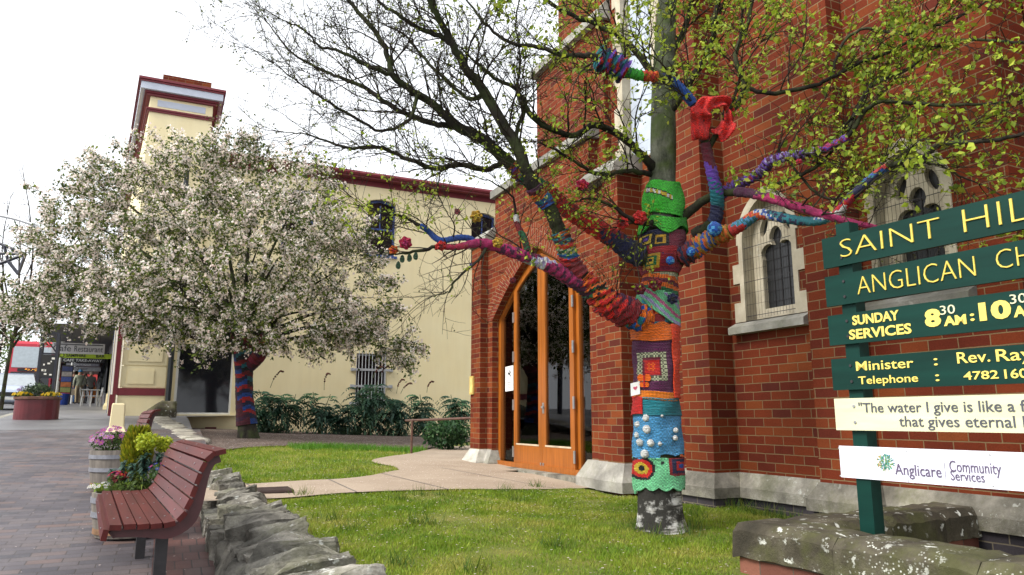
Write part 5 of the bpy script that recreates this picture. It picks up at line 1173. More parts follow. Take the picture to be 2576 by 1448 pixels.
clump('spurge', 'lime yellow flowering spurge behind the bench seat', 'shrub', at(372, 1112, D1-.02), (.10, .10, .085), 800, .022, LIME, 9, None, .85)
clump('spurge', 'smaller lime yellow spurge touching the bench back', 'shrub', at(412, 1118, D1+.1), (.075, .08, .07), 520, .022, LIME, 8, None, .85)
def spiky(label, px, py, d, n, L, cols, name='leafy_plant', zb=None, w=.012):
    c = at(px, py, d); b = np.array([c[0], c[1], top1-.02 if zb is None else zb]); root = empty(name, b, label, 'plant'); g = MB()
    for _ in range(n):
        p0 = b+np.array([0, 0, (c[2]-b[2])*rng.random()**.5]) if c[2] > b[2] else b; a = rng.random()*6.28; el = rng.uniform(-.5, .9); dr_ = np.array([math.cos(a)*math.cos(el), math.sin(a)*math.cos(el), math.sin(el)]); l = L*(.6+.5*rng.random())
        q = [p0, p0+dr_*l*.5+np.array([0, 0, .01]), p0+dr_*l+np.array([0, 0, -l*.25])]; s = np.cross(dr_, [0, 0, 1]); s /= np.linalg.norm(s)+1e-6; cl = tuple(np.array(cols[rng.integers(len(cols))])*(.7+.5*rng.random()))
        g.face([q[0]-s*w*.3, q[0]+s*w*.3, q[1]+s*w, q[1]-s*w], cl); g.face([q[1]-s*w, q[1]+s*w, q[2]], cl)
    g.build('foliage', M['leaf'], root)
    if c[2] > b[2]+.03: g = MB(); g.tube([b, c], .006, 5); g.build('stem', M['twig'], root)
    return root
TEAL = [(.05, .11, .085), (.07, .14, .10), (.035, .08, .06)]
spiky('blue green spurge leaves in whorls under the lime flowers', 365, 1150, D1-.08, 130, .10, TEAL)
spiky('blue green leaf whorl next to the bench back', 398, 1150, D1, 110, .09, TEAL)
spiky('small blue grey whorl left of the conifer', 312, 1165, D1-.05, 70, .06, TEAL); spiky('blue grey whorl drooping over the left rim of the near barrel', 283, 1186, D1-.05, 80, .065, TEAL); spiky('blue grey whorl between the conifer and the red flowers', 334, 1172, D1-.12, 60, .06, TEAL)
spiky('grassy green plant with narrow arching leaves in the near barrel', 355, 1200, D1-.15, 90, .15, [(.12, .18, .03), (.18, .22, .04), (.07, .12, .03)], w=.005)
clump('alyssum', 'tuft of white alyssum spilling over the left rim of the near barrel', 'flowers', at(262, 1226, D1-.05), (.11, .09, .03), 380, .022, [(.16, .25, .02), (.22, .30, .03)], 0, None, .6, extra=([(.75, .76, .78)], 46, .017, 1))
clump('pansies', 'red and magenta flowers in the left half of the near barrel', 'flowers', at(299, 1203, D1-.1), (.075, .06, .05), 300, .028, [(.10, .16, .03), (.05, .10, .03), (.2, .05, .05)], 4, None, .6, extra=([(.50, .01, .05), (.42, .02, .18)], 26, .016, 1))
clump('pansies', 'blue and pink flowers by the right side of the near barrel', 'flowers', at(402, 1192, D1-.12), (.09, .08, .08), 420, .028, [(.09, .15, .03), (.05, .10, .03)], 4, None, .6, extra=([(.05, .08, .45), (.08, .12, .5), (.45, .02, .25)], 14, .018, 1))
clump('ground_cover', 'low green leaves filling the near barrel', 'plant', at(335, 1222, D1-.1), (.22, .18, .04), 700, .03, [(.08, .13, .025), (.12, .18, .03), (.05, .08, .02)], 0)
clump('daisies', 'pink purple daisies in the farther barrel', 'flowers', np.array([c2_[0]-.10, c2_[1]-.05, top2+.08]), (.20, .18, .13), 600, .035, [(.04, .09, .02), (.07, .12, .02), (.03, .06, .015)], 6, None, .5, extra=([(.50, .16, .45), (.42, .09, .36), (.55, .28, .55)], 46, .034, 1.3))
clump('marigolds', 'orange and maroon flowers at the right of the farther barrel', 'flowers', np.array([c2_[0]+.17, c2_[1]-.12, top2+.04]), (.12, .12, .08), 300, .03, [(.10, .15, .06), (.06, .10, .03)], 3, None, .5, extra=([(.75, .28, .02), (.22, .01, .05), (.7, .62, .6)], 22, .024, 1.2))

# ---------------------------------------------------------------- shrubs with divided leaves along the cream wall
def honey_bush(px, pyt, pyb, w, nst, spikes, label):
    b = ony(px, pyb, YC-1.9); b[2] = float(zl(b[0], b[1]))+.02; top = at(px, pyt-36, float(b[:2]@np.array([sy_, cy_]))); H = top[2]-b[2]; wm = w*float(b[:2]@np.array([sy_, cy_]))*K/2
    root = empty('honey_bush', b, label, 'shrub', 'honey bushes along the cream wall'); g = MB(); st = MB(); fl = MB()
    for s in range(nst):
        a = rng.random()*6.28; rr = wm*rng.random()**.7*.8; hh = H*(1 if s == 0 else rng.uniform(.45, .95)); e = b+np.array([rr*math.cos(a), rr*.7*math.sin(a), hh*.86]); q = crom([b+.05*rnd_unit()*np.array([1, 1, 0]), .5*(b+e)+np.array([0, 0, hh*.1]), e], 4); st.tube(q, np.linspace(.018, .009, len(q)), 5)
        for k in range(12+int(6*hh)):
            t = .35+.65*rng.random(); p = q[min(int(t*(len(q)-1)), len(q)-1)]; az = rng.random()*6.28; L = rng.uniform(.40, .62)*min(1, .5+hh); dirh = np.array([math.cos(az), math.sin(az), 0]); up = rng.uniform(.35, .9) if t > .6 else rng.uniform(-.1, .5)
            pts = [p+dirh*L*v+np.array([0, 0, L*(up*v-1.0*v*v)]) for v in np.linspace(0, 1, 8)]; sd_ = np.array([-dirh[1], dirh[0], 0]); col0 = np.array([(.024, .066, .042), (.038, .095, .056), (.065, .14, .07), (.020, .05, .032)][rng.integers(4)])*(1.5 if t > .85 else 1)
            for v in range(1, 8):
                T_ = pts[v]-pts[v-1]; T_ /= np.linalg.norm(T_); ll = L*.36*math.sin(math.pi*min(.95, .25+v/10)); 
                for sg in (-1, 1):
                    dv = sd_*sg*.8+T_*.5+np.array([0, 0, -.35]); dv /= np.linalg.norm(dv); w_ = ll*.25
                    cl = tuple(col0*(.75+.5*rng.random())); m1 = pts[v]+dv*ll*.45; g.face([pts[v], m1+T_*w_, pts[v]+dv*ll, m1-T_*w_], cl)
            g.face([pts[7]-sd_*.03, pts[7]+(pts[7]-pts[6])*1.6, pts[7]+sd_*.03], tuple(col0))
    for s in range(spikes):
        e = b+np.array([wm*.35*rng.standard_normal(), 0, H*.9]); tip = e+np.array([rng.uniform(.0, .28), -.05, rng.uniform(.3, .48)]); q = crom([e, .5*(e+tip)+np.array([-.03, 0, .03]), tip, tip+np.array([.08, 0, .0])], 4); st.tube(q, .007, 4)
        for p in q[4:]:
            for _ in range(7): u = rnd_unit()*.028; fl.tube([p, p+u+np.array([0, 0, -.015])], .012, 4, True, [tuple(np.array([.075, .016, .014])*(.6+.8*rng.random()))]*2)
    g.build('foliage', M['leaf'], root); st.build('stem', simple('green_stem', (.07, .09, .03), .7), root)
    if spikes: fl.build('flower_spike', M['cloth'], root)
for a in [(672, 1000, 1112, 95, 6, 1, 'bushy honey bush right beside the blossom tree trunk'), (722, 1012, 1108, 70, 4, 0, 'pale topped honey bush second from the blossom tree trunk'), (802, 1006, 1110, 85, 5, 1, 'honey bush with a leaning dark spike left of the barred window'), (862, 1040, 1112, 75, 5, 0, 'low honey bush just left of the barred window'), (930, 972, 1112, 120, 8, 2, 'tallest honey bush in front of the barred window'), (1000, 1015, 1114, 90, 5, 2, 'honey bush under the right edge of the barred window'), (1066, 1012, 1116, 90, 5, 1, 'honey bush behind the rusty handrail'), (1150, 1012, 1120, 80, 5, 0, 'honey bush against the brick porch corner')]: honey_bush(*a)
c = onlawn(1125, 1128); c = at(1125, 1092, float(c[:2]@np.array([sy_, cy_]))-.6)
clump('leafy_shrub', 'low bright green shrub at the foot of the porch pier', 'shrub', c, (.50, .45, .32), 1500, .085, [(.03, .085, .03), (.05, .12, .04), (.07, .14, .05), (.02, .055, .02)], 10)
for i, (px, py) in enumerate([(690, 1100), (990, 1105), (880, 1108)]):
    c = ony(px, py, YC-2.2); c[2] = float(zl(c[0], c[1]))+.12; clump('leafy_shrub', ['low dark undergrowth at the foot of the first honey bush', 'low dark undergrowth under the barred window', 'low dark undergrowth between two honey bushes'][i], 'shrub', c, (.45, .3, .16), 500, .075, [(.02, .05, .025), (.035, .07, .03)], 4)
# handrail at the porch corner
g = MB(); q0 = at(1020, 1059, 13.6); q1 = np.array([5.0, 12.05, q0[2]+.05]); pb = at(1035, 1125, 13.5); g.tube([q0, q1], .022, 8); g.tube([at(1037, 1058, 13.5), (pb[0], pb[1], float(zl(pb[0], pb[1]))-.1)], .022, 8)
tag(g.build('handrail', simple('rusty_rail', (.10, .045, .03), .7, .4, 15), origin=tuple(pb)), 'rusty brown handrail running to the brick porch', 'handrail')
p = onlawn(668, 1241); g = MB(); g.box(p[0]-.33, p[0]+.25, p[1]-.22, p[1]+.22, p[2]+.02, p[2]+.035); 
for k in range(9): g.box(p[0]-.33, p[0]+.25, p[1]-.2+k*.048, p[1]-.18+k*.048, p[2]+.035, p[2]+.042)
tag(g.build('drain_grate', simple('brown_iron_grate', (.06, .035, .03), .6), origin=tuple(p)), 'flat brown iron grate set in the path beside the stone wall', 'grate')

# ---------------------------------------------------------------- church sign and its stone kerb enclosure
C0 = np.array([3.26, 3.66]); S2 = np.array([.078, -.997]); T2 = np.array([.997, .078])
def st(s, t, z): q = C0+S2*s+T2*t; return (q[0], q[1], z)
TB = .50
def on_board(px, py, t=TB):
    d, _ = ray(px, py); k = (t+C0@T2)/(d[:2]@T2); p = d*k; return float((p[:2]-C0)@S2), float(p[2])
cA = lambda x, y: ((3200+x/1.81)*.644, (700+y/1.81)*.644)
c8 = lambda x, y: ((2700+x/1.5277)*.644, (1300+y/1.5277)*.644)
sign = empty('church_sign', st(.57, .55, -.98), 'green church notice boards with gold lettering on square posts', 'sign')
ends = [(cA(30, 425), cA(48, 635)), (cA(45, 695), cA(60, 905)), (cA(60, 970), cA(75, 1180)), (c8(830, 160), c8(845, 345)), (c8(850, 395), c8(862, 582)), (c8(858, 675), c8(870, 862))]
sL = float(np.mean([on_board(*a)[0] for a, b in ends])); BZ = [(on_board(*b)[1], on_board(*a)[1]) for a, b in ends]; print('board left', [on_board(*a)[0] for a, b in ends], BZ)
def sbox(mb, s0, s1, t0, t1, z0, z1): mb.prism([st(s0, t0, z0), st(s1, t0, z0), st(s1, t1, z0), st(s0, t1, z0)], (0, 0, z1-z0))
pzt = on_board(2105, 562)[1]
for s in (on_board(*c8(960, 1000))[0]+.02, 2.35):
    mb = MB(); sbox(mb, s, s+.095, TB+.026, TB+.121, -1.15, pzt); mb.build('post', M['sign_green'], sign, bevel=.004)
sP = on_board(*c8(960, 1000))[0]+.02
boards = []
for i, (z0, z1) in enumerate(BZ):
    mb = MB(); m_ = M['sign_green'] if i < 4 else (M['sign_cream'] if i == 4 else M['sign_white'])
    th = .025 if i < 5 else .012; sbox(mb, sL, 2.62 if i < 5 else 2.4, TB if i < 5 else TB+.012, TB+.024, z0, z1); b = mb.build('board', m_, sign, bevel=.003 if i < 5 else .001); boards.append(b)
    bo = MB()
    for zz in () if i == 5 else ((z0*.75+z1*.25), (z0*.25+z1*.75)):
        p = np.array(st(sP+.045, TB, zz)); n_ = np.array([*(-T2), 0]); bo.tube([p, p+n_*.006], .009, 8)
    if i < 5: bo.build('bolt', M['iron'] if i < 4 else M['steel'], b)
def put(i, body, LB, RT, m, bold=0, depth=.004, sp=1.0, t=None):
    s0, z0 = on_board(*LB); s1, z1 = on_board(*RT); V, F = text_fit(body, s0, s1, z0, z1, depth, bold, sp); t = (TB if i < 5 else TB+.012) if t is None else t
    W = np.array([st(a, t-.0008-d, z) for a, z, d in V]); mesh_obj('lettering', W, F, m, boards[i])
    return s0, s1, z0, z1
G_, Yl_, INK = M['gold'], M['yellow'], M['ink']
put(0, 'SAINT', cA(158, 557), cA(850, 270), G_, -.022, .008); r = put(0, 'HIL', cA(1030, 378), cA(1478, 112), G_, -.022, .008)
V, F = text_fit("DA'S", r[1]+.03, r[1]+.40, r[2], r[3], .008, -.008); mesh_obj('lettering', np.array([st(a, TB-.0008-d, z) for a, z, d in V]), F, G_, boards[0])
put(1, 'ANGLICAN', cA(278, 818), cA(1097, 545), G_, -.02, .007); r = put(1, 'CH', cA(1262, 640), cA(1500, 462), G_, -.02, .007)
V, F = text_fit('URCH', r[1]+.025, r[1]+.36, r[2], r[3], .007, -.01); mesh_obj('lettering', np.array([st(a, TB-.0008-d, z) for a, z, d in V]), F, G_, boards[1])
put(2, 'SUNDAY', cA(240, 1037), cA(562, 925), Yl_, .028); put(2, 'SERVICES', cA(217, 1138), cA(650, 1018), Yl_, .028); put(2, '8', cA(755, 1053), cA(855, 912), Yl_, .05); put(2, '30', cA(860, 963), cA(958, 886), M['sign_cream'], .0)
put(2, 'AM', cA(886, 1042), cA(1038, 955), Yl_, .04); put(2, ':', cA(1073, 1006), cA(1097, 950), Yl_, .03); put(2, '10', cA(1140, 1008), cA(1350, 848), Yl_, .05); put(2, '30', cA(1354, 886), cA(1462, 805), M['sign_cream'], 0); put(2, 'AM', cA(1380, 980), cA(1545, 882), Yl_, .04)
put(3, 'Minister', c8(988, 230), c8(1325, 150), Yl_, .006); put(3, ':', c8(1452, 197), c8(1470, 153), Yl_, .006); put(3, 'Rev.', c8(1592, 186), c8(1780, 105), Yl_, .006); put(3, 'Ray', c8(1828, 197), c8(2035, 86), Yl_, .006)
put(3, 'Telephone', c8(1003, 324), c8(1352, 245), Yl_, .006); put(3, ':', c8(1462, 291), c8(1480, 250), Yl_, .006); put(3, '4782', c8(1630, 284), c8(1832, 224), Yl_, .012); put(3, '160', c8(1875, 276), c8(2006, 213), Yl_, .012)
put(4, '"The water I give is like a f', c8(1005, 496), c8(1992, 398), INK, 0); put(4, 'that gives eternal li', c8(1247, 580), c8(2015, 497), INK, 0)
put(5, 'Anglicare', c8(1215, 868), c8(1483, 797), M['violet_ink'], 0); put(5, 'Community', c8(1540, 850), c8(1838, 778), M['violet_ink'], -.004); put(5, 'Services', c8(1545, 881), c8(1740, 835), M['violet_ink'], -.004)
a, z0 = on_board(*c8(1512, 875)); _, z1 = on_board(*c8(1512, 776)); mb = MB(); sbox(mb, a, a+.002, TB+.0095, TB+.0112, z0, z1); mb.build('divider_line', M['violet_ink'], boards[5])
cs_, cz = on_board(*c8(1152, 778)); lr = abs(on_board(*c8(1205, 778))[0]-cs_); mb = MB(); tn_ = TB+.0112
for k in range(150):
    a = rng.random()*6.28; r_ = lr*math.sqrt(rng.random()); cx, cz_ = cs_+r_*math.cos(a), cz+r_*math.sin(a)*.85+lr*.05; an = a+.3*rng.standard_normal(); l, w = lr*.13, lr*.055; u = np.array([math.cos(an), math.sin(an)]); v = np.array([-u[1], u[0]])
    col = [(.05, .25, .16), (.10, .35, .25), (.06, .20, .30), (.30, .34, .08)][rng.integers(4)] if cx > cs_-.5*lr or rng.random() < .4 else (.40, .30, .10)
    mb.prism([st(*(np.array([cx, cz_])+q)[[0]], tn_, (np.array([cx, cz_])+q)[1]) for q in (-u*l, v*w, u*l, -v*w)], tuple(np.array([*(-T2), 0])*.0015), col)
for k in (-.22, -.05, .08, .25): mb.prism([st(cs_+lr*k*1.2-.0012, tn_, cz-lr*.95), st(cs_+lr*k*1.2+.0012, tn_, cz-lr*.95), st(cs_+lr*k+.001, tn_, cz-lr*.1), st(cs_+lr*k-.001, tn_, cz-lr*.1)], tuple(np.array([*(-T2), 0])*.0013), (.35, .30, .15))
mb.build('tree_emblem', M['paint'], boards[5])
mb = MB()
for q in [(875, 690), (1275, 707), (1775, 730), (885, 855), (1290, 885), (1795, 917)]:
    a, z = on_board(*c8(*q)); p = np.array(st(a, TB+.012, z)); mb.tube([p, p+np.array([*(-T2), 0])*.003], .005, 8)
mb.build('screw', M['galv'], boards[5])
# low stone kerb enclosure
enc = empty('kerb_enclosure', st(0, 0, -.95), 'low lichened stone coping on brick forming a corner round the sign post', 'low wall')
zc = -.635
def coping(along_s, a0, a1, name='coping_stone'):
    W = .40; h = .20; ch = .05
    pr = [(0, -h), (0, -ch), (ch*1.1, 0), (W-ch, 0), (W, -ch), (W, -h)]; mb = MB(); n = max(2, int((a1-a0)/.06)); rows = []
    pr2 = [np.array(q) for q in pr]
    for k in range(n+1):
        a = a0+(a1-a0)*k/n; e = .012 if k in (0, n) else 0
        rows.append([np.array(st(a, q, zc+z-e)) if along_s else np.array(st(q, a, zc+z-e)) for q, z in pr2])
    R = np.array(rows); R += .003*rng.standard_normal(R.shape)
    mb.grid(R, None, True); mb.face(R[0][::-1]); mb.face(R[-1]); mb.build(name, M['stone_planter'], enc)
a = .0
for L in (.72, .74, .70, .8): coping(True, a+.004, a+L-.004); a += L
a = .405
for L in (.62, .60, .72): coping(False, a+.004, a+L-.004); a += L
mb = MB(); sbox(mb, .03, 2.9, .03, .37, -1.5, zc-.201); sbox(mb, .03, .37, .372, 2.1, -1.5, zc-.201); mb.build_each('brick_base', brick_mat('salmon_base_brick', [(0, (.13, .05, .038)), (1, (.24, .10, .07))], (.12, .10, .08), .24, .12, .004), enc)
mb = MB(); sbox(mb, .38, 2.9, .38, 2.0, -1.4, -1.0); mb.build('soil', M['mulch'], enc)
# ---------------------------------------------------------------- grass, weeds, fallen petals
def inside(P, poly):
    x, y = P[:, 0], P[:, 1]; r = np.zeros(len(P), bool); q = np.asarray(poly)
    for i in range(len(q)):
        a, b = q[i-1], q[i]; c = ((a[1] > y) != (b[1] > y)); t = (b[0]-a[0])*(y-a[1])/(b[1]-a[1]+1e-12)+a[0]; r ^= c & (x < t)
    return r
path_poly = np.vstack([crom(pl, 8), crom(pm, 8)[::-1]]); path2 = np.vstack([crom(ml, 8), crom(mr, 8)[::-1]]); mulch_poly = np.vstack([crom(b0, 8), np.array(b1)[::-1]])
def church_side(P): return (P[:, 0] > np.where(P[:, 1] < 4.2, 5.25, np.where(P[:, 1] < 4.75, 5.05, np.where(P[:, 1] < 5.8, 5.25, np.where(P[:, 1] < 7.2, 4.93, 4.75)))))
def enc_in(P):
    s = (P-C0)@S2; t = (P-C0)@T2; return (s > -.02) & (t > -.02)
def blades(P, h, w, cols):
    n = len(P); z = np.array(zl(P[:, 0], P[:, 1]))+.0; b = np.column_stack([P, z]); a = rng.random(n)*6.28; s = np.column_stack([np.cos(a), np.sin(a), np.zeros(n)])*w[:, None]
    ln = rng.standard_normal((n, 3))*.45; ln[:, 2] = 1; tip = b+ln*h[:, None]; V = np.stack([b-s, b+s, tip], 1).reshape(-1, 3); return V, np.arange(3*n).reshape(-1, 3), cols
def patch(P): return .5+.5*np.sin(P[:, 0]*3.1+1.3*np.sin(P[:, 1]*2.2))*np.sin(P[:, 1]*2.7+1.1*np.sin(P[:, 0]*1.9))
def gcols(P, n):
    k = np.clip(patch(P)*.45+.45*patch(P[:, ::-1]*2.7+3)-.15+.5*rng.random(n), 0, 1)[:, None]; a, b, c = np.array((.08, .18, .010)), np.array((.22, .31, .020)), np.array((.38, .36, .08))
    return np.where(k < .6, a+(b-a)*(k/.6), b+(c-b)*((k-.6)/.4))*(.7+.6*rng.random((n, 1)))
P = np.column_stack([rng.uniform(.85, 5.3, 190000), 2.3+7.2*rng.random(190000)**1.25]); P = P[~inside(P, path_poly) & ~church_side(P) & ~enc_in(P) & (P[:, 0] > 1.2-.065*(P[:, 1]-3.54))]
h = (.013+.022*rng.random(len(P)))*(.6+.9*patch(P[:, ::-1]*1.7)); V1, F1, c1 = blades(P, h, .0022+.0006*P[:, 1]*rng.random(len(P)), gcols(P, len(P)))
Q = np.column_stack([rng.uniform(.6, 5.2, 60000), rng.uniform(9.0, 21, 60000)]); Q = Q[~inside(Q, path_poly) & ~inside(Q, path2) & ~inside(Q, mulch_poly) & ~church_side(Q)]
Q = Q[(Q[:, 0] < np.interp(Q[:, 1], [m_[1] for m_ in ml[::-1]] if ml[0][1] > ml[-1][1] else [m_[1] for m_ in ml], [m_[0] for m_ in ml]))]
edge = np.array(b0); nearb = np.min(np.linalg.norm(Q[:, None, :]-crom(b0, 6)[None], axis=2), axis=1) < .9
h = (.03+.035*rng.random(len(Q)))*np.where(nearb & (Q[:, 0] > 2.2), 2.1, 1); cq_ = gcols(Q, len(Q)); cq_[nearb & (Q[:, 0] > 2.2)] = cq_[nearb & (Q[:, 0] > 2.2)]*np.array([.45, .8, .6])
V2, F2, c2 = blades(Q, h, np.full(len(Q), .006), cq_)
tag(mesh_obj('grass', np.vstack([V1, V2]), np.vstack([F1, F2+len(V1)]), M['leaf'], cols=np.vstack([c1, c2])), kind='stuff')
# taller weed tufts
Vs, Fs, Cs, o_ = [], [], [], 0
spots = [onlawn(*q)[:2] for q in [(760, 1250), (1085, 1322), (1040, 1322), (1270, 1240), (1300, 1262), (890, 1190), (795, 1400), (1060, 1250), (1110, 1252), (1350, 1230), (1560, 1236), (1740, 1300), (830, 1310), (1850, 1262), (1960, 1270), (1400, 1380), (1000, 1420), (880, 1335), (1000, 1260), (1190, 1440)]]+[np.array((5.2-.02*k, 5.9-.17*k)) for k in range(11)]+[np.array((3.73+.26*math.cos(k), 5.0+.26*math.sin(k))) for k in range(9)]
for q in spots:
    n = 46; P = q+.055*rng.standard_normal((n, 2)); V, F, c = blades(P, .05+.10*rng.random(n), np.full(n, .004), np.array([(.06, .13, .015), (.09, .16, .02), (.16, .19, .03)])[rng.integers(0, 3, n)]); Vs.append(V); Fs.append(F+o_); Cs.append(c); o_ += len(V)
tag(mesh_obj('weeds', np.vstack(Vs), np.vstack(Fs), M['leaf'], cols=np.vstack(Cs)), kind='stuff')
n = 6500; P = np.vstack([np.column_stack([rng.uniform(.8, 5, n//3), rng.uniform(9, 21, n//3)]), np.column_stack([rng.uniform(.8, 5, n//3), rng.uniform(5.5, 11.5, n//3)]), np.column_stack([rng.uniform(.8, 4.6, n//3), rng.uniform(3, 7, n//3)])[:int(n*.12)], np.column_stack([rng.uniform(-1.2, .4, 350), rng.uniform(5, 19, 350)])]); P = P[~church_side(P)]
n = len(P); z = np.where(P[:, 0] > .6, zl(P[:, 0], P[:, 1])+.03, zf(P[:, 1])+.006); a = rng.random(n)*6.28; r = (.004+.007*rng.random(n)); V = np.stack([np.column_stack([P[:, 0]+r*np.cos(a+k*1.57), P[:, 1]+r*np.sin(a+k*1.57), z+.004*rng.random(n)]) for k in range(4)], 1).reshape(-1, 3)
tag(mesh_obj('fallen_petals', V, np.arange(4*n).reshape(-1, 4), M['petal'], cols=np.array([(.72, .62, .58)]*n)*(.8+.3*rng.random((n, 1)))), kind='stuff')

# ---------------------------------------------------------------- the street beyond
f = onfoot(82, 1057); pc = np.array([f[0], f[1]+.45, f[2]])
pl_ = empty('brick_planter', pc, 'low dark red curved brick planter on the pavement', 'planter')
def oct_ring(z, e=0): return [(pc[0]+(.44+e)*math.copysign(abs(math.cos(t))**.75, math.cos(t)), pc[1]+(.36+e)*math.copysign(abs(math.sin(t))**.75, math.sin(t)), pc[2]+z) for t in np.linspace(0, 6.283, 32, endpoint=False)]
g = MB(); g.grid([oct_ring(-.3), oct_ring(.02), oct_ring(.45)], None, True); g.build('body', simple('dark_red_render', (.10, .008, .012), .5, .25, 5), pl_, smooth=False)
g = MB(); g.grid([oct_ring(.45, .002), oct_ring(.465, .03), oct_ring(.51, .03), oct_ring(.525, -.0), oct_ring(.525, -.12), oct_ring(.44, -.13)], None, True); g.face(oct_ring(.44, -.13)); g.build('rim', brick_mat('brown_rim_brick', [(0, (.10, .05, .04)), (1, (.22, .12, .09))], (.1, .09, .08), .1, .2, .004), pl_)
tz = pc[2]+.51
clump('bushy_plant', 'grey green bush in the dark red brick planter', 'plant', (pc[0]-.02, pc[1], tz+.12), (.34, .28, .20), 900, .06, [(.05, .085, .04), (.08, .12, .06), (.035, .06, .03)], 6)
for dx, lab in ((-.28, 'yellow flowers at the left of the dark red planter'), (.28, 'yellow flowers at the right of the dark red planter')): clump('marigolds', lab, 'flowers', (pc[0]+dx, pc[1]-.18, tz+.04), (.19, .13, .06), 220, .04, [(.07, .11, .03)], 0, None, .6, extra=([(.75, .50, .02), (.8, .58, .05)], 40, .035, 1.1))
clump('pansies', 'pale violet flowers behind the left yellow ones in the red planter', 'flowers', (pc[0]-.30, pc[1]+.18, tz+.12), (.16, .14, .12), 220, .04, [(.06, .08, .05)], 0, None, .6, extra=([(.35, .25, .5)], 30, .035, 1.1))
def block(px0, px1, py0, py1, d, label):
    b = at((px0+px1)/2, py1, d); w = (px1-px0)*d*K/2; hh = (py1-py0)*d*K; root = MB()
    rows = []
    for z, e in ((-.3, .07), (.0, .07), (.05, .05), (.12, .015), (hh-.03, 0), (hh, -.015)): rows.append([(b[0]+sx*(w+e), b[1]+sy*(w+e)+w, b[2]+z) for sx, sy in ((-1, -1), (1, -1), (1, 1), (-1, 1))])
    root.grid(rows, None, True); root.face(rows[-1]); tag(root.build('bollard_block', M['render'], origin=tuple(b), bevel=.015), label, 'bollard', 'cream concrete blocks outside the shops')
block(277, 306, 1016, 1089, 14.6, 'nearer cream concrete block with a flared foot beside the shop corner'); block(266, 284, 991, 1022, 27, 'farther cream concrete block by the cafe tables')
def dnz(px, py, d): return at(px, py, d)
# veranda with hanging signs
bl_x = lambda y: -1.02-.083*(y-22.8)
ver = empty('street_veranda', (-3, 33, .4), 'dark street veranda roof on slim white posts over the shop fronts', 'veranda'); g = MB()
ys = np.arange(31, 76, 3.)
for i in range(len(ys)-1):
    y0, y1 = ys[i], ys[i+1]; z0, z1 = float(zf(y0))+3.05, float(zf(y1))+3.05
    q = [(bl_x(y0), y0, z0), (float(kerbx(y0))+.15, y0, z0-.1), (float(kerbx(y1))+.15, y1, z1-.1), (bl_x(y1), y1, z1)]; g.prism(q, (0, 0, .14))
g.build('roof', simple('dark_veranda_roof', (.05, .045, .05), .6), ver)
for (px, pyb, d) in [(137, 1030, 34), (171, 1020, 38), (178, 1019, 48)]:
    b = at(px, pyb, d); b[2] = float(zf(b[1])); g = MB(); g.tube([b, b+np.array([0, 0, 1.1])], .085, 10); g.tube([b+np.array([0, 0, 1.1]), b+np.array([0, 0, 2.95])], .06, 10); g.box(b[0]-.12, b[0]+.12, b[1]-.12, b[1]+.12, b[2]+2.95, b[2]+3.05); g.build('post', M['white'], ver)
def hang_sign(px0, px1, py0, py1, d, m, txts, label):
    a, b = at(px0, py1, d), at(px1, py0, d+.0); yy = .5*(a[1]+b[1]); x0, x1 = ony(px0, py1, yy)[0], ony(px1, py1, yy)[0]; z0, z1 = ony((px0+px1)/2, py1, yy)[2], ony((px0+px1)/2, py0, yy)[2]
    root = empty('hanging_sign', ((x0+x1)/2, yy, z0), label, 'sign', 'shop signs hanging under the veranda'); g = MB(); g.box(x0, x1, yy-.03, yy+.03, z0, z1); g.build('board', m, root)
    g = MB()
    for xx in (x0+.2, x1-.2): g.tube([(xx, yy, z1), (xx, yy, z1+.35)], .012, 5)
    g.build('hanger', M['iron'], root)
    for body, fx0, fx1, fz0, fz1, mm, bold in txts:
        V, F = text_fit(body, x0+(x1-x0)*fx0, x0+(x1-x0)*fx1, z0+(z1-z0)*fz0, z0+(z1-z0)*fz1, .01, bold); mesh_obj('lettering', np.array([(u, yy-.031-dd, v) for u, v, dd in V]), F, mm, root)
    return (x0, x1, yy, z0, z1, root)
LG = simple('lime_sign_panel', (.34, .48, .02), .5, .05); BK_ = simple('black_sign_panel', (.012, .012, .013), .5); GY = simple('pale_grey_sign', (.50, .50, .54), .5, .05)
r = hang_sign(129, 262, 864, 891, 30, GY, [('Cafe', .02, .36, .2, .78, INK, 0), ('Restaurant', .42, .97, .2, .74, INK, 0)], 'pale grey hanging sign reading cafe restaurant, nearest under the veranda'); g = MB(); g.box(r[0]+.06, r[0]+.95, r[2]-.036, r[2]-.031, r[4]-.09, r[4]-.05); g.box(r[1]-.95, r[1]-.06, r[2]-.036, r[2]-.031, r[4]-.09, r[4]-.05); g.build('stripe', INK, r[5])
r = hang_sign(141, 283, 890, 902, 33, LG, [('SAMPHIRE', .17, .52, .2, .8, BK_, .02), ('BAR', .70, .86, .2, .8, BK_, .02)], 'lime green hanging sign with black letters and a round emblem'); g = MB(); cx, cz2 = r[0]+.17*(r[1]-r[0])*.55, (r[3]+r[4])/2; g.tube([(cx+.09*math.cos(t), r[2]-.034, cz2+.09*math.sin(t)) for t in np.linspace(0, 6.283, 20)], .018, 4); g.build('emblem', BK_, r[5])
hang_sign(150, 262, 902, 913, 37, BK_, [('CAFE TAKE-AWAY', .08, .95, .2, .8, M['white'], .02)], 'black hanging sign with white capitals reading cafe take away')
hang_sign(166, 250, 915, 922, 41, simple('mid_grey_sign', (.22, .22, .25), .5), [('BOUTIQUE', .2, .75, .2, .8, M['white'], 0)], 'narrow mid grey hanging sign, fourth under the veranda'); hang_sign(169, 253, 924, 934, 46, simple('dull_grey_sign', (.30, .30, .31), .5), [('BOTTLE SHOP', .05, .6, .25, .8, INK, 0)], 'dull grey hanging sign, farthest under the veranda')
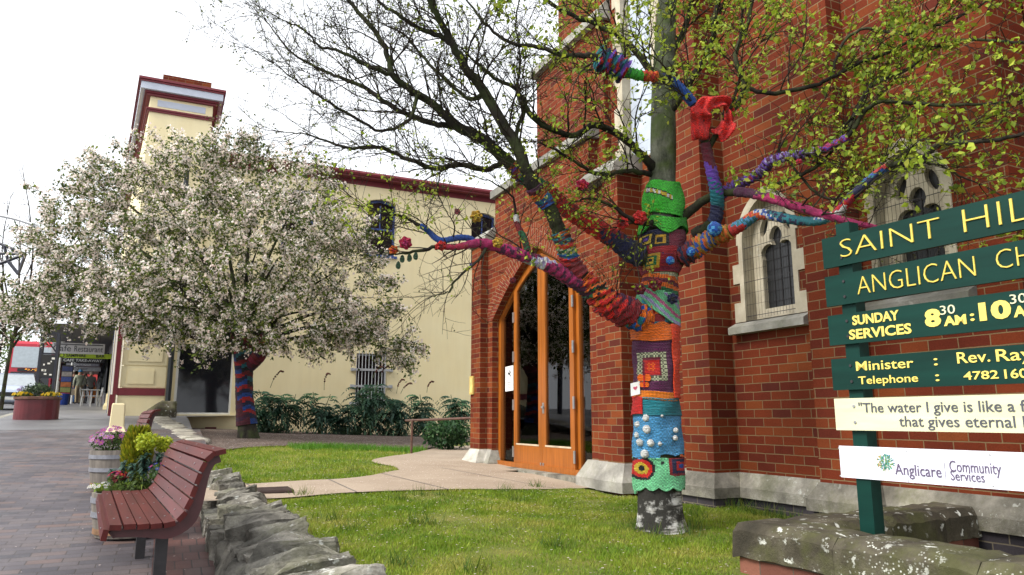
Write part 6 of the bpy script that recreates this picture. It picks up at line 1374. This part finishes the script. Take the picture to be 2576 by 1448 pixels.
# shops behind the veranda
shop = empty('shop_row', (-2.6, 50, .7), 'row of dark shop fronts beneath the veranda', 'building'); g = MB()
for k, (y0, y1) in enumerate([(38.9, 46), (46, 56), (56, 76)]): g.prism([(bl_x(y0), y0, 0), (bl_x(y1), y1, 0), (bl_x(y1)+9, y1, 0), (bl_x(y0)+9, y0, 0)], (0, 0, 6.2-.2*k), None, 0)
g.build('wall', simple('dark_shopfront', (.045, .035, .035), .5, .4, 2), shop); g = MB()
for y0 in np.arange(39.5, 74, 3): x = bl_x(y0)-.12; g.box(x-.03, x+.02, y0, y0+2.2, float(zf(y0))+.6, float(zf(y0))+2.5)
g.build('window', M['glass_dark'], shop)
far = empty('corner_shop', at(212, 1012, 66), 'far corner shop with a red awning and orange front', 'building'); b = at(212, 1012, 66); zb = float(zf(b[1]))
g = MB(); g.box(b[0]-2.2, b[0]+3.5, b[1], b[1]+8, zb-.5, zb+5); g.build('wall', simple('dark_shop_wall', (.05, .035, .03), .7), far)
g = MB(); g.prism([(b[0]-2, b[1]-1.2, zb+1.9), (b[0]+2.6, b[1]-1.2, zb+1.9), (b[0]+2.6, b[1]-.02, zb+2.5), (b[0]-2, b[1]-.02, zb+2.5)], (0, 0, .1)); g.box(b[0]-2, b[0]+2.6, b[1]-1.22, b[1]-1.17, zb+1.6, zb+1.9); g.build('awning', simple('red_awning', (.30, .015, .015), .7), far); g = MB(); g.box(b[0]-.2, b[0]+2.2, b[1]-.06, b[1]-.01, zb+.5, zb+1.5); g.build('shop_panel', simple('orange_panel', (.45, .14, .015), .6), far)
# colourful stand, bin
b = at(160, 1018, 36.5); b[2] = float(zf(b[1])); root = empty('display_stand', b, 'tall narrow stand of colourful panels under the veranda edge', 'display'); g = MB(); g.box(b[0]-.24, b[0]+.24, b[1], b[1]+.25, b[2], b[2]+1.95); g.build('frame', BK_, root)
for k, c in enumerate([(.30, .02, .02), (.18, .20, .05), (.35, .10, .02), (.03, .05, .2), (.25, .22, .2), (.02, .03, .10)]): g = MB(); g.box(b[0]-.22, b[0]+.22, b[1]-.02, b[1]-.003, b[2]+.35+k*.26, b[2]+.58+k*.26); g.build('panel', simple('stand_panel', c, .5, .3, 8), root)
b = at(157, 1019, 35); b[2] = float(zf(b[1])); g = MB(); g.tube([b, b+np.array([0, 0, .04]), b+np.array([0, 0, .5])], [.21, .22, .26], 16); g.tube([b+np.array([0, 0, .5]), b+np.array([0, 0, .54])], [.28, .27], 16); tag(g.build('plastic_bin', simple('bright_blue_plastic', (.01, .05, .30), .4), origin=tuple(b)), 'bright blue plastic bin at the foot of the colourful stand', 'bin')
# steel frame with notice board
b = at(106, 1030, 26); b[2] = float(zf(b[1])); root = empty('notice_frame', b, 'dark steel frame with diagonal braces and a black notice board', 'notice board'); w = .25; H_ = 2.75; dk = simple('blue_black_steel', (.014, .016, .03), .45)
for sx in (-1, 1):
    for sy in (0, .35): g = MB(); g.box(b[0]+sx*w-.045, b[0]+sx*w+.045, b[1]+sy, b[1]+sy+.09, b[2], b[2]+H_); g.build('post', dk, root)
g = MB()
for z in (.55, 1.1, 1.95, 2.7): g.box(b[0]-w, b[0]+w, b[1]+.02, b[1]+.07, b[2]+z, b[2]+z+.06)
g.build_each('crossbar', dk, root); g = MB(); g.tube([(b[0]-w, b[1]+.05, b[2]+1.1), (b[0]+w, b[1]+.05, b[2]+.6)], .025, 6); g.tube([(b[0]-w, b[1]+.05, b[2]+2.7), (b[0]+w, b[1]+.05, b[2]+2.0)], .025, 6); g.build('brace', dk, root)
g = MB(); g.box(b[0]-w+.04, b[0]+w-.04, b[1]+.0, b[1]+.04, b[2]+1.15, b[2]+1.94); bd = g.build('board', BK_, root); g = MB()
for k in range(8): x, z = b[0]+rng.uniform(-.17, .12), b[2]+rng.uniform(1.2, 1.85); g.box(x, x+rng.uniform(.04, .1), b[1]-.006, b[1]-.001, z, z+rng.uniform(.03, .08))
g.build('paper', M['white'], bd)
# double-decker bus
b = at(66, 1020, 50); b[2] = float(zf(b[1]))-.13; root = empty('double_decker_bus', b, 'red and grey double decker bus coming down the street', 'bus'); x0, x1, y0, y1 = b[0]-1.25, b[0]+1.25, b[1], b[1]+10.5; rd = simple('bus_red', (.42, .012, .03), .35, .05); z = b[2]
g = MB(); g.prism([(x0, y0+.1, z+.35), (x0, y0, z+.9), (x0, y0+.02, z+2.2), (x0, y0+.25, z+4.2), (x0, y0+.5, z+4.4), (x0, y1, z+4.4), (x0, y1, z+.35)], (2.5, 0, 0)); g.build('body', rd, root, bevel=.08)
for (za, zb_, m_, nm, ofs) in [(2.55, 4.0, simple('pale_windscreen', (.38, .43, .46), .12, .1), 'upper_windscreen', .06), (1.25, 2.25, M['glass_dark'], 'lower_windscreen', .0)]: g = MB(); oa, ob = np.interp([za, zb_], [.9, 2.2, 4.2], [0, .02, .25]); g.prism([(x0+.12, y0+oa-.03, z+za), (x1-.12, y0+oa-.03, z+za), (x1-.12, y0+ob-.03, z+zb_), (x0+.12, y0+ob-.03, z+zb_)], (0, .05, 0)); g.build(nm, m_, root)
g = MB(); g.box(x0+.5, x1-.3, y0-.04, y0-.005, z+2.28, z+2.5); g.build('destination_panel', BK_, root)
V, F = text_fit('SIGHTS', x0+.9, x1-.5, z+2.31, z+2.47, .01, .02); mt = NT('amber_display'); mt.base((.5, .2, .02)); mt.b.inputs['Emission Color'].default_value = (1, .45, .05, 1); mt.b.inputs['Emission Strength'].default_value = .8
g = MB()
for k in range(26): xx, zz = x0+.9+rng.random()*1.0, z+2.30+rng.random()*.16; g.box(xx, xx+.05, y0-.05, y0-.041, zz, zz+.03)
g.build('display_dots', mt.m, root)
for sx in (x0+.25, x1-.25):
    g = MB(); g.tube([(sx, y0-.02, z+.75), (sx, y0+.03, z+.75)], .13, 12); g.build('headlight', M['white'], root)
    for yy in (y0+2.2, y1-2.5): g = MB(); g.tube([(sx-.14, yy, z+.48), (sx+.14, yy, z+.48)], .48, 16); g.build('wheel', BK_, root)
g = MB()
for side in (x0-.012, x1+.002):
    for k in range(7): g.box(side, side+.01, y0+.6+k*1.35, y0+1.8+k*1.35, z+2.7, z+3.7); g.box(side, side+.01, y0+.9+k*1.35, y0+2.0+k*1.35, z+1.2, z+2.1)
g.build('side_window', M['glass_dark'], root)
# parked car
def make_car(label, b, rz, body):
    root = empty('parked_car', (0, 0, 0), label, 'car', 'cars parked at the kerb'); g = MB(); secs = [(-2.05, .32, .62, .68), (-1.95, .26, .78, .80), (-1.2, .22, .92, .86), (-.75, .22, .98, .86), (-.05, .22, 1.02, .87), (1.2, .22, 1.02, .87), (1.75, .24, .98, .85), (2.0, .3, .85, .78)]
    def sec(y, z0, z1, w): return [(-w, y, z0+.1), (-w*1.0, y, (z0+z1)/2), (-w*.93, y, z1), (w*.93, y, z1), (w, y, (z0+z1)/2), (w, y, z0+.1), (w*.85, y, z0), (-w*.85, y, z0)]
    R = [sec(*s) for s in secs]; g.grid(R, None, True); g.face(R[0][::-1]); g.face(R[-1]); g.build('body', body, root, smooth=False, bevel=.04)
    g = MB(); R = [[(-w, y, z), (w, y, z)] for y, z, w in ((-.85, .97, .80), (-.15, 1.46, .64), (1.05, 1.47, .62), (1.75, 1.0, .76))]
    g.face([R[0][0], R[0][1], R[1][1], R[1][0]]); g.face([R[2][0], R[2][1], R[3][1], R[3][0]]); g.face([R[0][0], R[1][0], R[2][0], R[3][0]]); g.face([R[0][1], R[3][1], R[2][1], R[1][1]]); g.build('cabin_glass', simple('pale_car_glass', (.35, .39, .42), .1, .1), root)
    g = MB(); g.box(-.63, .63, -.15, 1.06, 1.462, 1.50); g.build('roof', body, root, bevel=.02)
    for sx in (-.56, .56): g = MB(); g.tube([(sx, -2.03, .68), (sx, -1.95, .70)], [.13, .16], 12); g.build('headlight', M['white'], root)
    g = MB(); g.box(-.42, .42, -2.075, -2.02, .50, .66); g.build('grille', BK_, root); g = MB(); g.box(-.26, .26, -2.09, -2.076, .36, .47); g.build('number_plate', M['white'], root)
    for sx in (-.86, .86):
        for yy in (-1.3, 1.3):
            g = MB(); g.tube([(sx-.1, yy, .31), (sx+.04, yy, .31)], .31, 18); wv = g.build('wheel', BK_, root); g = MB(); g.tube([(sx-.105, yy, .31), (sx+.05, yy, .31)], .19, 12); g.build('rim', M['steel'], wv)
    root.location = tuple(b); root.rotation_euler = (0, 0, rz); return root
b = at(30, 1032, 31); b[2] = float(zf(b[1]))-.135; make_car('pale blue white car parked nose towards us beside the bus', b, math.radians(5), simple('pale_blue_car_paint', (.42, .48, .62), .25, .04))
b2 = np.array([-4.6, 11.0]); make_car('silver car at the kerb, seen only as a reflection in the church door glass', (float(kerbx(8))-1.25, 8, float(zf(8))-.135), math.radians(5), simple('silver_car_paint', (.50, .52, .55), .25, .04))
# cafe tables and chairs
def make_table(b, label):
    root = empty('cafe_table', b, label, 'table', 'metal cafe tables on the pavement'); g = MB(); g.box(b[0]-.35, b[0]+.35, b[1]-.35, b[1]+.35, b[2]+.71, b[2]+.74); g.build('table_top', M['galv'], root)
    for sx in (-.3, .3):
        for sy in (-.3, .3): g = MB(); g.tube([(b[0]+sx, b[1]+sy, b[2]), (b[0]+sx*.9, b[1]+sy*.9, b[2]+.71)], .02, 6); g.build('leg', M['galv'], root)
def make_chair(b, rz, label):
    root = empty('cafe_chair', (0, 0, 0), label, 'chair', 'metal cafe chairs on the pavement'); g = MB(); g.box(-.2, .2, -.2, .2, .44, .46); g.build('seat', M['galv'], root)
    g = MB(); g.tube([(-.2, .2, .45), (-.2, .24, .82), (.2, .24, .82), (.2, .2, .45)], .015, 6); g.box(-.18, .18, .215, .23, .62, .78); g.build('backrest', M['galv'], root)
    for sx in (-.18, .18):
        for sy in (-.18, .18): g = MB(); g.tube([(sx, sy, 0), (sx*.9, sy*.9, .44)], .014, 5); g.build('leg', M['galv'], root)
    root.location = tuple(b); root.rotation_euler = (0, 0, rz)
for k, (px, d, lab) in enumerate([(224, 33, 'nearest square metal cafe table beside the cream block'), (243, 36, 'square metal cafe table behind the nearest one')]): b = at(px, 1024, d); b[2] = float(zf(b[1])); make_table(b, lab)
for k, (px, d, rz, lab) in enumerate([(213, 33, 1.6, 'metal cafe chair left of the nearest table'), (238, 32, -1.4, 'metal cafe chair right of the nearest table'), (256, 36, -1.5, 'metal cafe chair against the shop fronts'), (230, 36.5, 1.5, 'metal cafe chair left of the farther table')]): b = at(px, 1024, d); b[2] = float(zf(b[1])); make_chair(b, rz, lab)
# people
def person(px, d, hgt, label, cols, face, pose, hat=None, bag=None):
    """cols: skin, top, legs, shoes, hair; one skinned body, clothes as tinted regions"""
    b = at(px, 1020, d); b[2] = float(zf(b[1])); s = hgt/1.75
    J = dict(pel=(0, 0, .95), bel=(0, .01, 1.10), chest=(0, .0, 1.32), nk=(0, .0, 1.47), hd=(0, -.03, 1.56), top=(0, -.01, 1.72), hl=(.1, 0, .90), kl=(.11, -.03+pose['step'], .50), al=(.11, .04+pose['step']*1.3, .09), tl=(.12, -.12+pose['step']*1.3, .03), hr=(-.1, 0, .90), kr=(-.11, -.03-pose['step'], .50), ar=(-.11, .04-pose['step']*1.3, .09), tr=(-.12, -.12-pose['step']*1.3, .03),
        sl=(.19, .0, 1.41), el=pose['el'], wl=pose['wl'], fl=tuple(np.array(pose['wl'])+(np.array(pose['wl'])-np.array(pose['el']))*.42), sr=(-.19, .0, 1.41), er=pose['er'], wr=pose['wr'], fr=tuple(np.array(pose['wr'])+(np.array(pose['wr'])-np.array(pose['er']))*.42))
    R = dict(pel=.15, bel=.145, chest=.165, nk=.058, hd=.095, top=.075, hl=.095, kl=.065, al=.045, tl=.042, hr=.095, kr=.065, ar=.045, tr=.042, sl=.075, el=.055, wl=.038, fl=.03, sr=.075, er=.055, wr=.038, fr=.03)
    ks = list(J); E = [('pel', 'bel'), ('bel', 'chest'), ('chest', 'nk'), ('nk', 'hd'), ('hd', 'top'), ('pel', 'hl'), ('hl', 'kl'), ('kl', 'al'), ('al', 'tl'), ('pel', 'hr'), ('hr', 'kr'), ('kr', 'ar'), ('ar', 'tr'), ('chest', 'sl'), ('sl', 'el'), ('el', 'wl'), ('wl', 'fl'), ('chest', 'sr'), ('sr', 'er'), ('er', 'wr'), ('wr', 'fr')]
    me = bpy.data.meshes.new('p'); me.from_pydata([J[k] for k in ks], [(ks.index(a), ks.index(c)) for a, c in E], []); o = bpy.data.objects.new('p', me); COL.objects.link(o)
    sk = o.modifiers.new('Skin', 'SKIN'); sk.use_smooth_shade = True
    for i, k in enumerate(ks): me.skin_vertices[0].data[i].radius = (R[k], R[k]*(.8 if k in ('pel', 'bel', 'chest') else 1)); me.skin_vertices[0].data[i].use_root = (k == 'pel')
    sb = o.modifiers.new('Sub', 'SUBSURF'); sb.levels = 1; sb.render_levels = 1
    V, F = eval_mesh(o); bpy.data.objects.remove(o); fc = []
    for f_ in F:
        m = V[list(f_)].mean(0); z = m[2]; hand = min(np.linalg.norm(m-np.array(J['fl'])), np.linalg.norm(m-np.array(J['fr'])), np.linalg.norm(m-np.array(J['wl']))+.02, np.linalg.norm(m-np.array(J['wr']))+.02) < .08
        fc.append(cols['skin'] if (z > 1.46 and abs(m[0]) < .12) or (hand and z > .6) else cols['shoe'] if z < .09 else cols['leg'] if (z < .93 and abs(m[0]) < .24 and (z < .8 or abs(m[0]) < .17)) else cols['top'])
    root = empty('person', (0, 0, 0), label, 'person'); sc_ = np.array([s, s, s]); mesh_obj('body', V*sc_, F, M['cloth'], root, smooth=True, cols=fc)
    g = MB(); hc = np.array([0, .0, 1.645]); rows = []
    for i in range(7):
        th = math.pi*.5*i/6*1.08; rows.append([tuple((hc+np.array([.101*math.sin(th)*math.cos(p_), .112*math.sin(th)*math.sin(p_)+.012, .115*math.cos(th)]))*s) for p_ in np.linspace(0, 6.283, 12, endpoint=False)])
    g.grid(rows, [[cols['hair']]*12]*7, True)
    if hat: g.prism([tuple((hc+np.array([x, y_, .01]))*s) for x, y_ in ((-.08, -.08), (.08, -.08), (.06, -.19), (-.06, -.19))], (0, 0, .012), cols['hair'])
    g.build('cap' if hat else 'hair', M['cloth'], root, smooth=True)
    g = MB(); g.tube([np.array([0, -.125, 1.60])*s, np.array([0, -.15, 1.575])*s], .012, 6, True, [cols['skin']]*2)
    for sx in (-.035, .035): g.tube([np.array([sx, -.118, 1.625])*s, np.array([sx, -.126, 1.625])*s], .011, 6, True, [(.02, .015, .012)]*2)
    g.box(-.025*s, .025*s, -.125*s, -.116*s, 1.543*s, 1.552*s, (.25, .05, .04)); g.build('face', M['cloth'], root)
    if bag:
        g = MB(); q = np.array(J['fl'])*s; g.box(q[0]-.14, q[0]+.14, q[1]-.07, q[1]+.07, q[2]-.36, q[2]-.03, bag); bo = g.build('shopping_bag', M['cloth']); bo.location = tuple(b); bo.rotation_euler = (0, 0, face); tag(bo, 'pale shopping bag held by the person in the blue cap', 'bag')
    root.location = tuple(b); root.rotation_euler = (0, 0, face); return root
SKN = (.45, .26, .18)
arm = dict(step=.06, el=(.25, .02, 1.13), wl=(.24, -.06, .90), er=(-.25, .03, 1.13), wr=(-.22, -.12, .95))
person(194, 38, 1.78, 'person in a blue cap, pale green jacket and tan trousers', dict(skin=SKN, top=(.34, .36, .27), leg=(.36, .29, .18), shoe=(.02, .02, .03), hair=(.05, .18, .35)), math.radians(200), arm, True, (.55, .48, .38))
person(178, 39.5, 1.74, 'person in a dark jacket and blue jeans beside the one in the blue cap', dict(skin=SKN, top=(.03, .03, .045), leg=(.03, .08, .20), shoe=(.03, .03, .03), hair=(.12, .08, .06)), math.radians(170), dict(step=.03, el=(.25, .02, 1.13), wl=(.24, -.06, .90), er=(-.25, .03, 1.13), wr=(-.15, -.2, 1.05)))
person(222, 38.5, 1.70, 'balding person in a grey cardigan standing behind the cafe tables', dict(skin=SKN, top=(.26, .25, .23), leg=(.05, .05, .06), shoe=(.02, .02, .02), hair=(.40, .32, .27)), math.radians(20), dict(step=.02, el=(.26, .03, 1.12), wl=(.27, -.08, .92), er=(-.26, .02, 1.12), wr=(-.2, -.2, 1.0)))
person(207, 40.5, 1.68, 'person in black seen between the blue cap and the grey cardigan', dict(skin=SKN, top=(.02, .02, .022), leg=(.018, .018, .02), shoe=(.02, .02, .02), hair=(.10, .07, .05)), math.radians(150), arm)
# street tree, lamp arm and gantry at the left edge, far trees
def bare_tree(px, d, H_, label, seed):
    global tw; b = at(px, 1030, d); b[2] = float(zf(b[1])); root = empty('bare_tree', b, label, 'tree', 'bare street trees at the left edge'); g = MB(); top = b+np.array([.2, .1, H_*.45]); g.tube(crom([b, b+np.array([.05, 0, H_*.2]), top], 4), np.linspace(.07, .04, 9), 8); g.build('trunk', M['bark'], root, smooth=True)
    tw = [[], []]; tn[0] = 0
    for _ in range(9):
        dr_ = np.array([rng.standard_normal()*.55, rng.standard_normal()*.5, 1.]); dr_ /= np.linalg.norm(dr_); s_ = b+(top-b)*rng.uniform(.55, 1); k = 7; Pq = [s_]
        for _ in range(k): dr_ = dr_+.14*rnd_unit(); dr_ /= np.linalg.norm(dr_); Pq.append(Pq[-1]+dr_*H_*.09)
        Pq = np.array(Pq); twig_tube(Pq, .045, .012, 5)
        for i in range(2, len(Pq)):
            for _ in range(3):
                e = rnd_unit()*.8+dr_*.8; e /= np.linalg.norm(e); q = [Pq[i]]
                for _ in range(5): e = e+.2*rnd_unit()+np.array([0, 0, .05]); e /= np.linalg.norm(e); q.append(q[-1]+e*.22)
                twig_tube(np.array(q), .012, .004, 3)
    mesh_obj('branches', np.vstack(tw[0]), np.vstack(tw[1]), M['twig'], root)
bare_tree(2, 25, 8.5, 'bare tree at the left edge of the street, nearer one', 1); bare_tree(-24, 33, 9.5, 'bare tree at the left edge of the street, farther one', 2)
p = at(-14, 540, 21); root = MB(); q = [at(-60, 530, 21), at(0, 543, 21), at(40, 552, 21), at(84, 566, 21)]; root.tube(crom(q, 4), .05, 6); b = np.array([q[0][0]-.2, q[0][1], float(zf(q[0][1]))-.1]); root.tube([b, b+np.array([0, 0, q[0][2]-b[2]+.05])], .09, 10); root.tube([b+np.array([0, 0, q[0][2]-b[2]]), q[0]], .05, 6); root.prism([at(78, 560, 21), at(102, 568, 21), at(102, 575, 21), at(78, 570, 21)], (0, .2, 0))
tag(root.build('street_lamp', M['galv'], origin=tuple(b)), 'tall grey street lamp with its arm reaching over the blossom tree', 'street lamp')
root = MB()
for a_, b_ in (((-70, 585), (64, 640)), ((-70, 690), (64, 640)), ((-70, 636), (64, 640)), ((10, 617), (20, 657)), ((-30, 600), (-20, 672)), ((20, 657), (46, 690)), ((46, 690), (64, 640))): root.tube([at(*a_, 24), at(*b_, 24)], .055, 6)
b = at(-70, 690, 24); root.tube([(b[0], b[1], float(zf(b[1]))-.1), at(-70, 560, 24)], .12, 8); tag(root.build('steel_gantry', dk, origin=(b[0], b[1], float(zf(b[1])))), 'dark steel truss arm poking in from the left edge above the street', 'gantry')
for i, (px, d, w, H_) in enumerate([(152, 62, 2.2, 5.5), (70, 95, 5, 9), (-10, 105, 6, 10), (118, 85, 3.5, 6.5)]):
    b = at(px, 1015, d); b[2] = float(zf(b[1])); root = empty('leafy_tree', b, ['light green tree glimpsed between the veranda posts', 'hazy green tree behind the bus', 'hazy green tree far down the street at the left edge', 'green tree behind the steel notice frame'][i], 'tree', 'trees far down the street'); g = MB(); g.tube([b, b+np.array([0, 0, H_*.5])], [.2, .1], 8); g.build('trunk', M['bark'], root)
    n = 2600; dd = rng.standard_normal((n, 3)); dd /= np.linalg.norm(dd, axis=1)[:, None]; lob = rng.standard_normal((9, 3))*np.array([w*.45, w*.4, H_*.16]); p = b+np.array([0, 0, H_*.62])+lob[rng.integers(0, 9, n)]+dd*w*.33*rng.random((n, 1))**.5
    V, F, cc = leaf_cloud(p, .32, [(.10, .16, .03), (.14, .20, .04), (.06, .10, .025)], 1, .1); mesh_obj('crown', V, F, M['leaf'], root, cols=cc)
